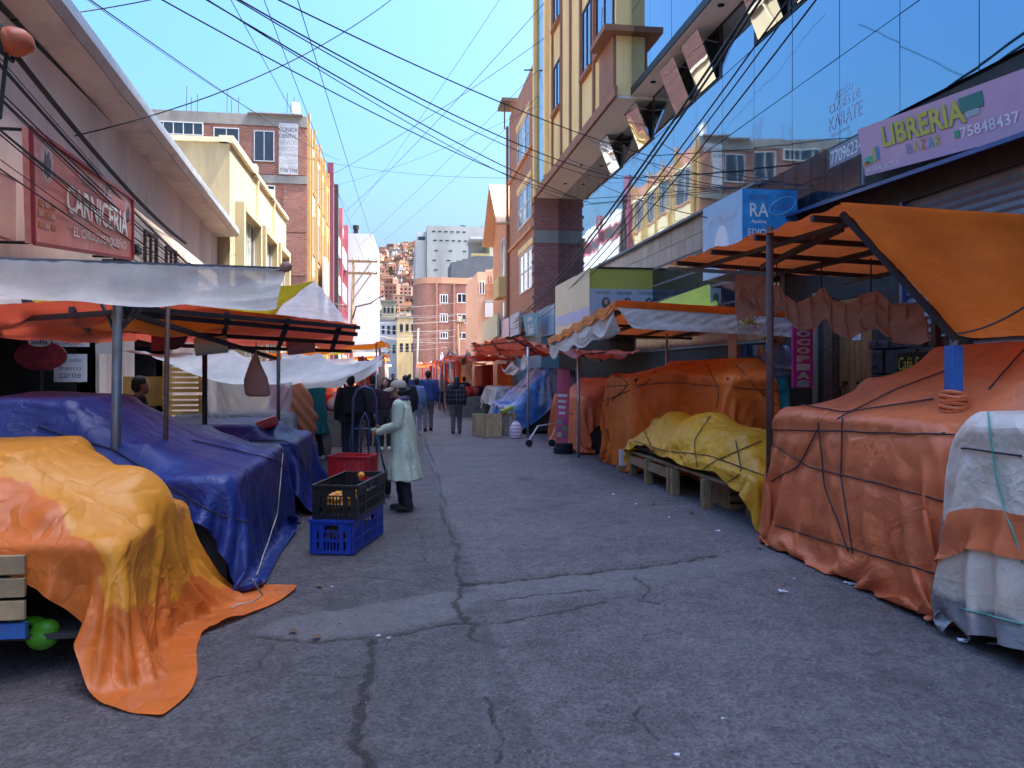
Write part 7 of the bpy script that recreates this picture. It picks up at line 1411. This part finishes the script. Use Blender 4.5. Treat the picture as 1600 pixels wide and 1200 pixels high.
for k, (px, py, Y, a, b, mt, lab) in enumerate(((105, 530, 12., .3, .11, 'ink_white', 'white printed price banner behind the red oval sign'), (110, 575, 11.8, .22, .2, 'paper', 'white handwritten poster below the price banner'), (165, 540, 12., .14, .12, 'logo_pale', 'pale wrinkled bag hanging in the shop doorway'))):
    c = onY(px, py, Y); q = thing('poster', lab, 'poster', tuple(c)); B('sheet', MATS[mt], q, c[0] - a, c[0] + a, Y, Y + .01, c[2] - b, c[2] + b)
    if k < 2:
        for j in range(3): lettering('lettering', (('CHORIZOS', 'OFERTA', 'SALCHICHAS'), ('hay pollo', 'fresco', 'carne'))[k][j], MATS['logo_red'] if k == 0 else MATS['ink_blue'], q, (c[0], Y - .003, c[2] + b * (.55 - .55 * j)), (1, 0, 0), (0, 0, 1), a * 1.3, b * .32)
for k in range(2):
    cq = thing('wooden_fruit_crate', 'yellow slatted fruit crate in the stack behind the left stall, %s' % ('lower' if k == 0 else 'upper'), 'crate', tuple(onY(295, 640, 12.4)), 'stacked fruit crates'); c = onY(285, 600, 12.2)
    for j in range(6): B('slat', M('slat_yellow', (.5, .28, .06), .7, var=.2, scale=9, bump=.3, jit=.2), cq, c[0] - .28, c[0] + .28, 12.2 - .012, 12.2, .85 + k * .5 + j * .08, .85 + k * .5 + j * .08 + .055)
    for s in (-1, 1): B('corner_post', MATS['slat_yellow'], cq, c[0] + s * .25 - .02, c[0] + s * .25 + .02, 12.2, 12.24, .85 + k * .5, .85 + k * .5 + .46); B('end_panel', MATS['slat_yellow'], cq, c[0] + s * .275 - .006, c[0] + s * .275 + .006, 12.24, 12.6, .85 + k * .5, .85 + k * .5 + .46)
kq = thing('cardboard_box', 'plain brown cardboard box supporting the yellow fruit crates', 'box', tuple(onY(285, 640, 12.2))); B('carton', M('cardboard', (.3, .19, .1), .9), kq, c[0] - .3, c[0] + .3, 12.15, 12.7, .13, .84)
gbag = thing('green_bag', 'lime green plastic bag drooping under the nearest table', 'bag', tuple(onY(62, 1000, 4.6))); c = onY(66, 990, 4.55); m_ = MB(); _ell(m_, c + [0, 0, -.02], (.085, .06, .07)); _ell(m_, c + [-.1, .05, .06], (.1, .05, .022)); _ell(m_, c + [.02, 0, .03], (.07, .05, .05)); o = fuse('bag', m_, .012, M_tarp('bag_lime', (.1, .4, .02), trans=.15, crease=1., rough=.3), None, 2); o.parent = gbag; o.location = tuple(-np.array(gbag.location))
o = MB().tube([onZ(395, 905, .3), onZ(410, 930, .1), onZ(395, 940, .03), onZ(370, 945, .015), onZ(362, 950, .01)], .006, 5).build('loose_rope', MATS['rope_pale'], smooth=True); tag(o, 'pale rope end trailing from the blue tarpaulin onto the road', 'rope')
# orange wrapped goods beside teal coat
ow = thing('wrapped_goods', 'upright orange cloth-wrapped goods beside the teal coat', 'bundle', tuple(onY(468, 700, 12.9))); c = onY(472, 650, 12.9); m_ = MB(); _loft(m_, [((c[0], 12.9, .5), .2, .2), ((c[0], 12.9, .9), .25, .2), ((c[0] - .02, 12.9, 1.15), .2, .17), ((c[0] - .05, 12.9, 1.4), .13, .12), ((c[0] - .06, 12.9, 1.5), .06, .06)], 18); o = fuse('wrap', m_, .03, M_tarp('wrap_rust', (.5, .16, .07), trans=.1, crease=1.), None, 2, lambda V, N: V + N * (np.sin(V[:, 2:3] * 31 + V[:, 0:1] * 40) * .02)); o.parent = ow; o.location = tuple(-np.array(ow.location)); B('crate_under', MATS['wood_grey'], ow, c[0] - .22, c[0] + .22, 12.7, 13.1, 0, .5)
sq = thing('woven_sack', 'grey woven sack of produce between the wrapped goods and teal coat', 'sack', tuple(at_px(505, 712))); c = np.array(at_px(500, 715)) + [0, -.1, 0]; m_ = MB(); _loft(m_, [((c[0], c[1], .0), .2, .18), ((c[0], c[1], .3), .25, .2), ((c[0], c[1], .6), .2, .18), ((c[0] + .03, c[1], .75), .1, .1)], 18); o = fuse('sack', m_, .03, M_tarp('sack_grey', (.25, .22, .22), trans=0, crease=.8), None, 3); o.parent = sq; o.location = tuple(-np.array(sq.location))
# ------------------------------------------------------------------ small things, right
def slat_crate(label, px0, px1, Y, z0, h_, d_=.4, vert=True, n_=7, group='wooden crates by the blue plastic', mt='wood_pale', base=0., x0=None, x1=None):
    x0 = onY(px0, 660, Y)[0] if x0 is None else x0; x1 = onY(px1, 660, Y)[0] if x1 is None else x1; q = thing('wooden_crate', label, 'crate', (x0, Y, base), group)
    for k in range(n_):
        if vert: a = x0 + (x1 - x0) * k / n_; MB().box(a + .005, a + (x1 - x0) / n_ - .012, Y - .012, Y, base, base + h_).build('slat', MATS[mt], q)
        else: z = base + h_ * k / n_; MB().box(x0, x1, Y - .015, Y, z, z + h_ / n_ - .03).build('slat', MATS[mt], q)
    for s in (x0, x1 - .02): B('end_panel', MATS[mt], q, s, s + .02, Y + .001, Y + d_, base, base + h_)
    B('back_panel', MATS[mt], q, x0 + .021, x1 - .021, Y + d_ - .015, Y + d_, base, base + h_); B('rail', MATS[mt], q, x0 + .021, x1 - .021, Y + .001, Y + .02, base + h_ * .85, base + h_ * .95); return q
slat_crate('upright slatted wooden crate at the left of the blue plastic', 740, 757, 20.0, 0, .56, n_=5); slat_crate('slatted wooden crate standing in front of the other two', 755, 784, 19.4, 0, .58, n_=7); slat_crate('slatted wooden crate furthest right beside the striped bag', 784, 806, 20.1, 0, .58, n_=6)
for k, (b_, lab) in enumerate(((0, 'dark wooden crate lying under the yellow tarpaulin, lower one'), (.27, 'dark wooden crate lying under the yellow tarpaulin, upper one'))): slat_crate(lab, 0, 0, 7.75, 0, .24, .55, False, 3, 'crates under the yellow tarpaulin', 'wood', b_ * .9, 3.95, 4.75)
slat_crate('flat slatted pallet crate behind the plank table leg', 0, 0, 8.75, 0, .3, .5, False, 3, 'crates under the yellow tarpaulin', 'wood', 0, 3.95, 4.6)
tt = thing('plank_table', 'low grey plank table carrying the yellow tarpaulin', 'table', (4.4, 8.8, 0))
for k in range(6): MB().box(3.7 + k * .14, 3.7 + k * .14 + .13, 7.5, 11.95, .36, .4).build('plank', MATS['wood'], tt, bevel=.005)
B('rail', MATS['wood'], tt, 3.68, 3.73, 9.95, 11.9, .2, .32)
for (x, y) in ((3.7, 8.85), (3.7, 9.9), (3.7, 11.0), (3.75, 11.9), (4.5, 7.6), (4.5, 10.2), (3.72, 10.1)): B('leg', MATS['wood'], tt, x - .05, x + .05, y - .05, y + .05, 0, .359)
B('leg', MATS['white_wall'], tt, 3.68, 3.78, 12.35, 12.45, .1, .36); B('foot_block', MATS['wood'], tt, 3.64, 3.82, 12.3, 12.5, 0, .1)
bs = thing('pink_banner_stand', 'tall pink roll-up banner stand leaning before the rust tarpaulin', 'banner stand', tuple(at_px(880, 705))); b0 = np.array(at_px(880, 708)); q0, q1, q2, q3 = onY(868, 690, b0[1]), onY(887, 692, b0[1]), onY(891, 577, b0[1]), onY(871, 577, b0[1])
MB().plate([q0, q1, q2, q3], (-.3, -1, 0), .012).build('banner', M('banner_pink', (.62, .12, .2), .5, var=.25, scale=2.2, bump=0, dirt=(.65, .3, .12), dirt_amt=.5), bs)
nb_ = np.array([0, -.008, 0])
for k, (v, hh, cc) in enumerate(((.36, .05, 0), (.44, .05, 0), (.52, .05, 0), (.6, .05, 0))): a = q3 * (1 - v) + q0 * v; b = q2 * (1 - v) + q1 * v; MB().obox((a * .55 + b * .45) + nb_, (b - a) * (.38 - .04 * k), (0, .003, 0), (0, 0, .028)).build('print_stripe', MATS['ink_white'], bs)
for k in range(6): v = .72 + .09 * (k // 2); a = q3 * (1 - v) + q0 * v; b = q2 * (1 - v) + q1 * v; u = .28 + .44 * (k % 2); MB().obox(a * (1 - u) + b * u + nb_, (b - a) * .19, (0, .003, 0), (0, 0, .05)).build('print_picture', M('ppic%d' % k, ((.2, .3, .3), (.5, .1, .3), (.35, .1, .25), (.1, .3, .15), (.6, .4, .3), (.3, .15, .3))[k], .5), bs)
MB().cyl((b0[0], b0[1]), .2, 0, .12, 18).cyl((b0[0] + .02, b0[1]), .18, .12, .2, 18).build('base', MATS['tyre'], bs); MB().box(b0[0] - .02, b0[0] + .02, b0[1] + .02, b0[1] + .05, .2, q2[2]).build('pole', MATS['alu'], bs)
sb = thing('striped_bag', 'purple and white striped bag on the ground by the wooden crates', 'bag', at_px(806, 684)); c = np.array(at_px(806, 684)); m_ = MB(); _loft(m_, [((c[0], c[1], 0), .15, .12), ((c[0], c[1], .2), .17, .13), ((c[0], c[1], .34), .12, .1), ((c[0], c[1], .42), .06, .05)], 16); o = fuse('bag', m_, .025, M_check('stripe_purple', (.2, .04, .2), (.7, .62, .66), 50., .085, .45), None, 2); o.parent = sb; o.location = tuple(-np.array(sb.location))
yb2 = thing('lime_bag', 'lime yellow plastic bag lying on the wooden crates', 'bag', tuple(onY(792, 640, 20.1))); c = onY(792, 640, 20.1); m_ = MB(); m_.obox(c, (.16, .02, .06), (0, .14, 0), (-.02, 0, .05)); o = fuse('bag', m_, .02, M_tarp('lime_plastic', (.4, .48, .04), trans=.2, crease=.9), None, 6); o.parent = yb2; o.location = tuple(-np.array(yb2.location))
tr_ = thing('trolley', 'small folded trolley with grey wheels under the rust tarpaulin', 'trolley', at_px(835, 700)); c = np.array(at_px(835, 698)); MB().tube([c + [-.15, 0, .1], c + [.1, .1, .45], c + [.5, .2, .5]], .02, 6).tube([c + [.35, .1, .05], c + [.5, .1, .4]], .02, 6).build('frame', MATS['alu'], tr_)
for dx in (-.12, .4): MB().tube([c + [dx, -.03, .08], c + [dx, .03, .08]], .08, 14).build('wheel', MATS['tyre'], tr_)
fp = thing('copies_sign', 'pink vertical FOTOCOPIAS sign hanging beside the door', 'sign', tuple(onY(1253, 605, 9.9))); q0, q1 = onY(1239, 606, 9.9), onY(1271, 606, 9.9); zt_ = onY(1255, 476, 9.9)[2]
B('board', M('sign_magenta', (.5, .05, .32), .5, var=.2, scale=20, bump=0), fp, q0[0], q1[0], 9.9, 9.94, q0[2], zt_); cx_ = (q0[0] + q1[0]) / 2
for k, ch in enumerate('FOTOCOPIAS'): z = zt_ - (zt_ - q0[2]) * (k + .5) / 10; cc = ((.35, .4, .55), (.6, .3, .1), (.1, .35, .3), (.15, .45, .6), (.6, .45, .5), (.5, .5, .45), (.55, .5, .4), (.6, .6, .7), (.5, .6, .3), (.2, .5, .55))[k]; lettering('lettering', ch, MATS['ink_white'], fp, (cx_, 9.896, z), (1, 0, 0), (0, 0, 1), .19, .088, bold=.06, depth=.001); lettering('lettering', ch, M('ft%d' % k, cc, .5), fp, (cx_, 9.894, z), (1, 0, 0), (0, 0, 1), .16, .07, bold=.02)
B('hanger', MATS['black_metal'], fp, q1[0], 6.6, 9.91, 9.93, zt_ - .1, zt_ - .07)
dc = thing('shop_interior_shelf', 'small shelf of colourful packets in the dark shop behind the tall orange stall', 'shelf', (5.9, 12.6, .13)); B('shelf_board', MATS['wood'], dc, 5.75, 6.5, 12.4, 12.7, 1.6, 1.63); B('upright', MATS['white_frame'], dc, 5.72, 5.75, 12.4, 12.7, .13, 2.5)
for k in range(14): B('packet', goods_m[k % 5] if k % 2 else M('pkt%d' % (k % 4), ((.05, .2, .5), (.5, .45, .3), (.3, .3, .3), (.1, .3, .2))[k % 4], .5), dc, 5.77 + (k % 7) * .1, 5.85 + (k % 7) * .1, 12.45, 12.55, 1.64 + (k // 7) * .3, 1.82 + (k // 7) * .3)
# litter
for k, (px, py, lab) in enumerate(((1224, 927, 'white scrap of paper on the asphalt in the middle right'), (1330, 913, 'tiny yellowish scrap by the orange tarpaulin'), (1510, 1003, 'pale green crumpled wrapper at the lower right'), (1558, 1010, 'white crumpled tissue at the lower right edge'), (590, 994, 'small white chip at the crack corner'), (608, 998, 'pale stone chip beside the crack'), (1128, 1124, 'tiny white scrap on the dark asphalt'), (1061, 1180, 'white speck of paper near the bottom'))):
    c = onZ(px, py); q = MB(); rgk = random.Random(k); s = .035 if k < 4 else .014
    v = [(c[0] + rgk.uniform(-s, s) * 1.6, c[1] + rgk.uniform(-s, s), .002 + rgk.uniform(0, s * .7)) for _ in range(9)]; q.add(v, [(0, 1, 2), (2, 3, 4), (4, 5, 6), (6, 7, 8), (1, 4, 7), (0, 3, 6)]); o = q.build('litter_scrap', MATS['paper']); tag(o, lab, 'litter', 'litter on the road')
cp_ = thing('plastic_cup', 'crushed clear plastic cup lying beside the orange tarpaulin hem', 'cup', tuple(onZ(1436, 950))); c = onZ(1436, 950); MB().tube([c + [-.07, .02, .035], c + [.02, -.01, .04], c + [.06, -.03, .045], c + [.065, -.032, .045]], [.03, .042, .048, .03], 14).build('cup', M_clear('clear_cup', .45), cp_, smooth=True)
st2 = random.Random(9); sm_ = [MB().sphere((0, 0, 0), (.012, .01, .007), 6, 4, jit=.25).mesh('stone', [MATS['kerb_concrete']]) for _ in range(4)]; gm = MB()
for k in range(420):
    px, py = st2.uniform(100, 1550), st2.uniform(860, 1200) ; c = onZ(px, py); s = st2.uniform(.15, .55); gm.sphere(c + [0, 0, .0], (.012 * s, .012 * s, .008 * s), 5, 3, jit=.3)
lm_ = MB(); st3 = random.Random(15)
for k in range(120):
    s_ = st3.choice((-1, 1)); y = st3.uniform(4.6, 19); x = (-.75 + abs(st3.gauss(0, .28)) if s_ < 0 else 3.45 - abs(st3.gauss(0, .3))); a = st3.uniform(0, 6.28); l_ = st3.uniform(.012, .045); w_ = l_ * st3.uniform(.3, .9); z = .004
    u = np.array([math.cos(a), math.sin(a), 0]); v = np.array([-math.sin(a), math.cos(a), 0]); c = np.array([x, y, z]); lm_.add([c - u * l_, c - v * w_ + [0, 0, .008], c + u * l_ + [0, 0, .004], c + v * w_ + [0, 0, .012]], [(0, 1, 2), (0, 2, 3)], (0, 1, 0, 0, 2)[k % 5])
o = lm_.build('scattered_litter', [M('peel_brown', (.16, .09, .05), .9), M('leaf_green', (.07, .11, .04), .8), MATS['paper']]); tag(o, 'small peel, leaf and paper scraps along the stall edges', 'litter', kind='stuff')
o = gm.build('loose_grit', MATS['kerb_concrete']); tag(o, 'loose grit scattered on the asphalt', 'grit', kind='stuff')
